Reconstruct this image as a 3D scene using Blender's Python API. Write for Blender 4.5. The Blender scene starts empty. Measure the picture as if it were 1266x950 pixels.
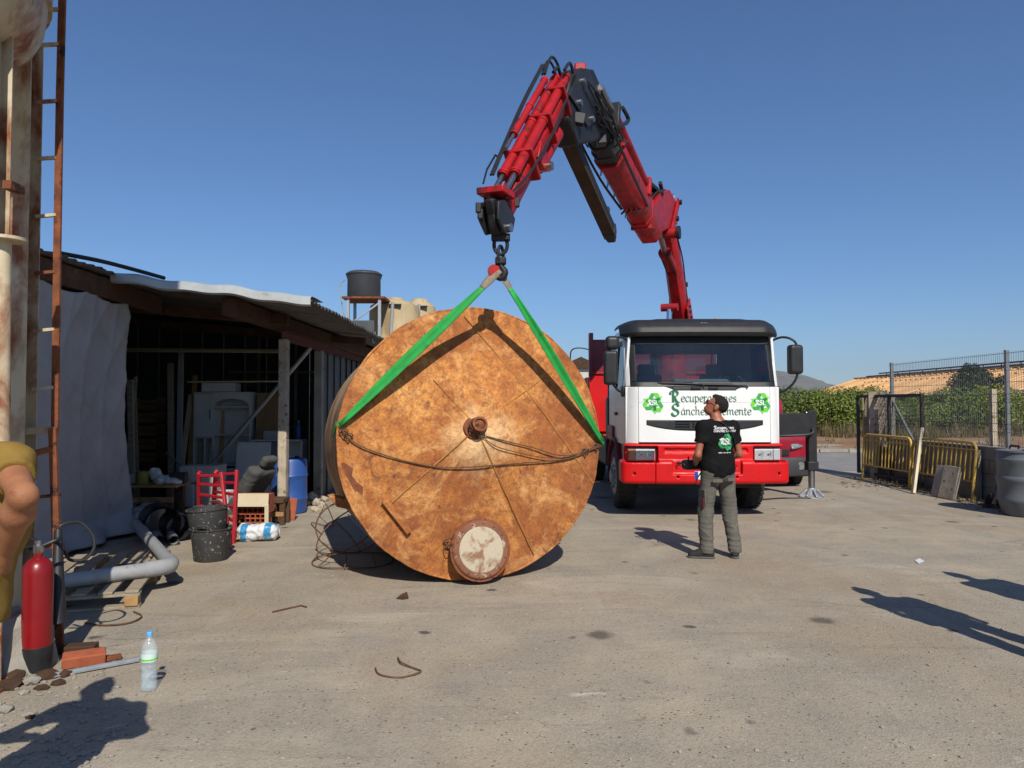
import bpy, bmesh, math, random
import numpy as np
from mathutils import Vector as V, Matrix, Euler
from mathutils.bvhtree import BVHTree

# ------------------------------------------------------------------ camera, sky, sun, exposure
SC = bpy.context.scene
COL = SC.collection
F, HZ, CAMH = 900.0, 500.0, 1.65            # focal length in photo pixels, horizon row, eye height
PITCH = math.atan((HZ - 475.0) / F)
cam_d = bpy.data.cameras.new('camera'); cam = bpy.data.objects.new('camera', cam_d); COL.objects.link(cam)
cam_d.sensor_width = 36.0; cam_d.lens = 36.0 * F / 1266.0
cam_d.clip_start = 0.05; cam_d.clip_end = 20000
cam.location = (0, 0, CAMH); cam.rotation_euler = (math.radians(90) + PITCH, 0, 0)
SC.camera = cam

SUN_AZ = math.radians(14.5)                  # the sun stands behind the camera, a little to the right
SUN_EL = math.radians(41.5)
sdir = V((math.sin(SUN_AZ) * math.cos(SUN_EL), -math.cos(SUN_AZ) * math.cos(SUN_EL), math.sin(SUN_EL)))
W = bpy.data.worlds.new('World'); SC.world = W; W.use_nodes = True
nt = W.node_tree; nt.nodes.clear()
sky = nt.nodes.new('ShaderNodeTexSky'); sky.sky_type = 'NISHITA'; sky.sun_disc = False
sky.sun_elevation = SUN_EL; sky.sun_rotation = math.pi - SUN_AZ
sky.altitude = 50; sky.air_density = 1.0; sky.dust_density = 0.3; sky.ozone_density = 10.0
bg = nt.nodes.new('ShaderNodeBackground'); bg.inputs[1].default_value = 0.098
wo = nt.nodes.new('ShaderNodeOutputWorld')
nt.links.new(sky.outputs[0], bg.inputs[0]); nt.links.new(bg.outputs[0], wo.inputs[0])
sun_d = bpy.data.lights.new('sun', 'SUN'); sun_d.energy = 5.0; sun_d.angle = math.radians(0.53); sun_d.color = (1.0, 0.93, 0.82)
sun = bpy.data.objects.new('sun', sun_d); COL.objects.link(sun)
sun.rotation_euler = sdir.to_track_quat('Z', 'Y').to_euler(); sun.location = (20, -60, 60)
SC.view_settings.view_transform = 'Standard'; SC.view_settings.look = 'None'
SC.view_settings.exposure = 0.10; SC.view_settings.gamma = 1.0; SC.view_settings.use_curve_mapping = False
SC.render.engine = 'CYCLES'
SC.cycles.use_denoising = True
SC.cycles.max_bounces = 8; SC.cycles.transparent_max_bounces = 24; SC.cycles.volume_bounces = 0
SC.cycles.caustics_reflective = False; SC.cycles.caustics_refractive = False
SC.cycles.sample_clamp_indirect = 6.0

R = math.radians
rnd = random.Random(7)
Z = V((0, 0, 1)); X = V((1, 0, 0)); Y = V((0, 1, 0))

def at(px, py, d):
    """the point at depth d (metres along the ground) that stands on the line of sight of photo pixel px,py"""
    a, b = (px - 633.0) / F, (475.0 - py) / F
    y = math.cos(PITCH) - b * math.sin(PITCH); z = math.sin(PITCH) + b * math.cos(PITCH)
    return V((a * d / y, d, CAMH + z * d / y))
def gr(px, py, z=0.0):
    a, b = (px - 633.0) / F, (475.0 - py) / F
    y = math.cos(PITCH) - b * math.sin(PITCH); zz = math.sin(PITCH) + b * math.cos(PITCH)
    s = (z - CAMH) / zz
    return V((a * s, y * s, z))

# ------------------------------------------------------------------ tagging
def tag(o, label=None, cat=None, group=None, kind=None):
    if label: o['label'] = label
    if cat: o['category'] = cat
    if group: o['group'] = group
    if kind: o['kind'] = kind
    return o
def top(name, label, cat, loc=(0, 0, 0), group=None):
    o = bpy.data.objects.new(name, None); COL.objects.link(o); o.location = loc; o.empty_display_size = 0.1
    return tag(o, label, cat, group)
def wloc(o):
    p = V((0, 0, 0))
    while o is not None: p = p + o.location; o = o.parent
    return p
def kids(o): return [c for c in bpy.data.objects if c.parent == o]
def dup(o, parent=None, loc=None, rotz=None):
    c = o.copy(); COL.objects.link(c); c.parent = parent
    if loc is not None: c.location = loc
    if rotz is not None: c.rotation_euler = (0, 0, rotz)
    for k in kids(o): dup(k, c)
    return c

# ------------------------------------------------------------------ materials
MATS = {}
def lin(c):
    if isinstance(c, str):
        c = [int(c[i:i + 2], 16) / 255 for i in (0, 2, 4)]
        c = [x / 12.92 if x <= .04045 else ((x + .055) / 1.055) ** 2.4 for x in c]
    return (c[0], c[1], c[2], 1.0)
class NT:
    def __init__(s, m): s.t = m.node_tree; s.b = s.t.nodes.get('Principled BSDF'); s._co = None
    def n(s, kind, **kw):
        x = s.t.nodes.new('ShaderNode' + kind)
        for k, v in kw.items(): setattr(x, k, v)
        return x
    def l(s, a, b): s.t.links.new(a, b)
    def co(s):
        if s._co is None: s._co = s.n('TexCoord').outputs['Object']
        return s._co
    def mapped(s, scale):
        m = s.n('Mapping'); m.inputs['Scale'].default_value = scale; s.l(s.co(), m.inputs[0]); return m.outputs[0]
    def noise(s, scale, detail=4, rough=.55, vec=None, dist=0):
        x = s.n('TexNoise'); x.inputs['Scale'].default_value = scale; x.inputs['Detail'].default_value = detail
        x.inputs['Roughness'].default_value = rough; x.inputs['Distortion'].default_value = dist
        s.l(vec if vec is not None else s.co(), x.inputs['Vector']); return x.outputs['Fac']
    def ramp(s, fac, stops):
        r = s.n('ValToRGB'); e = r.color_ramp.elements
        while len(e) < len(stops): e.new(0.5)
        for el, (p, c) in zip(e, stops): el.position = p; el.color = lin(c) if not isinstance(c, (int, float)) else (c, c, c, 1)
        s.l(fac, r.inputs[0]); return r.outputs[0]
    def mix(s, fac, a, b, mode='MIX'):
        x = s.n('MixRGB', blend_type=mode)
        for i, v in ((0, fac), (1, a), (2, b)):
            if hasattr(v, 'is_output'): s.l(v, x.inputs[i])
            elif i == 0: x.inputs[0].default_value = v
            else: x.inputs[i].default_value = lin(v)
        return x.outputs[0]
    def bump(s, h, strength=.3, dist=.01):
        x = s.n('Bump'); x.inputs['Strength'].default_value = strength; x.inputs['Distance'].default_value = dist
        s.l(h, x.inputs['Height']); s.l(x.outputs[0], s.b.inputs['Normal'])
def newmat(name):
    m = bpy.data.materials.new(name); m.use_nodes = True; MATS[name] = m
    return m, NT(m)
def pm(name, c, c2=None, scale=6, rough=.6, metal=0.0, var=.25, spots=None, spot_scale=4, spot_cut=.58, spot_w=.08, bump=0, bscale=40, rvar=.12, spec=.5, coat=0, stretch=None):
    """painted or plain surface: two tones by noise, optional worn spots of another colour, fine relief"""
    if name in MATS: return MATS[name]
    m, t = newmat(name); c = lin(c)
    c2 = lin(c2) if c2 is not None else tuple(x * (1 - var) for x in c[:3]) + (1,)
    vec = t.mapped(stretch) if stretch else t.co()
    f = t.noise(scale, 5, .6, vec)
    col = t.mix(t.ramp(f, [(.3, 0.0), (.7, 1.0)]), c, c2)
    if spots is not None:
        g = t.noise(spot_scale, 8, .65, vec, .3)
        col = t.mix(t.ramp(g, [(spot_cut, 0.0), (spot_cut + spot_w, 1.0)]), col, spots)
    t.l(col, t.b.inputs['Base Color'])
    rr = t.n('MapRange'); rr.inputs[3].default_value = max(.03, rough - rvar); rr.inputs[4].default_value = min(1, rough + rvar)
    t.l(t.noise(scale * 2.3, 4, .6, vec), rr.inputs[0]); t.l(rr.outputs[0], t.b.inputs['Roughness'])
    t.b.inputs['Metallic'].default_value = metal; t.b.inputs['Specular IOR Level'].default_value = spec
    t.b.inputs['Coat Weight'].default_value = coat; t.b.inputs['Coat Roughness'].default_value = .08
    if bump: t.bump(t.noise(bscale, 4, .6), bump, .01)
    return m
def leafmat(name, c1, c2, c3):
    m, t = newmat(name)
    g = t.n('NewGeometry'); col = t.ramp(g.outputs['Random Per Island'], [(0, c1), (.55, c2), (1, c3)])
    oi = t.n('ObjectInfo'); col = t.mix(1.0, col, t.ramp(oi.outputs['Random'], [(0, (.55, .62, .55)), (.5, (.95, 1.0, .9)), (1, (1.25, 1.15, .8))]), 'MULTIPLY')
    t.l(col, t.b.inputs['Base Color']); t.b.inputs['Roughness'].default_value = .55
    tr = t.n('BsdfTranslucent'); t.l(col, tr.inputs[0]); ms = t.n('MixShader'); ms.inputs[0].default_value = .25
    out = t.t.nodes.get('Material Output'); t.l(t.b.outputs[0], ms.inputs[1]); t.l(tr.outputs[0], ms.inputs[2]); t.l(ms.outputs[0], out.inputs[0])
    return m
def glassmat(name, tint, ior=1.5, rough=.02, gain=1.0):
    m, t = newmat(name); t.t.nodes.remove(t.b)
    a = t.n('BsdfTransparent'); a.inputs[0].default_value = lin(tint)
    g = t.n('BsdfGlossy'); g.inputs['Roughness'].default_value = rough
    f = t.n('Fresnel'); f.inputs[0].default_value = ior
    x = t.n('MixShader'); mm = t.n('Math', operation='MULTIPLY'); mm.inputs[1].default_value = gain; mm.use_clamp = True
    t.l(f.outputs[0], mm.inputs[0]); t.l(mm.outputs[0], x.inputs[0]); t.l(a.outputs[0], x.inputs[1]); t.l(g.outputs[0], x.inputs[2])
    t.l(x.outputs[0], t.t.nodes.get('Material Output').inputs[0]); return m

# ------------------------------------------------------------------ mesh building
class MB:
    def __init__(s, M=None): s.v = []; s.f = []; s.M = M
    def add(s, vs, fs):
        b = len(s.v)
        s.v += [(s.M @ V(p)) if s.M is not None else V(p) for p in vs]
        s.f += [tuple(b + i for i in f) for f in fs]; return s
    def box(s, c, size, rot=None):
        c = V(c); h = [x / 2 for x in size]; rot = rot if rot is not None else Matrix.Identity(3)
        vs = [c + rot @ V((sx * h[0], sy * h[1], sz * h[2])) for sx in (-1, 1) for sy in (-1, 1) for sz in (-1, 1)]
        return s.add(vs, [(0, 1, 3, 2), (4, 6, 7, 5), (0, 4, 5, 1), (2, 3, 7, 6), (0, 2, 6, 4), (1, 5, 7, 3)])
    def bx(s, x0, x1, y0, y1, z0, z1): return s.box(((x0 + x1) / 2, (y0 + y1) / 2, (z0 + z1) / 2), (abs(x1 - x0), abs(y1 - y0), abs(z1 - z0)))
    def beam(s, a, b, w, h, up=Z, w2=None, h2=None, poly=None):
        """bar from a to b, w wide, h high in the 'up' sense; poly: its own section (unit square -.5...5)"""
        a, b = V(a), V(b); d = (b - a).normalized(); r = d.cross(V(up))
        if r.length < 1e-4: r = d.cross(X)
        r.normalize(); u = r.cross(d).normalized()
        w2 = w if w2 is None else w2; h2 = h if h2 is None else h2
        poly = poly or [(-.5, -.5), (.5, -.5), (.5, .5), (-.5, .5)]; n = len(poly)
        vs = [a + r * (p[0] * w) + u * (p[1] * h) for p in poly] + [b + r * (p[0] * w2) + u * (p[1] * h2) for p in poly]
        return s.add(vs, [tuple(range(n - 1, -1, -1)), tuple(range(n, 2 * n))] + [(i, (i + 1) % n, n + (i + 1) % n, n + i) for i in range(n)])
    def tube(s, pts, r, n=8, closed=False, cap=True, flat=None):
        pts = [V(p) for p in pts]; m = len(pts); rs = r if isinstance(r, (list, tuple)) else [r] * m
        vs = []; prev = None
        for i, p in enumerate(pts):
            if closed: d = pts[(i + 1) % m] - pts[i - 1]
            else: d = pts[min(i + 1, m - 1)] - pts[max(i - 1, 0)]
            d = d.normalized() if d.length > 1e-9 else Z.copy()
            if prev is None:
                q = d.cross(Z) if abs(d.z) < .95 else d.cross(X)
            else: q = prev - d * prev.dot(d)
            q.normalize(); prev = q; w = d.cross(q)
            for k in range(n):
                t = 2 * math.pi * k / n
                vs.append(p + q * (math.cos(t) * rs[i]) + w * (math.sin(t) * rs[i] * (flat or 1)))
        fs = []
        for i in range(m if closed else m - 1):
            j = (i + 1) % m
            for k in range(n): fs.append((i * n + k, i * n + (k + 1) % n, j * n + (k + 1) % n, j * n + k))
        if cap and not closed: fs += [tuple(range(n - 1, -1, -1)), tuple(range((m - 1) * n, m * n))]
        return s.add(vs, fs)
    def cyl(s, a, b, r, r2=None, n=20): return s.tube([a, b], [r, r if r2 is None else r2], n)
    def lathe(s, prof, base=(0, 0, 0), axis=Z, n=24, close=True):
        base, axis = V(base), V(axis).normalized()
        q = axis.cross(Y) if abs(axis.y) < .9 else axis.cross(X)
        q.normalize(); w = axis.cross(q); vs = []
        for (r, h) in prof:
            for k in range(n):
                t = 2 * math.pi * k / n
                vs.append(base + axis * h + q * (r * math.cos(t)) + w * (r * math.sin(t)))
        m = len(prof); fs = []
        for i in range(m - 1):
            for k in range(n): fs.append((i * n + k, i * n + (k + 1) % n, (i + 1) * n + (k + 1) % n, (i + 1) * n + k))
        if close: fs += [tuple(range(n - 1, -1, -1)), tuple(range((m - 1) * n, m * n))]
        return s.add(vs, fs)
    def prism(s, poly, ext):
        poly = [V(p) for p in poly]; e = V(ext); n = len(poly)
        return s.add(poly + [p + e for p in poly], [tuple(range(n - 1, -1, -1)), tuple(range(n, 2 * n))] + [(i, (i + 1) % n, n + (i + 1) % n, n + i) for i in range(n)])
    def grid(s, fn, nu, nv, thick=None):
        """sheet fn(a,b), a,b in 0..1; thick: vector or function for a back face"""
        vs = [V(fn(i / nu, j / nv)) for i in range(nu + 1) for j in range(nv + 1)]
        ix = lambda i, j: i * (nv + 1) + j
        fs = [(ix(i, j), ix(i + 1, j), ix(i + 1, j + 1), ix(i, j + 1)) for i in range(nu) for j in range(nv)]
        if thick is not None:
            N = len(vs); tv = (lambda i, j: V(thick(i / nu, j / nv))) if callable(thick) else (lambda i, j: V(thick))
            vs += [vs[ix(i, j)] + tv(i, j) for i in range(nu + 1) for j in range(nv + 1)]
            fs += [(N + f[3], N + f[2], N + f[1], N + f[0]) for f in fs[:nu * nv]]
            for i in range(nu):
                for j, q in ((0, 1), (nv, 0)):
                    e = (ix(i, j), ix(i + 1, j)) if not q else (ix(i + 1, j), ix(i, j))
                    fs.append((e[0], e[1], N + e[1], N + e[0]))
            for j in range(nv):
                for i, q in ((0, 0), (nu, 1)):
                    e = (ix(i, j), ix(i, j + 1)) if not q else (ix(i, j + 1), ix(i, j))
                    fs.append((e[0], e[1], N + e[1], N + e[0]))
        return s.add(vs, fs)
    def obj(s, name, mat, parent=None, bevel=0, smooth=40, fixn=True, seg=2, origin=None):
        if parent is not None: org = wloc(parent)
        elif origin is not None: org = V(origin)
        else:
            xs = [p.x for p in s.v]; ys = [p.y for p in s.v]; zs = [p.z for p in s.v]
            org = V(((min(xs) + max(xs)) / 2, (min(ys) + max(ys)) / 2, min(zs)))
        me = bpy.data.meshes.new(name); me.from_pydata([tuple(p - org) for p in s.v], [], s.f)
        if fixn:
            bm = bmesh.new(); bm.from_mesh(me); bmesh.ops.recalc_face_normals(bm, faces=bm.faces); bm.to_mesh(me); bm.free()
        return link(name, me, mat, parent, org, bevel, smooth, seg)
def link(name, me, mat, parent, org, bevel=0, smooth=40, seg=2):
    if isinstance(mat, str): mat = MATS[mat]
    me.materials.append(mat)
    if smooth:
        me.polygons.foreach_set('use_smooth', [True] * len(me.polygons))
        if smooth < 180: me.set_sharp_from_angle(angle=R(smooth))
    o = bpy.data.objects.new(name, me); COL.objects.link(o)
    if parent is not None: o.parent = parent
    else: o.location = org
    if bevel:
        b = o.modifiers.new('bevel', 'BEVEL'); b.width = bevel; b.segments = seg; b.limit_method = 'ANGLE'; b.angle_limit = R(35); b.harden_normals = False
    return o
def arc(c, r, a0, a1, n, ax=X, ay=Z): return [V(c) + V(ax) * (r * math.cos(a0 + (a1 - a0) * i / n)) + V(ay) * (r * math.sin(a0 + (a1 - a0) * i / n)) for i in range(n + 1)]
def spline(pts, k=6):
    pts = [V(p) for p in pts]; out = []
    for i in range(len(pts) - 1):
        p0, p1, p2, p3 = pts[max(i - 1, 0)], pts[i], pts[i + 1], pts[min(i + 2, len(pts) - 1)]
        for j in range(k):
            t = j / k
            out.append(.5 * ((2 * p1) + (p2 - p0) * t + (2 * p0 - 5 * p1 + 4 * p2 - p3) * t * t + (3 * p1 - p0 - 3 * p2 + p3) * t ** 3))
    return out + [pts[-1]]

# ------------------------------------------------------------------ implicit surfaces (bodies, cloth, soft things)
def snets(f, lo, hi, h):
    lo = np.array(lo, float); n = np.ceil((np.array(hi, float) - lo) / h).astype(int) + 1
    ax = [(lo[i] + h * np.arange(n[i])).astype(np.float32) for i in range(3)]
    P = np.stack(np.meshgrid(*ax, indexing='ij'), -1); D = f(P); I = D < 0
    s = [slice(0, -1), slice(1, None)]; cnt = np.zeros(n - 1, np.float32); acc = np.zeros(tuple(n - 1) + (3,), np.float32)
    for a in range(3):
        b, c = (a + 1) % 3, (a + 2) % 3
        for ob in (0, 1):
            for oc in (0, 1):
                k0 = [None] * 3; k0[a], k0[b], k0[c] = s[0], s[ob], s[oc]; k1 = list(k0); k1[a] = s[1]
                d0, d1 = D[tuple(k0)], D[tuple(k1)]; x = (d0 < 0) != (d1 < 0)
                t = np.where(x, d0 / np.where(x, d0 - d1, 1), 0); cnt += x
                acc[..., a] += t * x; acc[..., b] += ob * x; acc[..., c] += oc * x
    act = cnt > 0; idx = -np.ones(n - 1, int); idx[act] = np.arange(act.sum())
    g = np.argwhere(act); vs = lo + h * (g + acc[act] / cnt[act][:, None]); fs = []
    for a in range(3):
        b, c = (a + 1) % 3, (a + 2) % 3
        k0 = [None] * 3; k0[a] = s[0]; k0[b] = slice(1, -1); k0[c] = slice(1, -1); k1 = list(k0); k1[a] = s[1]
        i0, i1 = I[tuple(k0)], I[tuple(k1)]
        for flip, m in ((0, i0 & ~i1), (1, ~i0 & i1)):
            q = np.argwhere(m)
            if not len(q): continue
            q[:, b] += 1; q[:, c] += 1
            def ix(db, dc):
                r = q.copy(); r[:, b] -= db; r[:, c] -= dc; return idx[r[:, 0], r[:, 1], r[:, 2]]
            quad = np.stack([ix(1, 1), ix(0, 1), ix(0, 0), ix(1, 0)], 1)
            fs.append(quad[:, ::-1] if flip else quad)
    return vs, np.concatenate(fs)
def sdf_obj(name, f, lo, hi, h, mat, parent=None, M=None):
    vs, fs = snets(f, lo, hi, h); vs = [V(p) for p in vs.tolist()]
    if M is not None: vs = [M @ p for p in vs]
    org = wloc(parent) if parent is not None else V(((min(p.x for p in vs) + max(p.x for p in vs)) / 2, (min(p.y for p in vs) + max(p.y for p in vs)) / 2, min(p.z for p in vs)))
    me = bpy.data.meshes.new(name); me.from_pydata([tuple(p - org) for p in vs], [], fs.tolist())
    return link(name, me, mat, parent, org, 0, 180)
A = lambda *p: np.array(p, np.float32)
def cap(P, a, b, ra, rb, sq=None):
    a, b = A(*a), A(*b); d = b - a; q = P - a
    t = np.clip((q @ d) / float(d @ d), 0, 1)[..., None]; q = q - t * d
    if sq is not None: q = q * A(*sq)
    return np.sqrt((q * q).sum(-1)) - (ra + (rb - ra) * t[..., 0])
def ell(P, c, r, M=None):
    q = P - A(*c)
    if M is not None: q = q @ np.array(M, np.float32)
    r = A(*r); k0 = np.sqrt(((q / r) ** 2).sum(-1)); k1 = np.sqrt(((q / (r * r)) ** 2).sum(-1))
    return k0 * (k0 - 1) / np.maximum(k1, 1e-6)
def rbox(P, c, hs, r, M=None):
    q = P - A(*c)
    if M is not None: q = q @ np.array(M, np.float32)
    q = np.abs(q) - (A(*hs) - r); return np.sqrt((np.maximum(q, 0) ** 2).sum(-1)) + np.minimum(q.max(-1), 0) - r
def smin(ds, k):
    r = ds[0]
    for d in ds[1:]:
        h = np.clip(.5 + .5 * (d - r) / k, 0, 1); r = d + (r - d) * h - k * h * (1 - h)
    return r
def wav(P, amp, freq, seed, n=5):
    g = np.random.RandomState(seed); o = 0
    for i in range(n):
        d = g.normal(size=3); d /= np.linalg.norm(d); o = o + np.sin((P @ A(*d)) * freq * (.6 + g.rand() * 1.2) + g.rand() * 6.3 + 1.5 * np.sin((P @ A(*g.normal(size=3))) * freq * .35))
    return amp * o / n ** .5

# ------------------------------------------------------------------ shared materials
pm('cream_paint', 'c9bda2', 'ad9d7c', 3, .55, spots='7c4119', spot_scale=3.6, spot_cut=.47, spot_w=.16, bump=.25, bscale=25, stretch=(1, 1, .45))
pm('rust_iron', '5e3320', '8a4f2c', 9, .85, spots='33190f', spot_scale=7, spot_cut=.55, bump=.4, bscale=60)
pm('rust_wire', '4a3322', '6d4a30', 20, .8)
pm('red_paint', (.60, .006, .008), (.47, .006, .008), 3, .40, spots=(.22, .012, .012), spot_scale=9, spot_cut=.64, spot_w=.08, spec=.35)
pm('red_worn', (.38, .010, .013), (.26, .009, .012), 5, .46, spots=(.07, .014, .014), spot_scale=8, spot_cut=.57, spot_w=.12, bump=.05)
pm('dark_red', (.20, .008, .02), (.15, .008, .016), 4, .45, spots=(.07, .01, .012), spot_scale=6, spot_cut=.62)
pm('black_paint', (.008, .0085, .010), (.018, .018, .020), 6, .55, spots=(.05, .047, .044), spot_scale=12, spot_cut=.64, spec=.35)
pm('black_plastic', (.013, .0135, .015), (.022, .023, .025), 8, .48, rvar=.08, spec=.4)
pm('rubber', (.018, .018, .019), (.035, .033, .031), 12, .85)
pm('steel', (.45, .45, .46), (.32, .32, .33), 14, .35, 1.0)
pm('chrome', (.75, .76, .78), (.65, .66, .68), 10, .12, 1.0, rvar=.04)
pm('galvanised', (.42, .44, .46), (.30, .32, .34), 10, .5, .6)
pm('white_paint', (.74, .75, .75), (.67, .68, .67), 1.6, .32, coat=.3, rvar=.06, spots=(.56, .54, .48), spot_scale=3.5, spot_cut=.60, spot_w=.2)
pm('old_white', (.50, .51, .50), (.42, .42, .40), 4, .6, spots=(.25, .2, .15), spot_scale=7, spot_cut=.66)
pm('grey_wood', 'a0947f', '7b705f', 4, .85, bump=.4, bscale=30, stretch=(1, 9, 9))
pm('raw_wood', 'b08d5e', '8f6c42', 5, .8, bump=.3, bscale=30, stretch=(1, 1, 1))
pm('dark_wood', '4a3120', '30200f', 4, .85, bump=.35, bscale=30)
pm('pale_board', 'cbbfa4', 'b5a788', 3, .7)
pm('concrete', '9b968b', '7f7a70', 3, .9, spots='5f5a52', spot_scale=5, spot_cut=.6, bump=.5, bscale=45)
pm('whitewash', 'b9ae9b', '9a8d78', 6, .9, spots='5c5042', spot_scale=11, spot_cut=.57, bump=.5, bscale=70)
pm('brick_red', 'a55a3c', '8a4529', 9, .9, bump=.4, bscale=60)
pm('blue_plastic', (.025, .09, .32), (.02, .06, .22), 3, .45, spots=(.2, .25, .35), spot_scale=5, spot_cut=.68)
pm('wall_grey', '4c5154', '3c4043', 3, .6, spots='5b4a3d', spot_scale=4, spot_cut=.66)
pm('pvc_grey', '9b9d9c', '84868a', 4, .45, spots='6b675f', spot_scale=6, spot_cut=.64)
pm('crane_red', (.44, .007, .009), (.24, .007, .009), 5, .48, spots=(.035, .012, .012), spot_scale=7, spot_cut=.53, spot_w=.14, bump=.08, spec=.35)
pm('skin', '9a5f44', '87503a', 14, .5, rvar=.06)
pm('skin_pale', 'a3714f', '8a5a40', 9, .6, rvar=.06, spec=.25, spots='7d4a34', spot_scale=22, spot_cut=.60, spot_w=.12, bump=.25, bscale=120)
# ------------------------------------------------------------------ ground, road, verge, hills
def ground_mat():
    m, t = newmat('yard_ground')
    big = t.noise(.33, 5, .55, dist=.6); mid = t.noise(1.6, 7, .62, dist=.4); fine = t.noise(26, 4, .7)
    col = t.ramp(big, [(.30, '92846d'), (.5, '9f937e'), (.7, 'a8997f')])
    col = t.mix(t.ramp(mid, [(.35, 0.0), (.66, .75)]), col, '7c756a')
    brown = t.noise(.55, 5, .6, t.mapped((1, .8, 1)), .5)
    col = t.mix(t.ramp(brown, [(.50, 0.0), (.70, .65)]), col, '8b7253')
    dust = t.noise(.8, 8, .68, t.mapped((.6, 1.5, 1)), .8)
    col = t.mix(t.ramp(dust, [(.54, 0.0), (.70, .7)]), col, 'b5ab98')
    trk = t.noise(1.0, 5, .6, t.mapped((1.6, .12, 1)), .25); col = t.mix(t.ramp(trk, [(.56, 0.0), (.66, .35)]), col, 'a79f90'); col = t.mix(t.ramp(trk, [(.30, .35), (.40, 0.0)]), col, '6e675c')
    sm = t.noise(.9, 9, .75, t.mapped((.5, 1.1, 1)), 1.4); col = t.mix(t.ramp(sm, [(.64, 0.0), (.70, .75)]), col, 'cbc3b3')
    streak = t.noise(2.4, 6, .7, t.mapped((.35, 2.2, 1)), .6)
    col = t.mix(t.ramp(streak, [(.57, 0.0), (.70, .5)]), col, '6b6256')
    # aggregate showing through the worn surface
    v = t.n('TexVoronoi'); v.inputs['Scale'].default_value = 95; t.l(t.co(), v.inputs['Vector'])
    hsv = t.n('SeparateColor'); t.l(v.outputs['Color'], hsv.inputs[0])
    col = t.mix(.30, col, t.ramp(hsv.outputs[0], [(0, (.15, .135, .115)), (.3, (.29, .27, .235)), (.8, (.36, .335, .29)), (1, (.44, .41, .37))]))
    grit = t.n('TexVoronoi'); grit.inputs['Scale'].default_value = 38; t.l(t.co(), grit.inputs['Vector'])
    hs2 = t.n('SeparateColor'); t.l(grit.outputs['Color'], hs2.inputs[0])
    gm = t.n('Math', operation='MULTIPLY'); t.l(t.ramp(hs2.outputs[1], [(.80, 0.0), (.84, 1.0)]), gm.inputs[0]); t.l(t.ramp(grit.outputs['Distance'], [(.22, 1.0), (.34, 0.0)]), gm.inputs[1])
    col = t.mix(gm.outputs[0], col, t.ramp(hs2.outputs[2], [(0, (.11, .095, .08)), (.9, (.20, .18, .15)), (1, (.45, .42, .38))]))
    # oil drips
    for sc, cut, c in ((2.1, .12, (.07, .06, .05)), (1.1, .13, (.10, .085, .07)), (.45, .10, (.12, .10, .085))):
        o = t.n('TexVoronoi'); o.inputs['Scale'].default_value = sc; o.inputs['Randomness'].default_value = 1
        w = t.n('VectorMath', operation='ADD'); nz = t.n('TexNoise'); nz.inputs['Scale'].default_value = 7
        sm = t.n('VectorMath', operation='SCALE'); sm.inputs['Scale'].default_value = .10
        t.l(t.co(), nz.inputs['Vector']); t.l(nz.outputs['Color'], sm.inputs[0]); t.l(t.co(), w.inputs[0]); t.l(sm.outputs[0], w.inputs[1]); t.l(w.outputs[0], o.inputs['Vector'])
        pick = t.n('SeparateColor'); t.l(o.outputs['Color'], pick.inputs[0])
        mu = t.n('Math', operation='MULTIPLY'); t.l(t.ramp(o.outputs['Distance'], [(cut * .5, .9), (cut, 0.0)]), mu.inputs[0]); t.l(t.ramp(pick.outputs[0], [(.38, 0.0), (.5, 1.0)]), mu.inputs[1])
        col = t.mix(mu.outputs[0], col, c)
    # hairline cracks
    cr = t.n('TexVoronoi'); cr.feature = 'DISTANCE_TO_EDGE'; cr.inputs['Scale'].default_value = .42
    w = t.n('VectorMath', operation='ADD'); nz = t.n('TexNoise'); nz.inputs['Scale'].default_value = 1.3; nz.inputs['Detail'].default_value = 8
    t.l(t.co(), nz.inputs['Vector']); t.l(t.co(), w.inputs[0]); t.l(nz.outputs['Color'], w.inputs[1]); t.l(w.outputs[0], cr.inputs['Vector'])
    cm = t.n('Math', operation='MULTIPLY'); t.l(t.ramp(cr.outputs['Distance'], [(.0, .55), (.006, 0.0)]), cm.inputs[0]); t.l(t.ramp(t.noise(.5, 2), [(.5, 0.0), (.6, 1.0)]), cm.inputs[1])
    col = t.mix(cm.outputs[0], col, (.11, .095, .08))
    t.l(col, t.b.inputs['Base Color']); t.b.inputs['Roughness'].default_value = .93; t.b.inputs['Specular IOR Level'].default_value = .25
    ad = t.n('Math', operation='ADD'); t.l(fine, ad.inputs[0]); t.l(v.outputs['Distance'], ad.inputs[1]); t.bump(ad.outputs[0], .30, .008)
ground_mat()
pm('road_asphalt', '84817d', '73716e', 1.4, .95, spots='96928b', spot_scale=.7, spot_cut=.55, spot_w=.2, bump=.3, bscale=60)
pm('dirt', '8a6a4c', '745539', .8, .95, spots='9c8262', spot_scale=.5, spot_cut=.52, spot_w=.2, bump=.6, bscale=12)
pm('hill_scrub', (.085, .082, .062), (.16, .14, .105), .006, .95, spots=(.05, .06, .038), spot_scale=.02, spot_cut=.5, spot_w=.15)

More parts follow.
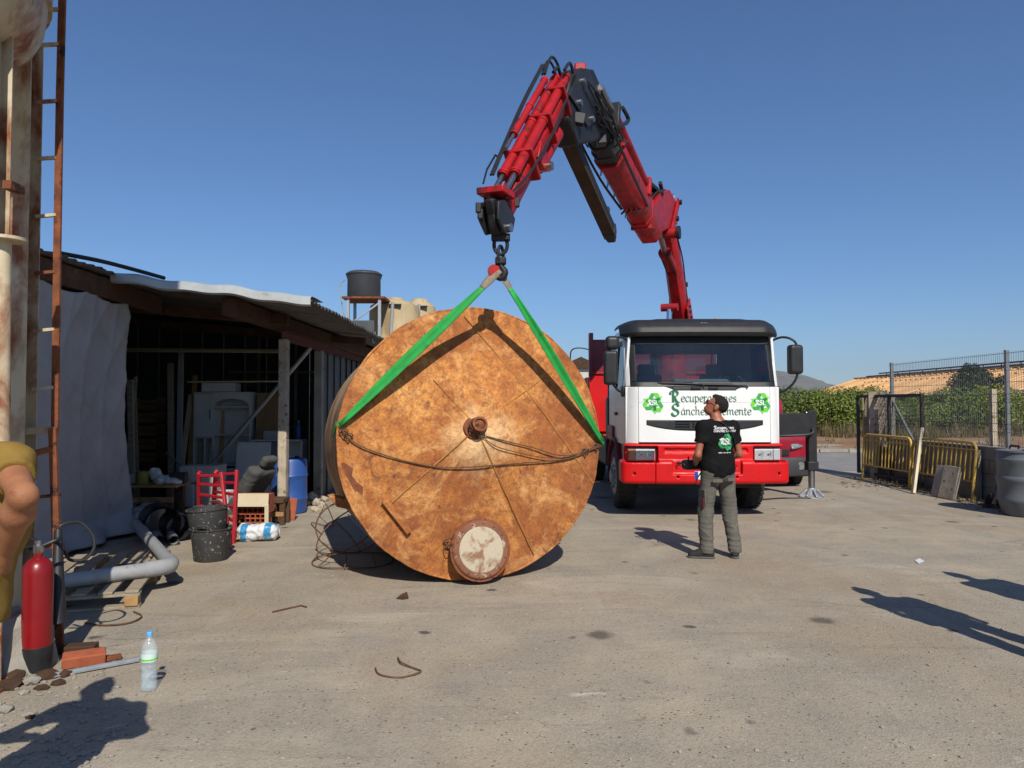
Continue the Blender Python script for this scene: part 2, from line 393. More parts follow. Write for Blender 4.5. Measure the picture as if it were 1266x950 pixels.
m = MB()
ys = [-400, -60, -20, -6, 0, 6, 14, 24, 40, 80, 200, 600, 1500, 3900]; xs = [-3900, -900, -200, -40, -12, 0, 12, 40, 200, 900, 3900]
m.add([(x, y, 0) for y in ys for x in xs], [(j * len(xs) + i, j * len(xs) + i + 1, (j + 1) * len(xs) + i + 1, (j + 1) * len(xs) + i) for j in range(len(ys) - 1) for i in range(len(xs) - 1)])
tag(m.obj('ground', 'yard_ground', smooth=0, origin=(0, 0, 0)), kind='structure')
m = MB().add([(-80, 18.6, .004), (5, 18.2, .004), (120, 16.8, .004), (120, 23.4, .004), (5, 24.9, .004), (-80, 25.4, .004)], [(0, 1, 2, 3, 4, 5)])
tag(m.obj('road', 'road_asphalt', smooth=0, origin=(0, 0, 0)), kind='structure')
def dirt_z(x, y): return .05 + .05 * math.sin(x * .7 + y * .3) + .04 * math.sin(x * 1.9 - y * 1.1) + .03 * math.sin(y * 2.3)
m = MB().grid(lambda a, b: (-120 + 300 * a, 25.4 + (b ** 2) * 300, (dirt_z(-120 + 300 * a, 25 + 300 * b * b) if b > .02 else -.02)), 220, 60)
tag(m.obj('dirt_verge', 'dirt', smooth=180, origin=(0, 0, 0)), kind='structure')
m = MB().grid(lambda a, b: (8.75 + 30 * a, -2 + 19.5 * b, (dirt_z(40 * a, 30 * b) + .02 if 0 < a < 1 and 0 < b < 1 else -.02)), 60, 50)
tag(m.obj('dirt_lot', 'dirt', smooth=180, origin=(0, 0, 0)), kind='structure')
kb = top('kerb', None, None, (20, 25.0, 0)); tag(kb, kind='structure')
for i in range(40):
    x = 4 + i * 1.0
    MB().box((x, 25.05 - (x - 5) * .0132 + rnd.uniform(-.02, .02), .06), (.975, .15, .12 + rnd.uniform(-.01, .02))).obj('kerb_stone', 'concrete', kb, .015)

prof = [(560, 476), (640, 470), (690, 458), (712, 452), (760, 446), (830, 444), (900, 449), (950, 456), (985, 461), (1005, 466), (1020, 473), (1045, 478), (1075, 476), (1110, 482), (1200, 488), (1400, 492)]
def ridge(px):
    if px <= prof[0][0]: return 480 + 8 * math.sin(px * .02)
    for (a, ya), (b, yb) in zip(prof, prof[1:]):
        if a <= px <= b: return ya + (yb - ya) * (px - a) / (b - a)
    return 492
def hill(a, b):
    px = -900 + 3400 * a; d = 2300 + 1500 * b; x = (px - 633) / F * 3000
    h = (500 - ridge(px)) / F * 3000; k = max(0, 1 - abs(b - .47) / .47) ** .8
    nz = 9 * math.sin(x * .011 + d * .007) * math.sin(d * .013) + 6 * math.sin(x * .031 - d * .017) + 4 * math.sin(x * .07 + d * .05)
    gul = 10 * abs(math.sin(x * .02 + 2 * math.sin(d * .004)))
    return (x * (d / 3000) ** .3, d, -3 + k * (h + 3) + (nz - gul) * min(1, k * 1.3) * (0 if k > .97 else .8))
m = MB().grid(hill, 340, 36)
tag(m.obj('hills', 'hill_scrub', smooth=180, origin=(0, 0, 0)), kind='structure')

# ------------------------------------------------------------------ orchard, trees, dry weeds
leafmat('citrus_leaf', (.06, .10, .012), (.14, .185, .022), (.27, .29, .045))
leafmat('dark_leaf', (.012, .028, .012), (.025, .05, .02), (.05, .075, .03))
leafmat('weed_leaf', (.15, .10, .045), (.26, .18, .08), (.10, .10, .035))
pm('bark', '5d4a38', '40311f', 8, .95, bump=.6, bscale=20)
def crown_mb(center, lobes, n, size, seed, m=None, inner=.55):
    r = random.Random(seed); m = m or MB(); center = V(center)
    tot = sum(l[1] ** 2 for l in lobes)
    for (off, rad) in lobes:
        off = V(off)
        for _ in range(int(n * rad * rad / tot)):
            d = V((r.gauss(0, 1), r.gauss(0, 1), r.gauss(0, 1))).normalized()
            if d.z < -.75: continue
            q = rad * (inner + (1 - inner) * r.random() ** .5) * (1 + .12 * math.sin(d.x * 7 + seed) * math.sin(d.z * 6 + d.y * 5))
            p = center + off + d * q
            nrm = (d + V((r.gauss(0, .6), r.gauss(0, .6), r.gauss(.25, .6)))).normalized()
            t = nrm.cross(V((r.gauss(0, 1), r.gauss(0, 1), r.gauss(0, 1)))).normalized(); b = nrm.cross(t)
            s = size * r.uniform(.6, 1.3)
            m.add([p - t * s, p - b * s * .42 - nrm * s * .1, p + t * s, p + b * s * .42 - nrm * s * .1], [(0, 1, 2), (0, 2, 3)])
    return m
def tree(name, label, loc, h, w, seed, leaf, n, size, group=None, lobes=None, trunk_h=.3):
    r = random.Random(seed); t = top(name, label, 'tree', loc, group); loc = V(loc)
    tm = MB(); tm.tube(spline([loc + V((0, 0, -.05)), loc + V((.05 * w, .03, h * trunk_h)), loc + V((-.04 * w, 0, h * .62))], 5), [.09 * h / 2.6 * (1 - .06 * i) for i in range(11)], 8)
    if lobes is None:
        lobes = [((0, 0, h * .55), w * .42)]
        for i in range(11):
            a = i * 2.4 + r.random(); q = r.uniform(.22, .42) * w
            lobes.append(((q * math.cos(a), q * math.sin(a), h * r.uniform(.22, .80)), w * r.uniform(.16, .29)))
    for off, rad in lobes[1:7]:
        tm.tube([loc + V((0, 0, h * .35)), loc + V(off) * .6 + V((0, 0, h * .18)), loc + V(off)], [.035, .025, .01], 5)
    tm.obj('trunk', 'bark', t)
    crown_mb(loc, lobes, n, size, seed).obj('crown', leaf, t, smooth=0, fixn=False)
    return t
protos = []
for k in range(4):
    protos.append(tree('citrus_tree', 'low round green citrus tree in the orchard row across the road', (12.5 + k * 2.3, 39 + (k % 2) * .5, 0), 2.15 + .15 * k, 3.1, 50 + k, 'citrus_leaf', 6500, .085, 'citrus orchard beyond the road'))
for i in range(4, 15):
    p = protos[(i * 3) % 4]
    c = dup(p, None, (12.5 + i * 2.25 + rnd.uniform(-.4, .4), 39.2 + rnd.uniform(-.6, .8) - .1 * i, 0), i * 1.3); s_ = rnd.uniform(.78, 1.12); c.scale = (s_, s_, s_ * rnd.uniform(.9, 1.1))
for i in range(9):
    p = protos[(i * 5 + 1) % 4]
    dup(p, None, (15.5 + i * 3.0 + rnd.uniform(-.5, .5), 43.5 + rnd.uniform(-.7, .7), 0), i * 2.1 + .5)
tree('citrus_tree', 'taller bright green citrus tree rising above the orchard beside the tiled barn', (17.6, 42.0, 0), 2.75, 2.4, 90, 'citrus_leaf', 5200, .085)
tree('evergreen_tree', 'dark round evergreen tree in front of the long tiled roof', (25.6, 40.5, 0), 3.95, 3.0, 71, 'dark_leaf', 9000, .075,
     lobes=[((0, 0, 2.9), .85), ((-.75, 0, 2.75), .6), ((.75, .1, 2.6), .65), ((1.35, 0, 2.75), .42), ((-.2, -.2, 3.35), .6), ((.2, .2, 2.2), .8), ((-.6, .1, 2.1), .6), ((1.7, .05, 3.0), .28), ((.75, 0, 3.15), .4)])
m = MB(); r = random.Random(5)
def weed(m, x, y, h, n, r):
    for _ in range(n):
        a = r.uniform(0, 6.28); t = V((math.cos(a), math.sin(a), 0)); ln = h * r.uniform(.5, 1.1); o = V((x + r.gauss(0, .14), y + r.gauss(0, .14), 0)); w = .012 + .01 * h
        s = V((-t.y, t.x, 0)) * w; tip = o + t * ln * r.uniform(.1, .6) + Z * ln
        m.add([o - s, o + s, tip], [(0, 1, 2)])
for i in range(520):
    x = r.uniform(11, 40); weed(m, x, 36.2 + r.gauss(0, .8) - .03 * x, r.uniform(.3, 1.0), 13, r)
for i in range(160): weed(m, r.uniform(9.5, 30), r.uniform(25.8, 33), r.uniform(.1, .35), 8, r)
for i in range(60): weed(m, r.uniform(8.8, 9.6), r.uniform(8, 17), r.uniform(.15, .5), 9, r)
tag(m.obj('dry_weeds', 'weed_leaf', smooth=0, fixn=False, origin=(20, 36, 0)), 'dry brown weeds along the foot of the orchard', 'weeds', kind='stuff')

# ------------------------------------------------------------------ long tiled barn behind the orchard
m_, t_ = newmat('roof_tile')
wv = t_.n('TexWave'); wv.bands_direction = 'Y'; wv.inputs['Scale'].default_value = 1.1; wv.inputs['Distortion'].default_value = .4; t_.l(t_.co(), wv.inputs['Vector'])
c_ = t_.mix(t_.ramp(wv.outputs['Fac'], [(.2, .0), (.8, 1.0)]), 'c39a69', 'dab483')
c_ = t_.mix(t_.ramp(t_.noise(.35, 6, .6), [(.45, 0.0), (.7, .5)]), c_, 'b98d5c'); t_.l(c_, t_.b.inputs['Base Color']); t_.b.inputs['Roughness'].default_value = .9
pm('barn_wall', 'a79c8a', '8f8576', .5, .9, spots='6d6458', spot_scale=.4, spot_cut=.55)
b = top('barn', 'long low barn with an orange tiled roof beyond the orchard', 'barn', (53, 86, 0))
MB().bx(44.9, 61, 60, 111.2, 0, 2.6).obj('wall', 'barn_wall', b)
rf = MB()
rf.prism([(44, 59.2, 2.45), (53, 59.2, 5.35), (53, 112, 5.35), (44, 112, 2.45)], (0, 0, .18)).prism([(62, 59.2, 2.45), (62, 112, 2.45), (53.01, 112, 5.35), (53.01, 59.2, 5.35)], (0, 0, .18))
rf = rf.obj('roof', 'roof_tile', b, smooth=0)
MB().bx(45, 52.9, 59.9, 60.0, 2.6, 2.7).prism([(45, 60.01, 2.6), (61, 60.01, 2.6), (53, 60.01, 5.25)], (0, .2, 0)).obj('gable', 'barn_wall', b)
for k in range(8): MB().bx(44.86, 44.95, 64 + 6 * k, 66.4 + 6 * k, .9, 2.0).obj('window', 'black_paint', b)
for k in range(44):
    y = 59.8 + 1.2 * k; MB().beam((43.98, y, 2.64), (52.95, y, 5.54), .26, .14).obj('tile_row', 'roof_tile', rf)
MB().beam((53, 59.1, 5.60), (53, 112.1, 5.60), .7, .22).obj('ridge_cap', 'roof_tile', rf); MB().beam((43.95, 59.1, 2.44), (43.95, 112.1, 2.44), .1, .26).obj('eave_shade_fascia', 'black_paint', rf)  # black fascia strip at the eave: the shade under the roof edge put in as colour
for k, (dx, dz) in enumerate(((-.5, .55), (-2.3, .1))):
    MB().cyl((53 + dx, 59.5, 5.5 + dz), (53 + dx, 104, 5.5 + dz), .09, n=8).obj('rail', 'black_paint', rf)
for k in range(15): MB().cyl((52.5, 60 + 3 * k, 5.2), (52.5, 60 + 3 * k, 6.05), .05, n=6).obj('rail_post', 'black_paint', rf)

# far sheds left of the truck
b = top('white_shed', 'small white walled shed with dark roof seen past the truck bed', 'shed', (6.3, 70, 0))
MB().bx(4.4, 8.9, 70, 75, 0, 5.1).obj('wall', 'old_white', b)
MB().prism([(4.2, 69.6, 5.1), (9.1, 69.6, 5.1), (6.6, 69.6, 6.2)], (0, 6, 0)).obj('roof', 'dark_wood', b)
MB().tube(spline([(5.6, 69.7, 5.4), (5.7, 69.5, 6.8), (6.8, 69.5, 7.0), (7.9, 69.5, 6.5), (8.3, 69.6, 5.4)], 6), .07, 6).obj('vent_pipe', 'black_paint', b)
MB().bx(5.5, 6.6, 69.93, 69.99, 2.2, 3.6).obj('window', 'black_paint', b)
# water tanks on the roof behind the shed
pm('tank_cream', 'b8a684', 'a08d69', 1.4, .8, spots='8a7656', spot_scale=1.5, spot_cut=.56, stretch=(1, 1, .3))
pm('tank_black', (.035, .038, .045), (.05, .052, .058), 3, .55)
D = 24.0
def wp(px, py, d=D): return at(px, py, d)
c1 = wp(486, 440); rr = (515 - 458) / 2 / F * D
for (px, d, top_y, wpx, lab, cat) in ((488, 24.6, 375, 31, 'tall cream plastic water tank beside the black tank stand', 'water tank'), (519, 26.5, 376, 20, 'smaller cream water tank with a grey outlet pipe behind the rusty drum', 'water tank')):
    p = at(px, top_y, d); rad = wpx / F * d; t = top('water_tank', lab, cat, (p.x, d, 0))
    MB().lathe([(rad, 0), (rad, 1.2), (rad * 1.012, 1.22), (rad * 1.012, 1.3), (rad, 1.32), (rad, 2.7), (rad * 1.012, 2.72), (rad * 1.012, 2.8), (rad, 2.82), (rad, p.z - .35), (rad * .96, p.z - .12), (rad * .7, p.z), (.3, p.z + .1), (.28, p.z + .16), (.05, p.z + .18)], (p.x, d, 0), n=40).obj('shell', 'tank_cream', t, smooth=30)
    MB().tube([(p.x + rad * .1, d - rad - .07, p.z - .1), (p.x + rad * .05, d - rad - .1, p.z - .9), (p.x - .1 * rad, d - rad - .1, .5), (p.x - .1 * rad, d - rad - .08, 0)], .055, 8).obj('outlet_pipe', 'pvc_grey', t)
    MB().box((p.x + .15, d - rad - .02, p.z - .18), (.4, .12, .06)).obj('bracket', 'black_paint', t)
t = top('tank_stand', 'tall steel stand that carries the black water tank', 'stand', (wp(452, 380).x, D - .4, 0))
p = wp(450, 371, D - .5); sx = 34 / F * D
MB().box((p.x + .1, D - .5, p.z), (1.35, 1.2, .07)).obj('platform', 'rust_iron', t)
for dx in (-.5, .5):
    for dy in (-.5, .5): MB().beam((p.x + .1 + dx, D - .5 + dy, 0), (p.x + .1 + dx, D - .5 + dy, p.z - .03), .09, .09).obj('leg', 'galvanised', t)
MB().beam((p.x - .4, D - 1.03, p.z - .9), (p.x + .62, D - 1.03, p.z - .15), .05, .05).obj('brace', 'galvanised', t)
q = wp(450, 371, D - .5); rad = 20 / F * D
tk = top('black_water_tank', 'small black open-topped water tank on the steel stand', 'water tank', (q.x, D - .5, q.z + .035))
MB().lathe([(rad * .93, 0), (rad, .05), (rad * .99, .62), (rad * 1.04, .68), (rad * 1.05, .74), (rad * .97, .74), (rad * .95, .68)], (q.x, D - .5, q.z + .035), n=36).obj('shell', 'tank_black', tk)
MB().lathe([(rad * 1.08, .742), (rad * 1.10, .77), (rad * 1.08, .80), (rad * .9, .86), (.05, .88)], (q.x, D - .5, q.z + .035), n=36).obj('lid', 'tank_black', tk)
MB().tube(spline([(q.x - rad * .98, D - .9, q.z + .6), (q.x - rad * 1.3, D - .9, q.z + .4), (q.x - rad * 1.2, D - .9, q.z - .1), (q.x - rad * .9, D - .95, q.z - .9), (q.x - rad * .9, D - .95, q.z - 2.2)], 6), .022, 6).obj('hose', 'pvc_grey', tk)

# ------------------------------------------------------------------ the air
m, t = newmat('haze_air'); t.t.nodes.remove(t.b); vp = t.n('VolumePrincipled'); vp.inputs['Color'].default_value = (.80, .88, 1.0, 1); vp.inputs['Density'].default_value = .00013; vp.inputs['Anisotropy'].default_value = .25
t.l(vp.outputs[0], t.t.nodes.get('Material Output').inputs['Volume'])
tag(MB().bx(-4000, 4000, -450, 3950, -1.2, 222).obj('haze', m, smooth=0), kind='stuff')
# ------------------------------------------------------------------ the rusty tank
def rust_mat():
    m, t = newmat('tank_rust')
    a = t.noise(1.15, 6, .6, dist=.5); b = t.noise(5.5, 8, .68, dist=.3); c = t.noise(38, 5, .75)
    col = t.ramp(a, [(.30, (.20, .065, .022)), (.42, (.40, .14, .036)), (.53, (.60, .25, .06)), (.72, (.72, .36, .11))])
    col = t.mix(t.ramp(b, [(.38, .0), (.66, .8)]), col, (.27, .085, .028))
    col = t.mix(t.ramp(t.noise(3.1, 9, .7, dist=.6), [(.56, 0.0), (.72, .75)]), col, (.80, .47, .18))
    col = t.mix(t.ramp(c, [(.44, .0), (.70, .6)]), col, (.20, .06, .022))
    col = t.mix(t.ramp(t.noise(16, 6, .72, dist=.4), [(.50, .0), (.66, .7)]), col, (.16, .052, .024))
    col = t.mix(t.ramp(t.noise(55, 4, .75), [(.58, .0), (.74, .45)]), col, (.70, .36, .13))
    col = t.mix(t.ramp(t.noise(2.0, 7, .6, dist=1.0), [(.66, 0.0), (.72, .75)]), col, (.36, .21, .035))
    col = t.mix(t.ramp(t.noise(1.7, 9, .72, t.mapped((1.3, 1.3, 1.0)), .7), [(.62, 0.0), (.68, .75)]), col, (.10, .04, .028))
    # run marks and worn metal that fan out from the hub
    sp = t.n('SeparateXYZ'); t.l(t.co(), sp.inputs[0]); dz = t.n('Math', operation='SUBTRACT'); dz.inputs[1].default_value = 1.33; t.l(sp.outputs[2], dz.inputs[0])
    dx = t.n('Math', operation='SUBTRACT'); dx.inputs[1].default_value = .05; t.l(sp.outputs[0], dx.inputs[0])
    cv = t.n('CombineXYZ'); t.l(dx.outputs[0], cv.inputs[0]); t.l(dz.outputs[0], cv.inputs[1]); ln = t.n('VectorMath', operation='LENGTH'); t.l(cv.outputs[0], ln.inputs[0])
    nm = t.n('VectorMath', operation='NORMALIZE'); t.l(cv.outputs[0], nm.inputs[0]); s2 = t.n('VectorMath', operation='SCALE'); s2.inputs['Scale'].default_value = 1.1; t.l(nm.outputs[0], s2.inputs[0])
    c3 = t.n('CombineXYZ'); t.l(ln.outputs['Value'], c3.inputs[2]); ad2 = t.n('VectorMath', operation='ADD'); t.l(s2.outputs[0], ad2.inputs[0]); t.l(c3.outputs[0], ad2.inputs[1])
    fan = t.noise(2.0, 8, .75, ad2.outputs[0], .9)
    col = t.mix(t.ramp(fan, [(.52, 0.0), (.72, .62)]), col, (.82, .48, .18)); col = t.mix(t.ramp(fan, [(.30, .5), (.44, 0.0)]), col, (.22, .072, .03))
    worn = t.n('Math', operation='ADD'); t.l(ln.outputs['Value'], worn.inputs[0]); wn = t.n('Math', operation='MULTIPLY'); wn.inputs[1].default_value = .9; t.l(t.noise(3.2, 7, .7, dist=.5), wn.inputs[0]); t.l(wn.outputs[0], worn.inputs[1])
    col = t.mix(t.ramp(worn.outputs[0], [(.46, .75), (.84, 0.0)]), col, (.88, .62, .32))
    col = t.mix(t.ramp(t.noise(22, 7, .75, dist=.5), [(.48, .0), (.66, .65)]), col, (.20, .065, .028))
    col = t.mix(t.ramp(t.noise(2.6, 9, .75, dist=.8), [(.60, 0.0), (.66, .8)]), col, (.10, .038, .026))
    t.l(col, t.b.inputs['Base Color']); t.b.inputs['Roughness'].default_value = .88; t.b.inputs['Specular IOR Level'].default_value = .3
    ad = t.n('Math', operation='ADD'); t.l(c, ad.inputs[0]); t.l(b, ad.inputs[1]); t.bump(ad.outputs[0], .5, .012)
    # flank: paler worn paint over rust
    m, t = newmat('tank_flank'); col = t.ramp(t.noise(3.2, 8, .68, t.mapped((1, 1, .6)), .4), [(.35, (.16, .065, .03)), (.5, (.36, .21, .10)), (.62, (.44, .34, .22)), (.75, (.2, .08, .035))])
    t.l(col, t.b.inputs['Base Color']); t.b.inputs['Roughness'].default_value = .85; t.bump(t.noise(30, 5, .7), .4, .01)
    m, t = newmat('manhole_paint'); col = t.mix(t.ramp(t.noise(5.5, 8, .68, dist=.5), [(.50, 0.0), (.60, .9)]), (.42, .36, .26), (.20, .085, .04))
    t.l(col, t.b.inputs['Base Color']); t.b.inputs['Roughness'].default_value = .75; t.bump(t.noise(30, 5, .7), .3, .01)
rust_mat()
pm('manhole_rim', (.14, .055, .03), (.22, .09, .045), 6, .8, spots=(.40, .33, .24), spot_scale=8, spot_cut=.58, spot_w=.06, bump=.3, bscale=40)
pm('weld_dark', (.30, .115, .032), (.40, .20, .045), 5, .85, bump=.5, bscale=80)
TY, TT, TR, TL, TH = R(18.5), R(3), 1.278, 2.0, .30
tn = V((math.sin(TY) * math.cos(TT), -math.cos(TY) * math.cos(TT), math.sin(TT))); tr_ = tn.cross(Z).normalized()
if tr_.x < 0: tr_ = -tr_
tu = tn.cross(tr_).normalized()
if tu.z < 0: tu = -tu
tc = V((-.345, 6.92, 1.291))
def face(a, b, off=0.0):
    rho = min(1.0, math.hypot(a, b) / TR); return tc + tr_ * a + tu * b + tn * (TH * (1 - rho) * (1 - .15 * rho) + off)
def facepx(px, py):
    a = b = 0.0; o = V((0, 0, CAMH)); d = at(px, py, 1.0) - o
    h = TH * .5
    for _ in range(12):
        s = (tc + tn * h - o).dot(tn) / d.dot(tn); p = o + d * s - tc; a, b = p.dot(tr_), p.dot(tu)
        rho = min(1, math.hypot(a, b) / TR); h = TH * (1 - rho) * (1 - .15 * rho)
    return a, b
tank = top('storage_tank', 'huge rusty steel tank lying on its side held by green slings', 'tank', (tc.x, tc.y, 0))
rg = random.Random(3)
# end plates: the shallow cone is welded from plates; cut by the seams seen on it
nr, na = 26, 168
m = MB(); vs = []; fs = []
for i in range(nr + 1):
    for k in range(na):
        rho = i / nr * TR; th = 2 * math.pi * k / na
        a_, b_ = rho * math.cos(th), rho * math.sin(th)
        dent = .010 * math.sin(a_ * 3.1 + 1) * math.sin(b_ * 2.6 + .4) + .005 * math.sin(a_ * 7 + b_ * 5) + .012 * math.cos(th * 6) * (rho / TR) * (1 - rho / TR)
        vs.append(face(a_, b_, dent * (1 if i < nr else 0)))
for i in range(nr):
    for k in range(na):
        fs.append((i * na + k, i * na + (k + 1) % na, (i + 1) * na + (k + 1) % na, (i + 1) * na + k))
m.add(vs, fs).obj('end_plate', 'tank_rust', tank, smooth=180)
m = MB(); prof_ = [(TR, 0.0), (TR + .004, -.012), (TR * .995, -.03), (TR * .99, -.35), (TR * .985, -.36), (TR * .985, -.9), (TR * .98, -TL), (TR * .6, -TL - .12), (.01, -TL - .2)]
m.lathe(prof_, tc, tn, 120, False).obj('shell', 'tank_flank', tank, smooth=35)
m = MB(); rj = [.004 + .004 * math.sin(k * .9) * math.sin(k * .23) + rg.uniform(-.002, .002) for k in range(120)]; ring = [face((TR + rj[k]) * math.cos(2 * math.pi * k / 120), (TR + rj[k]) * math.sin(2 * math.pi * k / 120), -.008 + rg.uniform(-.004, .003) + .008 * math.sin(k * .37) * math.sin(k * .11)) for k in range(120)]
m.tube(ring, .012, 6, True).obj('rim', 'tank_rust', tank, smooth=180)
def seam(p, q, w, name='weld_seam', n=14, mat='weld_dark'):
    a, b = facepx(*p), facepx(*q); m = MB()
    n = 40; dx, dy = b[0] - a[0], b[1] - a[1]; L_ = math.hypot(dx, dy); nx, ny = -dy / L_, dx / L_; vs = []
    for i in range(n + 1):
        t = i / n; ww = w * .75 * rg.uniform(.7, 1.3); hh = .0025 + rg.uniform(0, .002); j = rg.uniform(-.0015, .0015)
        for q, zz in ((-1.3, -.012), (-.5, hh), (.5, hh), (1.3, -.012)): vs.append(face(a[0] + dx * t + nx * (q * ww + j), a[1] + dy * t + ny * (q * ww + j), zz + .010))
    m.add(vs, [(4 * i + k, 4 * i + k + 1, 4 * i + k + 5, 4 * i + k + 4) for i in range(n) for k in range(3)]).obj(name, mat, tank, smooth=180)
for p, q, w in (((574, 391), (733, 598), .011), ((590, 536), (660, 686), .010), ((582, 536), (466, 638), .008), ((594, 524), (668, 470), .006), ((584, 522), (536, 470), .005)): seam(p, q, w)
# centre nozzle
a, b = facepx(588, 531); c0 = face(a, b, -.06); ax_ = (tn + tr_ * .05 + tu * .25).normalized()
nz_ = MB().lathe([(.12, 0), (.11, .06), (.075, .065), (.064, .07), (.062, .17), (.070, .175), (.070, .192), (.05, .194), (.046, .13)], c0, ax_, 28).obj('nozzle', 'rust_iron', tank)
MB().lathe([(.049, .17), (.04, .178), (.02, .186), (.001, .188)], c0, ax_, 20).obj('plug', 'rust_iron', nz_)
q_ = ax_.cross(Z).normalized(); w_ = ax_.cross(q_)
for k in range(3):
    o_ = c0 + ax_ * (.08 + .035 * k); MB().tube([o_ + (q_ * math.cos(t) + w_ * math.sin(t)) * (.078 + .01 * math.sin(3 * t + k)) + ax_ * .018 * math.sin(t * 2 + k) for t in [2 * math.pi * i / 24 for i in range(24)]], .0055, 6, True).obj('wire_turn', 'rust_wire', nz_)
# manhole
a, b = facepx(590, 681); c0 = face(a, b, -.12); mx = (tn + tu * .10).normalized()
mh = MB().lathe([(.262, 0), (.262, .20), (.285, .205), (.287, .235), (.262, .238), (.235, .24)], c0, mx, 44).obj('manhole', 'rust_iron', tank, smooth=30)
MB().lathe([(.258, .236), (.262, .25), (.25, .262), (.21, .264)], c0, mx, 44).obj('manhole_ring', 'manhole_rim', mh, smooth=30)
MB().lathe([(.209, .255), (.209, .266), (.20, .272), (.1, .278), (.001, .28)], c0, mx, 44).obj('manhole_cover', 'manhole_paint', mh, smooth=30)
q_ = mx.cross(Z).normalized(); w_ = mx.cross(q_)
for k in range(14):
    t = 2 * math.pi * k / 14 + .1
    MB().lathe([(.010, 0), (.010, .010), (.006, .013), (.006, .016)], c0 + mx * .255 + (q_ * math.cos(t) + w_ * math.sin(t)) * .238, mx, 6).obj('bolt', 'rust_iron', mh)
pts = [c0 + mx * .17 + (q_ * (.28 + .05 * math.sin(i * 1.7)) + w_ * (-.12 + .03 * math.sin(i * 2.3)) + mx * .03 * math.cos(i * 1.9)) + w_ * .012 * i for i in range(12)]
MB().tube(spline(pts, 3), .005, 5).obj('tie_wire', 'rust_wire', mh)
# angle-iron bracket, steel spur and patch at the lower left of the rim
a0, a1 = facepx(473, 617), facepx(505, 658)
P0, P1 = face(*a0, .0), face(*a1, .0)
MB().beam(P0 + tn * .015, P1 + tn * .015, .03, .075, tn).beam(P0 + tn * .05, P1 + tn * .05, .055, .012, tn).obj('bracket', 'tank_rust', tank, .004)
a0, a1 = facepx(420, 573), facepx(455, 640)
p0, p1 = V(a0), V(a1); m = MB(); pl_ = []
for i in range(9):
    q = p0 + (p1 - p0) * (i / 8); q = q.normalized() * min(q.length, TR - .02); q2 = q * (1 - (.05 + .02 * math.sin(i * 2)) * (1 if 0 < i < 8 else .4)); pl_.append((face(q.x, q.y, .006), face(q2.x, q2.y, .006)))
m.add([p for s in pl_ for p in s], [(2 * i, 2 * i + 1, 2 * i + 3, 2 * i + 2) for i in range(8)]).obj('paint_patch', 'rust_iron', tank)
sp = at(433, 622, 7.0); m = MB()
m.prism([at(404, 612, 7.1), at(416, 627, 7.05), at(437, 632, 7.0), at(445, 626, 7.0), at(440, 611, 7.0), at(424, 617, 7.05)], V((.02, .12, .0))).obj('lug', 'tank_rust', tank, .008)


# wire rope hung across the face
cable = top('wire_rope', 'thin dark wire rope hanging slack across the rusty tank face', 'rope', (tc.x, tc.y - .3, 0))
def on_face(pts, off=.022): return [face(*facepx(*p), off) for p in pts]
L0 = spline(on_face([(421, 531), (436, 546), (458, 557), (500, 570), (545, 578), (590, 577), (640, 573), (690, 569), (715, 563), (743, 549)]), 5)
MB().tube(L0, .0065, 6).obj('strand', 'rust_wire', cable)
MB().tube(spline(on_face([(596, 541), (612, 552), (640, 560), (672, 566), (700, 565), (728, 555), (745, 549)], .03), 5), .0045, 6).obj('strand', 'rust_wire', cable)
MB().tube(spline(on_face([(598, 539), (625, 546), (655, 553), (690, 563), (716, 560), (744, 551)], .03), 5), .006, 6).obj('strand', 'rust_wire', cable)
for px, py in ((424, 535), (430, 540), (722, 559), (736, 553)):
    c0 = face(*facepx(px, py), .03); MB().tube([c0 + tr_ * (.035 * math.cos(t) + .01 * math.sin(2 * t)) + tu * .03 * math.sin(t) + tn * .015 * math.sin(t * 3) for t in [2 * math.pi * i / 18 for i in range(18)]], .006, 5, True).obj('knot', 'rust_wire', cable)

# ------------------------------------------------------------------ slings and hook
pm('sling_green', (.016, .36, .06), (.012, .24, .04), 6, .7, bump=.4, bscale=140, rvar=.08, spots=(.03, .13, .035), spot_scale=9, spot_cut=.58, spot_w=.15)
pm('sling_sleeve', '8f8674', '766c5c', 14, .8, bump=.2, bscale=90)
HD = 6.55; apex = at(617, 339, HD)
def strap(m, a, b, w, side, sag, tw0, tw1, n=18, depth=V((0, 0, 0))):
    a, b = V(a), V(b); d = (b - a).normalized(); s0 = V(side).normalized(); s0 = (s0 - d * s0.dot(d)).normalized(); n0 = d.cross(s0); rows = []
    for i in range(n + 1):
        t = i / n; p = a.lerp(b, t) + V((0, 0, -sag * 4 * t * (1 - t))) + depth * math.sin(math.pi * t)
        th = tw0 + (tw1 - tw0) * t; s = s0 * math.cos(th) + n0 * math.sin(th); k = .5 + .5 * min(1, 3 * t * (1 - t) + .3); h = n0 * math.cos(th) - s0 * math.sin(th)
        rows.append([p + s * (w / 2 * q * k) + h * (.006 * (1 - q * q) * 2 + .003) for q in (-1, -.5, 0, .5, 1)] + [p + s * (w / 2 * q * k) - h * .003 for q in (1, .5, 0, -.5, -1)])
    N = 10
    m.add([p for r_ in rows for p in r_], [(i * N + k, i * N + (k + 1) % N, (i + 1) * N + (k + 1) % N, (i + 1) * N + k) for i in range(n) for k in range(N)] + [tuple(range(N)), tuple(range(n * N, n * N + N))])
lend, rend = face(*[x * 1.0 for x in facepx(421, 525)], .03), face(*facepx(744, 549), .03)
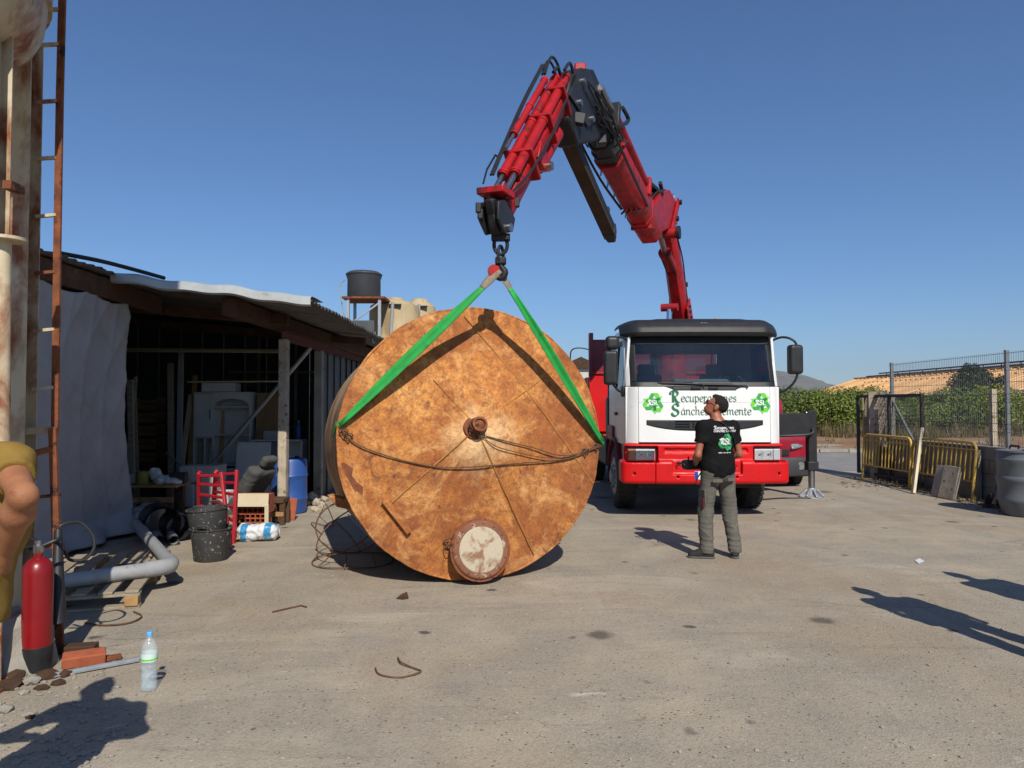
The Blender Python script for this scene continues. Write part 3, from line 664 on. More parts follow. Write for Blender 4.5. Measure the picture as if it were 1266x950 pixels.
for (end, lab, sx, tw) in ((lend, 'green lifting sling running from the hook to the tank rim beside the shed', -1, .5), (rend, 'green lifting sling running from the hook to the tank rim beside the truck', 1, -.5)):
    s = top('lifting_sling', lab, 'sling', (apex.x, apex.y, 0), 'green slings on the tank')
    a0 = apex + V((.02 * sx, -.01, .0)); d = (end - a0).normalized(); mid = a0 + d * .19
    m = MB(); strap(m, mid - d * .03, end, .085, V((0, 0, 1)).cross(d).cross(d) + V((0, -.3, 0)), .015, 0, tw); strap(m, mid - d * .03 + V((0, .02, 0)), end + V((0, .02, 0)), .075, V((0, 0, 1)).cross(d).cross(d) + V((0, .4, 0)), .0, .35, tw * .2, depth=V((.012 * sx, .0, .02)))
    m.obj('webbing', 'sling_green', s, smooth=180)
    m = MB(); strap(m, a0 + V((-.03 * sx, 0, .03)), mid, .085, V((0, 0, 1)).cross(d).cross(d) + V((0, -.3, 0)), -.01, 0, 0, 8); m.obj('sleeve', 'sling_sleeve', s, smooth=180)
    # the loop that runs round behind the rim
    a, b = (facepx(421, 525) if sx < 0 else facepx(744, 549)); k = TR / math.hypot(a, b) * 1.018; m = MB(); e2 = tc + tr_ * a * k + tu * b * k
    strap(m, end, e2 + tn * -.03, .06, tu, 0, 0, 0, 4); strap(m, e2 + tn * -.02, e2 - tn * .42 - tu * .1, .06, tu, 0, 0, .2, 6); m.obj('rim_loop', 'sling_green', s, smooth=180)

# ------------------------------------------------------------------ the crane: one vertical plane through its column and its hook
CB = V((3.12, 14.2, 0)); CT = V((apex.x, apex.y, 0))
cdir = (CT - CB).normalized(); cside = cdir.cross(Z).normalized()          # cside points to the left of the boom seen from the truck
def pl(px, py):
    o = V((0, 0, CAMH)); d = at(px, py, 1.0) - o; s = (CB - o).dot(cside) / d.dot(cside); return o + d * s
crane = top('loader_crane', 'red and black folding loader crane mounted behind the truck cab', 'crane', (CB.x, CB.y, 0))
HEX = [(-.5, -.22), (-.28, -.5), (.28, -.5), (.5, -.22), (.5, .34), (.36, .5), (-.36, .5), (-.5, .34)]
def upv(a, b):
    d = (V(b) - V(a)).normalized(); return cside.cross(d) if cside.cross(d).z > 0 else d.cross(cside)
sp_ = lambda p, s, u=0, up=Z: V(p) + cside * s + V(up) * u
# column and first boom
MB().lathe([(.42, 1.15), (.42, 1.3), (.30, 1.36), (.28, 2.6), (.33, 2.65), (.33, 2.8)], (CB.x, CB.y, 0), n=24).obj('column', 'crane_red', crane)
MB().bx(CB.x - .9, CB.x + .9, CB.y - .35, CB.y + .45, .85, 1.2).obj('base_frame', 'black_paint', crane, .02)
b0, b1 = pl(843, 402), pl(822, 258)
up1 = upv(b0, b1)
fb = MB().beam(b0, b1, .34, .52, up1, .26, .34, HEX).obj('first_boom', 'crane_red', crane, .012)
for s in (-1, 1):
    MB().beam(sp_(b0.lerp(b1, -.06), .19 * s), sp_(b0.lerp(b1, .20), .19 * s), .03, .55, up1, .03, .40).obj('cheek_plate', 'crane_red', fb, .006)
    for k in range(5):
        p = sp_(b0.lerp(b1, -.02 + .05 * k), .21 * s, -.02); MB().cyl(p, p + cside * .03 * s, .028, n=6).obj('bolt', 'black_paint', fb)
MB().cyl(sp_(b0, -.30, -.05), sp_(b0, .30, -.05), .075, n=18).obj('pivot', 'black_paint', fb)
MB().cyl(sp_(b0, -.2, .12), sp_(b0, .2, .12), .10, n=18).obj('cross_tube', 'crane_red', fb)
# the ram on the underside, toward the tank
under = -up1
c_a, c_b, c_c = pl(840, 352) + under * .02, pl(823, 310) + under * .10, pl(813, 274) + under * .10
ram = MB().cyl(c_a, c_b, .105, n=20).lathe([(.12, 0), (.12, .09)], c_b - (c_b - c_a).normalized() * .05, (c_b - c_a).normalized(), 20).obj('lift_ram', 'crane_red', crane)
MB().cyl(c_b, c_c, .055, n=16).obj('ram_rod', 'steel', ram)
MB().cyl(c_a + cside * -.17, c_a + cside * .17, .05, n=14).obj('ram_pin', 'black_paint', ram)
for s in (-1, 1):
    MB().tube(spline([c_a + cside * .06 * s - up1 * .12, c_a.lerp(c_b, .4) + cside * .08 * s - up1 * .13, c_b + cside * .06 * s - up1 * .12], 4), .014, 6).obj('oil_pipe', 'black_paint', ram)
MB().cyl(pl(829, 402) + under * .25, pl(829, 372) + under * .15, .055, n=18).obj('column_ram_rod', 'chrome', crane)
m = MB().cyl(pl(829, 375) + under * .15 - cside * .16, pl(829, 375) + under * .15 + cside * .16, .075, n=16); m.obj('ram_head', 'crane_red', crane)
# knuckle housing
k0 = pl(812, 262); up_k = Z
d2a, d2b = pl(797, 272), pl(716, 118)
up2 = upv(d2a, d2b); d2 = (d2b - d2a).normalized()
kn = top  # (kept short)
kb0, kb1 = pl(822, 268), pl(792, 262)
knu = MB().prism([pl(827, 253) - cside * .17, pl(827, 279) - cside * .17, pl(808, 288) - cside * .17, pl(792, 284) - cside * .17, pl(793, 262) - cside * .17, pl(807, 238) - cside * .17, pl(817, 236) - cside * .17], cside * .34).obj('knuckle', 'crane_red', crane, .02)
pk = pl(817, 283)
MB().cyl(pk - cside * .28 - Z * .10, pk + cside * .28 - Z * .10, .095, n=24).obj('knuckle_tube', 'crane_red', knu)
for s in (-1, 1):
    MB().cyl(pk + cside * .29 * s - Z * .10, pk + cside * .35 * s - Z * .10, .12, n=20).obj('tube_cap', 'black_paint', knu)
    MB().beam(sp_(pl(826, 250), .20 * s), sp_(pk, .20 * s, -.1), .04, .16, cdir).obj('link_arm', 'crane_red', knu, .01)
    for q in (pl(826, 252), pl(822, 272)): MB().cyl(q + cside * .20 * s, q + cside * .26 * s, .05, n=12).obj('link_pin', 'black_paint', knu)
MB().beam(pl(819, 238), pl(816, 226), .06, .08, cdir).obj('valve', 'black_paint', knu, .01)
MB().beam(pl(808, 236), pl(800, 229), .20, .07, Z).obj('valve_block', 'black_paint', knu, .01)
for k in range(4):
    s = -.12 + .08 * k; MB().tube(spline([sp_(pl(814, 236), s), sp_(pl(804, 240), s, .02), sp_(pl(790, 254), s, .03), sp_(pl(778, 262), s, -.02)], 4), .016, 6).obj('hose', 'black_plastic', knu)
MB().tube([pl(828, 246), pl(833, 240), pl(833, 250)], .008, 5).obj('guard_wire', 'steel', knu)
# second boom: red housing, black inner part
e1 = d2a.lerp(d2b, .60); e0 = d2a.lerp(d2b, -.12)
sb = MB().beam(e0, e1, .42, .48, up2, .38, .43, HEX).obj('second_boom', 'crane_red', crane, .014)
MB().beam(e1 - d2 * .02, e1 + d2 * .07, .43, .48, up2, .43, .48, HEX).obj('boom_collar', 'crane_red', sb, .01)
MB().beam(d2a.lerp(d2b, .02) - up2 * .01, d2a.lerp(d2b, .10) - up2 * .01, .432, .492, up2, .43, .49, HEX).obj('reinforcing_plate', 'crane_red', sb, .008)
MB().beam(e1 + d2 * .05, d2a.lerp(d2b, 1.02), .27, .34, up2, .29, .36, HEX).obj('inner_boom', 'black_paint', sb, .012)
for t, w in ((.66, .40), (.72, .37), (.90, .39)):
    p = d2a.lerp(d2b, t); MB().beam(p - d2 * .04, p + d2 * .05, w, w * 1.05, up2, w, w * 1.05, HEX).obj('guide_band', 'black_plastic', sb, .01)
p = d2a.lerp(d2b, .62) - up2 * .06 - cside * .02
MB().beam(p, p + d2 * .42, .26, .29, up2, .22, .26).obj('valve_box', 'black_plastic', sb, .03)
# tube along the top of the second boom
q0, q1 = d2a.lerp(d2b, .18) + up2 * .30 - cside * .14, d2a.lerp(d2b, .74) + up2 * .34 - cside * .14
MB().cyl(q0, q1, .075, n=18).obj('extension_ram', 'crane_red', sb)
MB().cyl(q1, q1 + d2 * .55, .045, n=14).obj('extension_rod', 'steel', sb)
MB().beam(q1 - d2 * .02 - up2 * .25, q1 - d2 * .02 + up2 * .12, .22, .08, d2).obj('ram_clamp', 'black_paint', sb, .015)
MB().beam(q0 - up2 * .2, q0 + up2 * .1, .2, .1, d2).obj('ram_clamp', 'crane_red', sb, .015)
# black ram below the second boom
m0, m1 = pl(765, 288), pl(712, 164)
dd = (m1 - m0).normalized(); off = cside * .12
us = MB().beam(m0 + off, m1 + off, .17, .17, up2, .17, .17).obj('under_ram', 'black_paint', crane, .02)
MB().beam(m0 + off - dd * .1, m0 + off + dd * .12, .12, .2, up2, .2, .19).obj('ram_nose', 'black_plastic', us, .02)
MB().beam(m0 + off + dd * .3 + up2 * .09, m0 + off + up2 * .22 + dd * .3, .1, .06, dd).obj('ram_mount', 'black_paint', us, .01)
MB().beam(m1 + off - up2 * .075, m0 + off - up2 * .075, .176, .03, up2).obj('wear_strip', 'dark_wood', us)
for s in (-1, 1):
    MB().tube(spline([sp_(d2a.lerp(d2b, .2), .21 * s, -.12, up2), sp_(d2a.lerp(d2b, .5), .24 * s, -.16, up2), sp_(d2a.lerp(d2b, .8), .24 * s, -.1, up2), sp_(d2a.lerp(d2b, 1.0), .2 * s, .02, up2)], 5), .02, 6).obj('hose', 'black_plastic', sb)
# upper elbow
el = pl(712, 112)
elb = MB().prism([p - cside * .13 for p in (pl(690, 116), pl(694, 94), pl(708, 86), pl(722, 88), pl(736, 118), pl(742, 150), pl(728, 176), pl(702, 182), pl(690, 150))], cside * .26).obj('elbow', 'black_paint', crane, .03)
for s in (-1, 1):
    MB().prism([p + cside * (.135 * s if s > 0 else -.155) for p in (pl(688, 120), pl(700, 92), pl(714, 90), pl(722, 108), pl(724, 150), pl(712, 160), pl(700, 138))], cside * .02).obj('elbow_plate', 'black_plastic', elb, .006)
    for q in (pl(704, 104), pl(716, 150), pl(700, 130)): MB().cyl(q + cside * .15 * s, q + cside * .19 * s, .04, n=14).obj('elbow_pin', 'steel', elb)
p = pl(717, 88); MB().box(p, (.14, .14, .15)).obj('red_lamp', 'crane_red', elb, .015)
MB().tube(spline([pl(722, 92), pl(730, 96), pl(736, 112), pl(728, 130)], 5), .018, 6).obj('hose', 'black_plastic', elb)
MB().tube(spline([pl(724, 90), pl(738, 104), pl(742, 124), pl(734, 142)], 5), .022, 6).obj('hose', 'black_plastic', elb)
MB().box(pl(732, 122), (.2, .3, .14)).obj('valve_block', 'black_plastic', elb, .02)
MB().tube(spline([sp_(pl(726, 150), -.16), sp_(pl(744, 158), -.22), sp_(pl(758, 152), -.22), sp_(pl(752, 136), -.2)], 5), .03, 6).obj('hose', 'black_plastic', elb)
# jib
j0, j1 = pl(697, 116), pl(622, 262); jd = (j1 - j0).normalized(); upj = upv(j0, j1)
if upj.dot(cdir) < 0: upj = -upj                                            # outer side, toward the camera
jb = MB().beam(j0 - jd * .15, j1, .20, .23, upj, .17, .20, HEX).obj('jib', 'crane_red', crane, .012)
for (s, u, r_, a, b_) in ((-.060, .17, .050, -.02, .86), (.062, .17, .052, -.02, .86), (.085, .29, .037, .10, .62)):
    p, q = j0.lerp(j1, a) + cside * s + upj * u, j0.lerp(j1, b_) + cside * s + upj * u
    tb = MB().cyl(p, q, r_, n=18).obj('extension_ram', 'crane_red', jb)
    for t in (.02, .5, .97): MB().lathe([(r_ * 1.18, 0), (r_ * 1.18, .04)], p.lerp(q, t), jd, 18).obj('ram_clamp', 'crane_red', tb, .004)
    MB().cyl(q, q + jd * .28, r_ * .55, n=12).obj('rod', 'steel', tb)
for s, a_, b_, r_ in ((-.11, .14, .16, .018), (.12, .40, .30, .017), (.15, .33, .24, .015), (.02, .10, .10, .02)):
    MB().tube(spline([j0 + cside * s + upj * .30 + jd * .12, j0 + cside * s * 1.1 + upj * (.24 + .3 * b_) - jd * a_ * .7, j0 + cside * s + upj * .12 - jd * a_, j0 + cside * s * .8 - upj * .06 - jd * .02], 6), r_, 6).obj('hose', 'black_plastic', jb)
for s in (.17, .145): MB().tube(spline([j0 + cside * s + upj * .36, j0.lerp(j1, .3) + cside * (s + .03) + upj * .3, j0.lerp(j1, .6) + cside * s + upj * .27, j0.lerp(j1, .86) + cside * s + upj * .2], 5), .013, 6).obj('oil_pipe', 'black_plastic', jb)
MB().tube([j0.lerp(j1, .72) + cside * .2 + upj * .2, j0.lerp(j1, .74) + cside * .20 + upj * .25, j0.lerp(j1, .86) + cside * .19 + upj * .26, j0.lerp(j1, .92) + cside * .2 + upj * .2], .01, 6).obj('guard_wire', 'black_paint', jb)
# jib ram, on the inner side
r0, r1, r2 = pl(664, 206), pl(687, 166), pl(704, 138)
jr = MB().cyl(r0, r1, .088, n=20).obj('jib_ram', 'crane_red', crane)
MB().cyl(r1, r2, .05, n=16).obj('ram_rod', 'chrome', jr)
MB().prism([p - cside * .12 for p in (pl(652, 196), pl(660, 212), pl(668, 214), pl(668, 200), pl(656, 176))], cside * .24).obj('ram_bracket', 'crane_red', jr, .01)
MB().cyl(pl(664, 208) - cside * .17, pl(664, 208) + cside * .17, .045, n=14).obj('ram_pin', 'steel', jr)
# head
hd0 = pl(613, 240)
MB().box(hd0 + V((-.0, -.02, 0)), (.27, .26, .06), Matrix.Rotation(math.atan2(cdir.y, cdir.x), 3, 'Z')).obj('head_guard', 'crane_red', jb, .008)
hb = MB().prism([p - cside * .05 for p in (pl(603, 246), pl(632, 244), pl(632, 258), pl(624, 276), pl(612, 278), pl(606, 264))], cside * .10).obj('head', 'black_paint', crane, .02)
MB().prism([p - cside * .045 for p in (pl(606, 262), pl(622, 262), pl(625, 284), pl(620, 292), pl(613, 292), pl(609, 284))], cside * .09).obj('head_tongue', 'black_paint', hb, .02)
for q, s in ((pl(603, 256), .09), (pl(628, 252), -.09), (pl(604, 264), .08)): MB().box(q + cside * s, (.05, .05, .09)).obj('valve_block', 'black_plastic', hb, .01)
for s in (-1, 1):
    MB().prism([p + cside * (.075 * s if s > 0 else -.10) for p in (pl(604, 250), pl(612, 248), pl(625, 272), pl(622, 288), pl(612, 290), pl(604, 272))], cside * .025).obj('head_plate', 'black_plastic', hb, .006)
    MB().cyl(pl(616, 283) + cside * .09 * s, pl(616, 283) + cside * .13 * s, .04, n=12).obj('head_pin', 'steel', hb)
MB().tube(spline([pl(626, 246) + cside * .15, pl(630, 258) + cside * .16, pl(622, 262) + cside * .15, pl(624, 250) + cside * .14], 5), .018, 6).obj('hose', 'steel', hb)
# hoses, clamps and plates that clutter the boom
rc_ = random.Random(41)
for k in range(7):
    s0, s1 = rc_.uniform(-.2, .2), rc_.choice((-1, 1)) * rc_.uniform(.14, .24)
    MB().tube(spline([sp_(d2a.lerp(d2b, .60 + .03 * k), s1, rc_.uniform(-.1, .2), up2), sp_(d2a.lerp(d2b, .75), s1 * 1.15, rc_.uniform(-.22, .1), up2), sp_(d2a.lerp(d2b, .90), s1 * 1.1, rc_.uniform(-.25, .05), up2), sp_(pl(704 + 3 * k, 104 + 5 * k), s1 * .9, 0)], 5), rc_.uniform(.011, .02), 6).obj('hose', 'black_plastic', elb)
for k, (px, py) in enumerate(((728, 140), (722, 164), (740, 160), (700, 150), (712, 172), (734, 176))):
    MB().box(pl(px, py) + cside * rc_.uniform(-.2, .2), (rc_.uniform(.08, .16), rc_.uniform(.08, .2), rc_.uniform(.06, .14)), Matrix.Rotation(rc_.uniform(-.6, .6), 3, 'Y')).obj('valve_block', 'black_plastic' if k % 2 else 'black_paint', elb, .012)
for k in range(5):
    q = d2a.lerp(d2b, .12 + .10 * k); MB().tube([q + cside * .205 + up2 * .02, q + cside * .215 - up2 * .14], .012, 6).obj('clip', 'steel', sb)
    MB().cyl(q + cside * .2 + up2 * .1, q + cside * .225 + up2 * .1, .022, n=8).obj('bolt', 'black_paint', sb)
MB().beam(d2a.lerp(d2b, .34) + cside * .205 - up2 * .03, d2a.lerp(d2b, .44) + cside * .205 - up2 * .03, .004, .10, up2).obj('worn_decal', 'concrete', sb)
for t in (.14, .40, .70): MB().beam(j0.lerp(j1, t) - jd * .02 + upj * .06, j0.lerp(j1, t) + jd * .03 + upj * .06, .30, .34, upj).obj('guide_band', 'crane_red', jb, .01)
for s in (-1, 1): MB().tube(spline([j0.lerp(j1, .05) + cside * .13 * s + upj * .1, j0.lerp(j1, .4) + cside * .15 * s + upj * .05, j0.lerp(j1, .8) + cside * .14 * s + upj * .08, pl(612, 246) + cside * .1 * s], 6), .014, 6).obj('oil_pipe', 'black_plastic', jb)
MB().cyl(pl(806, 240) - cside * .20, pl(806, 240) + cside * .25, .05, n=14).obj('knuckle_pin', 'black_paint', knu)
for k in range(3): MB().tube(spline([pl(800, 246 + 6 * k) + cside * .23, pl(812, 250 + 5 * k) + cside * .25, pl(822, 262 + 3 * k) + cside * .27, pl(826, 280) + cside * .22], 5), .013, 6).obj('hose', 'black_plastic', knu)
for k in range(4): MB().tube(spline([pl(826, 286) + cside * (.16 - .1 * k), pl(833, 320) + cside * (.19 - .12 * k), pl(838, 350) + cside * (.18 - .11 * k), pl(840, 384) + cside * (.2 - .13 * k)], 5), .014, 6).obj('hose', 'black_plastic', fb)
# hook, hanging from the head
hk = top('crane_hook', 'dark steel shackle and lifting hook hanging from the crane jib', 'hook', (apex.x, apex.y, 0))
def hp(px, py): return at(px, py, HD)
MB().box(hp(619, 294), (.17, .09, .06)).cyl(hp(611, 294), hp(627, 294), .035, n=12).obj('shackle_pin', 'black_paint', hk, .01)
def chain_link(c, w, h, r_, ax): return MB().tube([V(c) + V(ax) * (w * math.cos(t)) + Z * (h * math.sin(t)) for t in [2 * math.pi * i / 22 for i in range(22)]], r_, 8, True)
chain_link(hp(619, 303), .06, .085, .017, X).obj('shackle', 'black_paint', hk)
chain_link(hp(619, 316), .045, .085, .015, V((.5, .86, 0))).obj('chain_link', 'black_paint', hk)
MB().box(hp(619, 323), (.10, .08, .07)).obj('hook_shank', 'black_paint', hk, .015)
MB().tube(spline([hp(619, 325), hp(620, 331), hp(624, 337), hp(620, 344), hp(613, 342), hp(610, 335)], 5), [.026, .026, .027, .028, .03, .03, .031, .032, .033, .034, .034, .034, .034, .033, .032, .03, .028, .026, .024, .021, .018, .015, .012, .01, .008, .006], 10).obj('hook', 'black_paint', hk)
MB().lathe([(.055, -.02), (.06, 0), (.055, .02)], hp(611, 335), Y, 18).obj('safety_latch', 'crane_red', hk)
# ------------------------------------------------------------------ the truck
XC, YF = 2.775, 10.45
TM = Matrix.Translation((XC, YF, 0))
truck = top('truck', 'white cabbed recycling truck with red bumper and black sun visor', 'truck', (XC, YF + 1.5, 0))
def T(): return MB(TM)
glassmat('windscreen_glass', (.74, .83, .85), 1.52, .03, 1.0)
pm('cab_trim', (.03, .032, .036), (.045, .047, .05), 6, .55)
pm('cab_inside', (.11, .115, .125), (.16, .16, .165), 6, .8)
def fbase(z): return .03 * (z - 1.0) / .9 if z <= 1.9 else .03 + (z - 1.9) * .30
def FR(u, z, off=0):
    e = max(0, abs(u) - .92); return V((u, fbase(z) + .045 * u * u + 3.0 * e * e - off, z))
def patch(m, u0, u1, z0, z1, off=0, th=.03, nu=24, nz=6):
    z0f = z0 if callable(z0) else (lambda u: z0); z1f = z1 if callable(z1) else (lambda u: z1)
    def fn(a, b):
        u = u0 + (u1 - u0) * a; return FR(u, z0f(u) + (z1f(u) - z0f(u)) * b, off)
    return m.grid(fn, nu, nz, (0, th, 0))
# front panel with the grille slot
lo_ = lambda u: 1.265 + .085 * min(1, abs(u) / .84) ** 3
top_ = lambda u: 1.905 - .055 * (1 - min(1, max(0, (abs(u) - .42) / .16)))
m = T(); patch(m, -.946, .946, 1.42, top_, 0, .04, 48, 8); patch(m, -.84, .84, 1.105, lo_, 0, .04, 40, 4)
for s in (-1, 1): patch(m, .84 * s, .946 * s, 1.105, 1.42, 0, .04, 4, 5)
front = m.obj('front_panel', 'white_paint', truck)
for s in (-1, 1):
    m = T(); patch(m, .952 * s, 1.12 * s, 1.08, 1.905, 0, .05, 8, 8); m.obj('corner_panel', 'white_paint', truck, .01)
    m = T(); patch(m, 1.055 * s, 1.115 * s, 1.91, 2.72, .0, .06, 5, 8); m.obj('pillar', 'white_paint', truck, .01)
m = T(); patch(m, -.86, .86, 1.24, 1.44, -.05, .02, 20, 3); gl = m.obj('grille', 'cab_trim', front)
for k in range(3):
    m = T(); patch(m, -.80, .80, 1.295 + .038 * k, 1.312 + .038 * k, -.02, .03, 20, 1); m.obj('grille_bar', 'black_plastic', gl)
for s in (-1, 1):
    m = T(); patch(m, .42 * s, .835 * s, lambda u: lo_(u) + .012, 1.412, -.012, .03, 12, 3); m.obj('grille_blank', 'black_plastic', gl, .01)
for k in range(7): T().box((-.20 + .07 * k, .05, 1.345), (.035, .02, .10)).obj('grille_fin', 'cab_trim', gl)
m = T(); patch(m, -.945, .945, 1.675, 1.680, .0015, .003, 40, 1); m.obj('crease', 'old_white', front)
# windscreen
m = T(); patch(m, -1.05, 1.05, 1.90, 1.975, .004, .03, 40, 2); patch(m, -1.05, 1.05, 2.53, 2.72, .004, .03, 40, 3)
for s in (-1, 1): patch(m, .965 * s, 1.05 * s, 1.975, 2.53, .004, .03, 4, 8)
ws = m.obj('windscreen_frame', 'black_plastic', truck, .01)
m = T(); patch(m, -.97, .97, 1.97, 2.54, -.002, .006, 30, 10); m.obj('windscreen', 'windscreen_glass', ws)
m = T(); patch(m, -.46, .46, 1.852, 1.90, .012, .04, 20, 2); m.obj('cowl', 'cab_trim', ws, .008)
for (u0, u1, dz) in ((-.62, -.02, .0), (-.05, .62, -.02)):
    w = T().tube([FR(u0, 1.955 + dz, .02), FR((u0 + u1) / 2, 1.95 + dz, .03), FR(u1 - .02, 1.935 + dz, .025), FR(u1, 1.885, .02)], .011, 6).obj('wiper', 'black_plastic', ws)
    T().beam(FR(u0 - .05, 1.965 + dz, .018), FR(u0 + .45, 1.958 + dz, .018), .008, .02).obj('blade', 'rubber', w)
for u in (-.13, .12): T().box(FR(u, 1.885, .02), (.14, .03, .028)).obj('washer_cover', 'black_plastic', ws, .006)
# roof, visor
def visor(a, b):
    u = -1.17 + 2.34 * a; k = max(0, abs(u) - .9) / .27
    p = [(2.66, -.13), (2.70, -.15), (2.78, -.11), (2.86, -.03), (2.905, .10), (2.915, .30), (2.91, .42)]
    i = min(5, int(b * 6)); t = b * 6 - i; z = p[i][0] + (p[i + 1][0] - p[i][0]) * t; v = p[i][1] + (p[i + 1][1] - p[i][1]) * t
    crown = .035 * (1 if abs(u) < .62 else max(0, 1 - (abs(u) - .62) / .1)) * max(0, b - .35)
    return (u, .22 + v + .05 * u * u + .22 * k * k, z - .10 * k * k * b + crown)
vi = T().grid(visor, 64, 24, (0, .02, -.02)).obj('sun_visor', 'black_plastic', truck, smooth=50)
T().tube([visor(.60, .05), visor(.605, .3), visor(.585, .6), visor(.60, .98)], .004, 5).obj('crack', 'cab_trim', vi)
for a in (.5, .515, .53): T().cyl(V(visor(a, .45)) + V((0, -.004, 0)), V(visor(a, .45)) + V((0, .02, 0)), .008, n=8).obj('screw', 'steel', vi)
T().bx(-1.03, 1.03, .30, 1.98, 2.70, 2.86).obj('roof', 'white_paint', truck, .06, seg=4)
T().lathe([(.03, 0), (.035, .02), (.02, .05)], (.30, .5, 2.905), n=12).obj('beacon_stub', 'raw_wood', truck)
# cab sides with the door windows, back wall, floor
for s in (-1, 1):
    xw = lambda z: 1.12 - max(0, z - 1.9) * .07
    def side(m, v0, v1, z0, z1, th=.04):
        return m.grid(lambda a, b: (s * xw(z0 + (z1 - z0) * b), v0 + (v1 - v0) * a, z0 + (z1 - z0) * b), 4, 6, (-.04 * s, 0, 0))
    m = T(); side(m, .17, 1.22, 1.05, 1.90)
    dr = m.obj('door', 'white_paint', truck, .008)
    m = T(); side(m, .42, .475, 1.90, 2.62); side(m, 1.17, 1.22, 1.90, 2.62); side(m, .475, 1.17, 2.56, 2.62); m.obj('window_frame', 'black_plastic', dr, .006)
    m = T(); m.grid(lambda a, b: (s * (xw(1.9 + .68 * b) - .015), .45 + .74 * a, 1.89 + .68 * b), 3, 3, (-.006 * s, 0, 0)); m.obj('door_glass', 'windscreen_glass', dr)
    T().box((1.135 * s, 1.08, 1.50), (.03, .16, .05)).obj('door_handle', 'black_plastic', dr, .01)
    m = T(); side(m, 1.23, 1.97, 1.05, 2.74); side(m, .25, .415, 1.91, 2.70); side(m, .41, 1.23, 2.63, 2.74); m.obj('side_panel', 'white_paint', truck, .008)
    T().bx(1.0 * s, 1.1 * s, .25, .75, .55, 1.05).obj('step_box', 'dark_red', truck, .02)
    T().bx(1.02 * s, 1.13 * s, .27, .73, .70, .75).obj('step', 'galvanised', truck, .01)
m = T(); m.bx(-1.1, 1.1, 1.93, 1.97, 1.02, 2.02).bx(-1.05, 1.05, 1.93, 1.97, 2.50, 2.74)
for s in (-1, 1): m.bx(.72 * s, 1.08 * s, 1.93, 1.97, 2.02, 2.50)
bw = m.obj('back_wall', 'cab_inside', truck)
T().bx(-.72, .72, 1.945, 1.955, 2.02, 2.50).obj('rear_window', 'windscreen_glass', bw)
T().bx(-1.08, 1.08, .12, 1.95, 1.0, 1.06).obj('cab_floor', 'cab_inside', truck)
T().bx(-1.06, 1.06, .16, .52, 1.50, 1.93).obj('dashboard', 'cab_inside', truck, .06)
T().bx(-.42, .40, .14, .45, 1.93, 2.02).obj('dash_hood', 'cab_inside', truck, .04)
st = T().tube([V((.58, .66, 1.93)) + X * (.22 * math.cos(t)) + V((0, .35, .94)).normalized() * (.0) + V((0, .12, .18)) * math.sin(t) for t in [2 * math.pi * i / 26 for i in range(26)]], .018, 8, True).obj('steering_wheel', 'black_plastic', truck)
T().cyl((.58, .68, 1.92), (.58, .50, 1.75), .03).obj('steering_column', 'black_plastic', st)
for u in (-.55, .58):
    s_ = T().box((u, 1.30, 1.38), (.52, .5, .16)).obj('seat', 'cab_inside', truck, .06, seg=3)
    T().box((u, 1.56, 1.78), (.50, .14, .72), Matrix.Rotation(R(-8), 3, 'X')).obj('seat_back', 'cab_inside', s_, .05, seg=3)
    T().box((u, 1.62, 2.22), (.28, .10, .18)).obj('headrest', 'cab_inside', s_, .04, seg=3)
# bumper
def bump_sdf(P):
    u = P[..., 0]; Q = P.copy(); Q[..., 1] = P[..., 1] - .06 * u * u - .9 * np.maximum(0, np.abs(u) - 1.02) ** 2
    low = rbox(Q, (0, .06, .68), (1.205, .17, .168), .055); upp = rbox(Q, (0, .11, .955), (1.14, .14, .125), .03)
    d = smin([low, upp], .02)
    cen = rbox(Q, (0, -.10, .78), (.50 , .055, .13), .03)                                  # recess in the middle
    d = np.maximum(d, -cen)
    wing = rbox(Q, (0, -.06, .985), (.60, .06, .035), .02); d = np.maximum(d, -wing)
    for s in (-1, 1):
        d = np.maximum(d, -rbox(Q, (s * .915, -.02, .93), (.235, .12, .115), .02))          # lamp recess
        d = np.maximum(d, -rbox(Q, (s * .735, -.1, .70), (.004, .25, .19), .002))           # panel gap
        for z in (.62, .755): d = np.maximum(d, -(np.sqrt((u - s * .42) ** 2 + (P[..., 2] - z) ** 2) - .018 + 9 * np.maximum(0, P[..., 1] - .1)))
        d = np.maximum(d, -(np.sqrt((u - s * 1.03) ** 2 + (P[..., 2] - .66) ** 2) - .022 + 9 * np.maximum(0, P[..., 1] - .05)))
    return d
bp = sdf_obj('bumper', bump_sdf, (-1.26, -.2, .45), (1.26, .42, 1.14), .011, 'red_paint', truck, TM)
for s in (-1, 1):
    for z in (.62, .755): T().cyl((s * .42, .075, z), (s * .42, -.055, z), .014, n=10).obj('towing_bolt', 'red_worn', bp)
    T().lathe([(.020, 0), (.012, .006), (.0, .007)], (s * 1.03, .0, .66), -Y, 12).obj('bumper_bolt', 'steel', bp)
T().bx(-.16, .18, .055, .07, .985, 1.03).obj('badge_bars', 'black_plastic', bp)
for k in range(5): T().bx(-.22, .22, .05, .075, .93 + .028 * k, .942 + .028 * k).obj('bumper_slot', 'cab_trim', bp)
pl8 = T().bx(-.19, .33, -.105, -.115, .585, .70).obj('number_plate', 'white_paint', truck, .002)
m, t = newmat('plate_blue'); t.b.inputs['Base Color'].default_value = (.01, .05, .35, 1); t.b.inputs['Roughness'].default_value = .4
T().bx(-.188, -.142, -.1165, -.1185, .588, .697).obj('plate_band', 'plate_blue', pl8)
m, t = newmat('lamp_glass'); t.b.inputs['Base Color'].default_value = (.86, .88, .9, 1); t.b.inputs['Roughness'].default_value = .15; t.b.inputs['Metallic'].default_value = .15; t.bump(t.noise(55, 2, .5, t.mapped((1.6, 1, .5))), .35, .004)
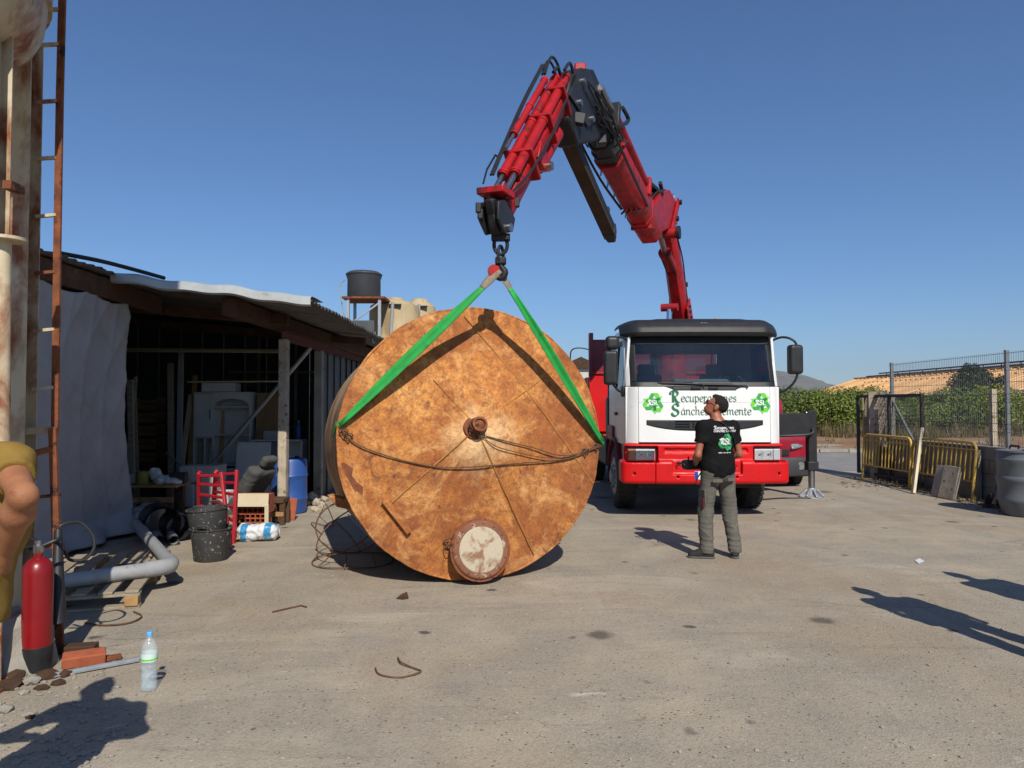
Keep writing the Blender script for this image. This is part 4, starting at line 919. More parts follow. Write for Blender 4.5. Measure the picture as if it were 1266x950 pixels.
m, t = newmat('amber'); t.b.inputs['Base Color'].default_value = (.55, .22, .12, 1); t.b.inputs['Roughness'].default_value = .15
glassmat('clear_lens', (.93, .95, .96), 1.45, .02, 1.2)
for s in (-1, 1):
    def LV(u): return .06 * u * u + .9 * max(0, abs(u) - 1.02) ** 2
    h = T().grid(lambda a, b: (s * (.70 + .43 * a), LV(.70 + .43 * a) + .06, .825 + .205 * b), 8, 2, (0, .02, 0)).obj('headlight', 'red_paint', truck)
    T().grid(lambda a, b: (s * (.72 + .27 * a), LV(.72 + .27 * a) + .022, .85 + .155 * b), 6, 2, (0, .02, 0)).obj('reflector', 'lamp_glass', h)
    for uu, rr_ in ((.79, .062), (.92, .058)): T().lathe([(rr_, .0), (rr_ * .9, -.012), (rr_ * .8, -.012), (rr_ * .72, -.004), (.02, -.006), (.018, .006), (.0, .012)], (s * uu, LV(uu) + .020, .928), -Y, 20, False).obj('bulb_bowl', 'chrome', h)
    T().grid(lambda a, b: (s * (1.0 + .10 * a), LV(1.0 + .10 * a) + .020, .85 + .155 * b), 4, 2, (0, .02, 0)).obj('indicator', 'amber' if s < 0 else 'lamp_glass', h)
    T().grid(lambda a, b: (s * (.712 + .395 * a), LV(.712 + .395 * a) - .022, .838 + .18 * b), 8, 3, (0, .004, 0)).obj('lens', 'clear_lens', h)
# wheels
def wheel(u, v, r_, w, parent, M, steer=0, name='wheel', dual=False):
    c = V((u, v, r_)); s = 1 if u > 0 else -1; ax = V((s * math.cos(steer), math.sin(steer), 0))
    ty = MB(M).lathe([(r_ * .60, -w / 2), (r_ * .78, -w / 2 - .01), (r_ * .94, -w / 2 + .015), (r_, -w / 2 + .05), (r_, w / 2 - .05), (r_ * .94, w / 2 - .015), (r_ * .78, w / 2 + .01), (r_ * .60, w / 2)], c, ax, 44, False).obj(name, 'rubber', parent, smooth=50)
    m = MB(M); q = ax.cross(Z).normalized()
    for k in range(40):
        t = 2 * math.pi * k / 40; o = c + q * (math.cos(t) * r_ * .998) + Z * (math.sin(t) * r_ * .998); rad = (o - c).normalized()
        for e in (-1, 1): m.beam(o + ax * (.05 * e), o + ax * (e * (w / 2 - .02)), .035, .022, rad)
    tag(m.obj('tread', 'rubber', ty), kind='stuff')
    rim = MB(M).lathe([(r_ * .61, w / 2), (r_ * .58, w / 2 + .012), (r_ * .55, w / 2 - .02), (r_ * .50, w / 2 - .06), (r_ * .40, w / 2 - .02), (r_ * .30, w / 2 + .0), (r_ * .22, w / 2 + .01), (r_ * .20, w / 2 + .06), (r_ * .05, w / 2 + .075)], c, ax, 36).obj('rim', 'pvc_grey' if name == 'wheel' else 'steel', ty, smooth=35)
    for k in range(10):
        t = 2 * math.pi * k / 10; o = c + q * (math.cos(t) * r_ * .34) + Z * (math.sin(t) * r_ * .34); MB(M).cyl(o + ax * (w / 2 - .03), o + ax * (w / 2 + .035), .02, n=6).obj('wheel_nut', 'steel', rim)
    return ty
for s in (-1, 1): wheel(.985 * s, 1.28, .50, .30, truck, TM)
for v in (5.6, 6.95):
    for s in (-1, 1): wheel(.98 * s, v, .50, .42, truck, TM)
for s in (-1, 1):
    fd = T(); pts = [V((0, 1.28 + .60 * math.cos(t), .50 + .60 * math.sin(t))) for t in [R(170) - R(160) * i / 14 for i in range(15)]]
    fd.grid(lambda a, b: V((s * (.80 + .36 * b), 0, 0)) + pts[int(round(a * 14))], 14, 2, (0, 0, .025)).obj('fender', 'dark_red', truck, .008)
    T().bx(.86 * s, 1.15 * s, 1.90, 1.93, .35, .85).obj('mud_flap', 'rubber', truck)
    T().bx(1.02 * s, 1.16 * s, 1.30, 1.92, 1.06, 1.30).obj('fender_top', 'dark_red', truck, .03)
    T().tube([(.98 * s, .5, .98), (1.06 * s, .62, .75), (1.06 * s, .66, .45)], .03, 8).obj('step_bracket', 'black_paint', truck)
T().bx(-.45, .45, .35, 7.6, .62, .90).obj('chassis', 'black_paint', truck, .02)
T().bx(-1.0, 1.0, 1.2, 1.36, .44, .58).obj('axle', 'black_paint', truck, .03)
T().bx(-.9, .9, .3, .9, .42, .62).obj('engine_guard', 'black_paint', truck, .02)
T().bx(-.75, .8, .5, 2.0, .62, 1.0).obj('engine', 'black_paint', truck, .03)
for s in (-1, 1): T().bx(.62 * s, 1.12 * s, 2.4, 3.6, .55, 1.05).obj('fuel_tank' if s > 0 else 'battery_box', 'black_paint', truck, .06)
T().cyl((-1.02, 2.15, 1.1), (-1.02, 2.15, 2.0), .1).obj('air_intake', 'black_plastic', truck)
T().bx(-1.14, -.86, 1.99, 2.35, 1.12, 1.78).obj('air_filter_box', 'black_plastic', truck, .05)
# bed: dark headboard over a bright red lower body
bed = T().bx(-1.24, 1.24, 3.95, 8.4, 1.05, 1.16).bx(-1.24, -1.17, 4.3, 8.4, 1.16, 2.2).bx(1.17, 1.24, 4.3, 8.4, 1.16, 2.2).obj('bed', 'red_paint', truck, .01)
T().bx(-1.25, 1.25, 3.90, 4.02, 1.10, 2.28).obj('headboard', 'red_paint', bed, .02)
T().bx(-1.19, 1.19, 3.93, 3.99, 2.30, 2.93).obj('headboard_top', 'dark_red', bed, .012)
for s in (-1, 1): T().bx(1.17 * s, 1.25 * s, 3.88, 4.06, 2.2, 3.06).obj('corner_post', 'dark_red', bed, .012)
for k in range(5): T().bx(-1.255, -1.23, 4.6 + .85 * k, 4.7 + .85 * k, 1.16, 2.2).obj('rib', 'red_worn', bed)
T().bx(-1.2, 1.2, 3.86, 3.93, 2.24, 2.30).obj('headboard_rail', 'red_worn', bed, .01)
for u in (-.55, .0, .55): T().bx(u - .03, u + .03, 3.90, 3.935, 2.30, 2.92).obj('stiffener', 'dark_red', bed)
# mirrors
def mirror(s):
    r_ = T().tube(spline([(s * 1.05, .30, 2.58), (s * 1.17, .20, 2.63), (s * 1.28, .12, 2.60), (s * 1.36, .10, 2.50), (s * 1.38, .10, 2.2), (s * 1.33, .12, 1.98), (s * 1.20, .22, 1.84), (s * 1.10, .30, 1.86)], 5), .017, 8).obj('mirror_arm', 'black_plastic', truck)
    def f(P): return rbox(P, (s * 1.34, .12, 2.30 if s > 0 else 2.18), (.105, .075, .215 if s > 0 else .25), .05, Matrix.Rotation(.12 * s, 3, 'Z'))
    mh_ = sdf_obj('mirror_housing', f, (s * 1.34 - .2, -.05, 1.85), (s * 1.34 + .2, .3, 2.6), .011, 'black_plastic', r_, TM)
    T().box((s * 1.34, .205, 2.30 if s > 0 else 2.18), (.16, .01, .36)).obj('mirror_glass', 'chrome', mh_)
    if s < 0: sdf_obj('wide_mirror', lambda P: rbox(P, (s * 1.32, .11, 2.54), (.10, .08, .10), .06), (-1.5, -.05, 2.38), (-1.15, .3, 2.7), .011, 'black_plastic', r_, TM)
    T().bx(s * 1.10, s * 1.16, .24, .40, 1.76, 1.92).obj('arm_base', 'black_plastic', r_, .02)
mirror(-1); mirror(1)

# ------------------------------------------------------------------ lettering and emblem (painted on, flat shapes a few mm proud)
G = {'e': (.43, [[(.05, .26), (.35, .30), (.33, .44), (.21, .5), (.07, .40), (.05, .18), (.15, .02), (.28, .02), (.40, .13)]]),
     'c': (.41, [[(.35, .40), (.25, .5), (.10, .44), (.04, .25), (.11, .05), (.25, .01), (.38, .11)]]),
     'u': (.50, [[(.0, .46), (.07, .49), (.07, .15), (.15, .01), (.27, .06), (.35, .2)], [(.35, .5), (.35, .08), (.45, .02)]]),
     'p': (.45, [[(.0, .45), (.07, .5), (.07, -.26)], [(.07, .38), (.2, .5), (.34, .40), (.35, .15), (.23, .01), (.08, .08)]]),
     'r': (.36, [[(.0, .45), (.07, .5), (.07, 0)], [(.07, .30), (.18, .48), (.32, .46)]]),
     'a': (.47, [[(.34, .45), (.18, .5), (.05, .35), (.06, .1), (.16, .01), (.29, .12), (.34, .3)], [(.34, .5), (.34, .08), (.44, .02)]]),
     'i': (.22, [[(.02, .46), (.08, .5), (.08, .05), (.17, .02)], [(.07, .66), (.10, .70)]]),
     'o': (.46, [[(.22, .5), (.07, .41), (.05, .16), (.2, .0), (.36, .1), (.38, .35), (.22, .5)]]),
     'n': (.50, [[(.0, .45), (.07, .5), (.07, 0)], [(.07, .32), (.2, .49), (.33, .42), (.34, .06), (.45, .02)]]),
     'm': (.74, [[(.0, .45), (.07, .5), (.07, 0)], [(.07, .32), (.2, .49), (.31, .42), (.32, 0)], [(.32, .32), (.45, .49), (.57, .42), (.58, .06), (.69, .02)]]),
     's': (.36, [[(.32, .42), (.19, .5), (.07, .41), (.12, .29), (.26, .22), (.29, .1), (.17, .0), (.03, .07)]]),
     'h': (.50, [[(.0, .76), (.07, .82), (.07, 0)], [(.07, .32), (.2, .49), (.33, .42), (.34, .06), (.45, .02)]]),
     'z': (.42, [[(.04, .44), (.10, .48), (.35, .47), (.05, .03), (.30, .02), (.39, .06)]]),
     'l': (.22, [[(.0, .76), (.08, .82), (.08, .06), (.18, .02)]]),
     't': (.32, [[(.10, .68), (.10, .08), (.20, .0), (.30, .07)], [(.0, .47), (.28, .49)]]),
     "'": (0, [[(-.28, .60), (-.16, .72)]]),
     'R': (.62, [[(.14, .78), (.14, .02)], [(-.06, .56), (-.04, .74), (.12, .83), (.36, .80), (.46, .64), (.36, .48), (.16, .42)], [(.22, .42), (.36, .12), (.50, .0), (.60, .06)]]),
     'S': (.56, [[(.46, .66), (.36, .82), (.16, .80), (.06, .63), (.16, .47), (.36, .38), (.44, .2), (.30, .02), (.10, .03), (.0, .16), (.06, .24)]]),
     'L': (.5, [[(.12, .8), (.12, .03), (.46, .03)]]), 'C': (.6, [[(.5, .66), (.36, .82), (.14, .74), (.04, .42), (.14, .08), (.36, .0), (.54, .14)]]),
     '-': (.3, [[(.02, .25), (.24, .25)]]), ' ': (.26, [])}
def strokes(m, text, org, ex, ey, size, w, nib=.6, bold_caps=1.0):
    """broad-nib lettering laid in the plane of ex, ey"""
    x = 0; org, ex, ey = V(org), V(ex), V(ey); nv = (math.cos(nib), math.sin(nib))
    for ch in text:
        adv, sts = G[ch]
        for st_ in sts:
            pts = [V((p[0], p[1], 0)) for p in st_]
            if len(pts) > 2 and ch != 'L': pts = spline(pts, 4)
            rows = []
            for i, p in enumerate(pts):
                d = (pts[min(i + 1, len(pts) - 1)] - pts[max(i - 1, 0)]).normalized(); nr_ = V((-d.y, d.x, 0))
                th = w * (.30 + .70 * abs(nr_.x * nv[0] + nr_.y * nv[1]))
                for sg in (-1, 1):
                    q = p + nr_ * (th / 2 * sg); rows.append(org + ex * ((x + q.x) * size) + ey * (q.y * size))
            m.add(rows, [(2 * i, 2 * i + 1, 2 * i + 3, 2 * i + 2) for i in range(len(pts) - 1)])
        x += adv
    return x * size
def arrows(ms, org, ex, ey, rad):
    """three bent arrows chasing round a triangle: ms = (dark green builder, light green builder, mid green builder)"""
    org, ex, ey = V(org), V(ex), V(ey)
    ms[0].add([org + (ex * math.cos(t) + ey * math.sin(t)) * (rad * .46) - ex.cross(ey) * 0 for t in [2 * math.pi * i / 12 for i in range(12)]], [tuple(range(12))])
    for k in range(3):
        a = k * 2 * math.pi / 3; ca, sa = math.cos(a), math.sin(a)
        f = lambda p: org + (ex * (p[0] * ca - p[1] * sa) + ey * (p[0] * sa + p[1] * ca)) * rad
        ms[0].add([f(p) for p in ((-.50, .40), (-.22, .92), (.16, .92), (-.02, .56), (-.14, .20))], [(0, 1, 2, 3, 4)])                     # folded part
        ms[1].add([f(p) for p in ((.00, .95), (.40, .95), (.62, .58), (.80, .66), (.62, .10), (.08, .24), (.28, .36), (.14, .62))], [(0, 1, 2, 7), (7, 2, 6), (2, 3, 4), (2, 4, 5), (2, 5, 6)])
        ms[2].add([f(p) for p in ((-.60, .36), (-.16, .16), (-.30, -.08), (-.72, .14))], [(0, 1, 2, 3)])
def flat(name, c, rough=.45):
    m, t = newmat(name); t.b.inputs['Base Color'].default_value = lin(c); t.b.inputs['Roughness'].default_value = rough; return m
flat('print_dark', (.012, .13, .05)); flat('print_light', (.13, .55, .04)); flat('print_mid', (.03, .33, .06)); flat('print_white', (.85, .85, .85)); flat('print_letter', (.02, .11, .06))
def wrap(m, off):
    for i, p in enumerate(m.v): m.v[i] = FR(p.x, p.z, off)
    m.v = [TM @ p for p in m.v]; return m
m = MB(); strokes(m, 'R', (-.485, 0, 1.670), X, Z, .205, .20); strokes(m, 'S', (-.475, 0, 1.480), X, Z, .205, .20); wrap(m, .004).obj('capital_letter', 'print_dark', truck, smooth=0, fixn=False)
m = MB(); strokes(m, 'ecuperaciones', (-.345, 0, 1.685), X, Z, .148, .105); wrap(m, .004).obj('lettering', 'print_letter', truck, smooth=0, fixn=False)
m = MB(); strokes(m, "a'nchez", (-.345, 0, 1.495), X, Z, .148, .105); wrap(m, .004).obj('lettering', 'print_letter', truck, smooth=0, fixn=False)
m = MB(); strokes(m, 'Clemente', (.125, 0, 1.495), X, Z, .150, .105); wrap(m, .004).obj('lettering', 'print_letter', truck, smooth=0, fixn=False)
for u in (-.735, .815):
    ms = (MB(), MB(), MB()); arrows(ms, (u, 0, 1.665), X, Z, .155)
    em = wrap(ms[0], .004).obj('emblem', 'print_mid', truck, smooth=0, fixn=False)
    wrap(ms[1], .0045).obj('emblem_arrow', 'print_light', em, smooth=0, fixn=False); wrap(ms[2], .005).obj('emblem_fold', 'print_dark', em, smooth=0, fixn=False)
    m = MB(); strokes(m, 'RSL', (u - .072, 0, 1.64), X, Z, .082, .17); wrap(m, .0065).obj('emblem_text', 'print_white', em, smooth=0, fixn=False)

# ------------------------------------------------------------------ outrigger of the crane
oy = 12.95; fo = gr(1005, 617); bz = 1.30
ox = at(1003, 560, oy).x; fo = V((ox + .03, oy, 0))
ob = MB().bx(XC + .3, ox - .06, oy - .13, oy + .13, bz - .20, bz + .19).obj('outrigger_beam', 'black_paint', crane, .015)
MB().bx(XC - 1.0, XC + 1.0, oy - .16, oy + .16, .84, 1.15).obj('outrigger_box', 'black_paint', crane, .02)
MB().bx(XC + .95, XC + 1.15, oy - .17, oy + .17, .9, 1.52).obj('outrigger_neck', 'black_paint', crane, .02)
lg = MB().bx(ox - .075, ox + .075, oy - .075, oy + .075, .55, bz + .24).obj('outrigger_leg', 'black_paint', crane, .012)
MB().bx(ox - .095, ox + .095, oy - .095, oy + .095, .48, .64).obj('leg_collar', 'black_plastic', lg, .015)
MB().cyl((ox, oy, .14), (ox, oy, .55), .055, n=18).obj('leg_rod', 'steel', lg)
for k in range(7): MB().cyl((ox - .08, oy - .02, bz - .22 + .07 * k), (ox - .095, oy - .02, bz - .22 + .07 * k), .016, n=8).obj('bolt', 'steel', lg)
ft = MB().lathe([(.21, 0), (.215, .012), (.18, .028), (.09, .08), (.08, .16), (.06, .17)], (ox, oy, 0), n=8).obj('leg_foot', 'galvanised', lg, .008)
for k in range(8):
    a = k * math.pi / 4; MB().beam((ox + .07 * math.cos(a), oy + .07 * math.sin(a), .13), (ox + .21 * math.cos(a), oy + .21 * math.sin(a), .018), .03, .06).obj('foot_rib', 'galvanised', ft, .005)
MB().tube(spline([(XC + 1.0, YF + .5, 1.05), (XC + 1.25, YF + .9, 1.0), (XC + 1.6, oy - .35, 1.08), (ox - .12, oy - .16, bz - .18), (ox - .02, oy - .12, bz - .08)], 6), .026, 8).obj('hose', 'black_plastic', crane)
MB().tube(spline([(XC + .9, 12.2, .02), (4.6, 12.7, .015), (5.0, 12.75, .02), (ox - .1, oy - .2, .015)], 6), .012, 6).obj('ground_cable', 'black_plastic', crane)

# ------------------------------------------------------------------ red van behind the outrigger
VM = Matrix.Translation((5.05, 14.35, 0))
van = top('van', 'dark red panel van parked beside the truck behind the outrigger', 'van', (5.05, 15.6, 0))
pm('van_lamp', (.34, .35, .36), (.22, .23, .24), 18, .12, .4); pm('van_red', (.30, .012, .03), (.24, .012, .025), 2, .3, coat=.6, rvar=.05)
def van_sdf(P):
    u, v, z = P[..., 0], P[..., 1], P[..., 2]; w = .90 - .10 * np.maximum(0, z - 1.0) ** 1.3
    Q = P.copy(); Q[..., 1] = v - .22 * u * u
    body = rbox(Q, (0, 2.15, .66), (.905, 2.12, .42), .14)
    hood = np.maximum(rbox(Q, (0, 1.0, .88), (.84, .95, .22), .14), (z - (.98 + .16 * v)))
    Q2 = Q.copy(); Q2[..., 0] = u * (1 + .12 * np.maximum(0, z - 1.0))
    cab = rbox(Q2, (0, 2.75, 1.30), (.89, 1.55, .53), .16)
    cab = np.maximum(cab, (z - (1.02 + 1.05 * (v - .78))) * .69)
    d = smin([body, hood, cab], .05)
    for s in (-1, 1):
        for c in (.78, 3.35): d = np.maximum(d, -np.maximum(np.sqrt((v - c) ** 2 + (z - .33) ** 2) - .38, .62 - s * u))
    return d
sdf_obj('body', van_sdf, (-1.05, -.15, .15), (1.05, 4.5, 1.95), .03, 'van_red', van, VM)
def vfront(u, z): return .22 * u * u + (.03 if z < .9 else .03 + (z - .9) * .9)
MB(VM).grid(lambda a, b: ((-.86 + 1.72 * a), .22 * (-.86 + 1.72 * a) ** 2 + .005 - .03 * math.sin(math.pi * b), .22 + .38 * b), 20, 8, (0, .1, 0)).obj('bumper', 'cab_trim', van, smooth=180)
MB(VM).grid(lambda a, b: ((-.42 + .84 * a), .22 * (-.42 + .84 * a) ** 2 + .0, .64 + .12 * b), 12, 3, (0, .06, 0)).obj('grille', 'black_plastic', van)
for s in (-1, 1):
    MB(VM).grid(lambda a, b: (s * (.46 + .40 * a), .22 * (.46 + .40 * a) ** 2 - .0 + .10 * a * a + .10 * b - .03, .76 + .06 * a + (.17 + .07 * a) * b), 10, 5, (0, .05, 0)).obj('headlight', 'van_lamp', van, smooth=180)
    MB(VM).lathe([(.07, 0), (.075, .012), (.05, .016), (.0, .01)], (s * .66, .22 * .44 - .02, .43), -Y, 18).obj('fog_lamp', 'van_lamp', van)
    for c in (.78, 3.35): wheel(s * .78, c, .32, .20, van, VM, name='wheel')
    MB(VM).box((s * 1.0, 1.05, 1.12), (.14, .10, .2)).obj('mirror', 'black_plastic', van, .03)
    MB(VM).grid(lambda a, b: (s * (.885 - .10 * b * .45), 1.25 + .85 * a - .0, 1.08 + (.42 * b) * min(1, .35 + a * 1.4)), 6, 4, (.004 * s, 0, 0)).obj('side_window', 'black_plastic', van)
MB(VM).grid(lambda a, b: ((-.70 + 1.40 * a) * (1 - .12 * b), .22 * (-.70 + 1.40 * a) ** 2 + .80 + .50 * b, 1.06 + .50 * b), 14, 6, (0, .02, 0)).obj('windscreen', 'black_plastic', van, smooth=180)
# ------------------------------------------------------------------ shed on the left
pm('roof_sheet', '6a6a68', '55504a', 2.5, .6, .3, spots='5a3c28', spot_scale=2.2, spot_cut=.56, spot_w=.12)
pm('flashing', 'b8bcbc', '9da2a3', 3, .45, .2, spots='8a8378', spot_scale=5, spot_cut=.62)
pm('beam_wood', '5a3f2c', '3f2a1b', 5, .85, bump=.4, bscale=35, spots='7b5a3e', spot_scale=6, spot_cut=.62)
pm('red_oxide', '6b2a20', '54201a', 4, .7, spots='3a1c14', spot_scale=6, spot_cut=.6)
pm('earth_floor', '5b5148', '463e36', 2, .95, bump=.3, bscale=30)
shed = top('shed', 'open fronted shed with corrugated roof, wooden beams and a whitewashed post', 'shed', (-6.5, 11, 0))
def rA(x): return 2.90 + (-2.45 - x) * .118
def corr(m, x0, x1, d0, d1, zf, per=.17, amp=.022, sag=.0, th=.006):
    n = int((d1 - d0) / per * 6)
    return m.grid(lambda a, b: (x0 + (x1 - x0) * b, d0 + (d1 - d0) * a, zf(x0 + (x1 - x0) * b) + amp * math.sin(2 * math.pi * (d1 - d0) * a / per) + sag * math.sin(a * 9) * (1 - b)), n, 5, (0, 0, -th))
d = 8.8
while d < 16.9:
    m = MB(); j = rnd.uniform(-.04, .03); corr(m, -2.45 + j, -10.2, d, min(17.2, d + 1.06), lambda x: rA(x) + .006 * ((d * 10) % 2), sag=.006); m.obj('roof_sheet', 'roof_sheet', shed, smooth=180); d += 1.02
d = 4.6
while d < 9.3:
    m = MB(); j = rnd.uniform(-.05, .03); corr(m, -4.78 + j, -10.2, d, d + 1.0, lambda x: 3.22 + (-4.8 - x) * .10, sag=.006); m.obj('roof_sheet', 'roof_sheet', shed, smooth=180); d += .97
def flash(a, b):
    x = -4.85 + 2.42 * a; z = rA(x) + .035 + .012 * math.sin(x * 5) + .01 * math.sin(x * 11 + 1); p = [(.55, .03), (.25, .035), (.0, .03), (-.05, .0), (-.055, -.075), (-.02, -.095)]
    i = min(4, int(b * 5)); t = b * 5 - i; return (x, 8.8 + p[i][0] + (p[i + 1][0] - p[i][0]) * t, z + p[i][1] + (p[i + 1][1] - p[i][1]) * t)
MB().grid(flash, 60, 15, (0, 0, -.004)).obj('roof_flashing', 'flashing', shed, smooth=45)
MB().beam((-4.93, 5.0, 3.10), (-4.93, 10.1, 3.03), .12, .24).obj('beam', 'beam_wood', shed, .012)
MB().beam((-3.56, 9.1, 2.88), (-3.25, 17.0, 2.80), .16, .22).obj('beam', 'beam_wood', shed, .012)
MB().beam((-10, 10.4, 3.42), (-3.2, 10.4, 2.86), .10, .16).obj('beam', 'beam_wood', shed, .01)
MB().beam((-10, 13.4, 3.42), (-2.7, 13.4, 2.80), .10, .14).obj('beam', 'beam_wood', shed, .01)
m = MB(); a_, b_ = V((-3.36, 10.6, 2.66)), V((-3.36, 16.9, 2.66)); m.beam(a_ + Z * .065, b_ + Z * .065, .11, .012).beam(a_ - Z * .065, b_ - Z * .065, .11, .012).beam(a_, b_, .012, .122)
m.obj('steel_beam', 'red_oxide', shed)
MB().beam((-3.33, 10.62, 0), (-3.33, 10.62, 2.60), .15, .13).obj('post', 'whitewash', shed, .02)
MB().bx(-3.46, -3.32, 12.70, 12.84, 0, 2.6).obj('post', 'concrete', shed, .012)
MB().cyl(at(262, 575, 12.3), at(384, 430, 12.0), .035, n=10).obj('brace', 'galvanised', shed)
for k in range(9):
    d0 = 12.86 + .5 * k; m = MB()
    m.bx(-3.43, -3.40, d0, d0 + .49, .02, 2.62); m.bx(-3.395, -3.375, d0 + .02, d0 + .07, .02, 2.62)
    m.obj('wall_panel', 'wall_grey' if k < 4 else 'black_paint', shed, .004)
for k in range(14):
    x0 = -10.2 + .5 * k; m = MB().bx(x0, x0 + .49, 16.9, 16.94, 0, 3.6); m.bx(x0 + .02, x0 + .06, 16.87, 16.9, 0, 3.6); m.obj('wall_panel', 'wall_grey', shed, .004)
MB().bx(-10.25, -10.2, 4.6, 17.2, 0, 3.9).obj('side_wall', 'wall_grey', shed); MB().bx(-10.2, -5.0, 4.6, 4.66, 0, 3.6).obj('front_wall', 'wall_grey', shed)
for k in range(5): MB().bx(-5.0, -4.96, 4.66 + .48 * k, 5.13 + .48 * k, 0, 3.15).obj('wall_panel', 'wall_grey', shed, .004)
for k in range(6): MB().bx(-6.2 + .42 * k, -6.13 + .42 * k, 16.5, 16.57, 0, 3.2).obj('stud', 'pvc_grey' if k % 2 else 'dark_wood', shed)
MB().bx(-6.4, -3.6, 16.45, 16.5, 2.35, 2.40).obj('shelf_rail', 'pvc_grey', shed)
tag(MB().bx(-10.1, -5.0, 5.0, 16.8, .003, .006).bx(-5.0, -3.5, 10.9, 16.8, .004, .007).obj('shed_floor', 'earth_floor', smooth=0), kind='structure')
MB().tube(spline([at(72, 313, 7.9), at(120, 322, 8.3), at(160, 332, 8.7), at(203, 344, 9.2)], 4), .025, 8).obj('roof_cable', 'black_plastic', shed)
MB().tube(arc(at(462, 416, 13.6), .12, R(200), R(340), 8, Y, Z), .02, 6).obj('gutter_hook', 'galvanised', shed)
# white tarpaulin
pm('tarp_white', 'a6a7a6', '949696', 2.2, .7, bump=.5, bscale=16, spots='848688', spot_scale=2, spot_cut=.6, spot_w=.2)
def tarp(a, b):
    d = 6.6 + 2.62 * a; z = 2.98 - 2.93 * b - .10 * abs(math.sin(a * 9)) * (1 - b) * .9
    cr = lambda t: 1 - abs(math.sin(t)); dg = math.exp(-2.2 * (1 - a) - 1.6 * b)
    fold = .022 * math.sin(a * 13 + 1.2 * b + math.sin(3 * b)) + .020 * cr(17 * a + 2.2 * math.sin(2.3 * b)) ** 3 * (.4 + .6 * (1 - b)) + .05 * dg * cr(15 * (a + .75 * b)) ** 2 + .010 * cr(9 * b + 4 * a + 2 * math.sin(5 * a)) ** 4 + .007 * cr(23 * (b - .35 * a) + 3 * math.sin(4 * a)) ** 5 + .006 * cr(31 * (a * .6 + b * .8)) ** 5
    d += (-.18 * math.sin(math.pi * b) ** 2 * (1 if a > .5 else 0) * (a - .5) * 2) + (.10 + .12 * b * b) * a * math.sin(b * 2.2) * (a > .6)
    x = -4.90 + fold + (.20 * max(0, b - .92) / .08) * (.4 + .6 * math.sin(a * 12) ** 2)
    return (x, d, max(.012 + .02 * (1 + math.sin(a * 23)) * (b > .95), z))
tag(MB().grid(tarp, 130, 120, (-.004, 0, 0)).obj('tarpaulin', 'tarp_white', smooth=180), 'creased white tarpaulin hanging from the shed beam to the ground', 'tarpaulin')

# ------------------------------------------------------------------ silo on columns, iron ladder
silo = top('silo', 'rust streaked cream silo with dished bottom standing on steel columns', 'silo', (-3.90, 4.1, 0))
sc_ = V((-3.90, 4.1, 0.2))
MB().lathe([(.05, 3.30), (.35, 3.36), (.75, 3.52), (.95, 3.68), (1.03, 3.85), (1.05, 3.98), (1.05, 7.4), (.6, 8.0), (.1, 8.1)], sc_, n=48).obj('vessel', 'cream_paint', silo, smooth=35)
MB().lathe([(1.052, 4.0), (1.075, 4.0), (1.075, 4.06), (1.052, 4.06)], sc_, n=48).obj('band', 'cream_paint', silo)
def hcol(p, z1, w, ang=0.0, z0=0.0):
    m = MB(); Rz = Matrix.Rotation(ang, 3, 'Z')
    for s in (-1, 1): m.box(V((p[0], p[1], (z0 + z1) / 2)) + Rz @ V((0, s * w / 2, 0)), (w, .012, z1 - z0), Rz)
    m.box(V((p[0], p[1], (z0 + z1) / 2)), (.010, w - .012, z1 - z0), Rz); return m
hcol((-3.25, 4.80), 4.1, .15, R(8)).obj('column', 'cream_paint', silo, .002)
hcol((-3.06, 4.25), 3.95, .13, R(4)).obj('column', 'cream_paint', silo, .002)
for p in ((-4.5, 3.5), (-4.5, 4.8), (-3.05, 3.3)): hcol(p, 3.8, .15).obj('column', 'cream_paint', silo, .002)
for p in ((-3.25, 4.80), (-3.06, 4.25)): MB().box((p[0], p[1], .01), (.28, .28, .02)).obj('base_plate', 'rust_iron', silo)
MB().box(at(17, 232, 4.15), (.05, .12, .05)).obj('stub', 'rust_iron', silo, .003)
MB().lathe([(.11, 0), (.11, .018)], at(6, 298, 4.15), n=20).obj('flange', 'cream_paint', silo)
MB().cyl(at(3, 298, 4.15), at(1, 560, 4.15), .045).obj('downpipe', 'cream_paint', silo)
m = MB().lathe([(.26, 0), (.24, .10), (.20, .28), (.14, .34), (.1, .35)], (-3.16, 4.62, 0), n=9)
for i, p in enumerate(m.v): m.v[i] = p + V((rnd.uniform(-.03, .03), rnd.uniform(-.03, .03), rnd.uniform(-.02, .02) if p.z > .02 else 0))
m.obj('footing', 'concrete', silo, smooth=0)
LD = 4.88
lad = top('iron_ladder', 'tall narrow rusty iron ladder fixed to the silo column', 'ladder', (at(90, 798, LD).x, LD, 0))
rail = [at(78, -40, LD), at(74, 120, LD), at(71, 300, LD), at(68, 540, LD)]
m = MB()
for p, q in zip(rail, rail[1:]): m.beam(p, q, .046, .018, Y)
m.obj('rail', 'rust_iron', lad)
MB().beam(at(68, 530, LD) + V((0, -.025, 0)), V((gr(92, 799).x, LD - .02, .0)), .05, .02, Y).obj('lower_rail', 'rust_iron', lad)
for y, l, r_, w in ((12, 56, 74, .02), (55, 47, 74, .02), (125, 45, 72, .02), (195, 43, 71, .02), (266, 41, 71, .02), (336, 40, 70, .02), (407, 38, 69, .02), (479, 37, 68, .02), (612, 36, 75, .022), (674, 34, 80, .022)):
    MB().beam(V((-3.20, 4.86, at(40, y + 3, LD).z - .0)), at(r_ - 1, y, LD), w * 1.3, w, Z).obj('rung', 'rust_iron' if y > 560 or y in (336,) else 'cream_paint', lad)
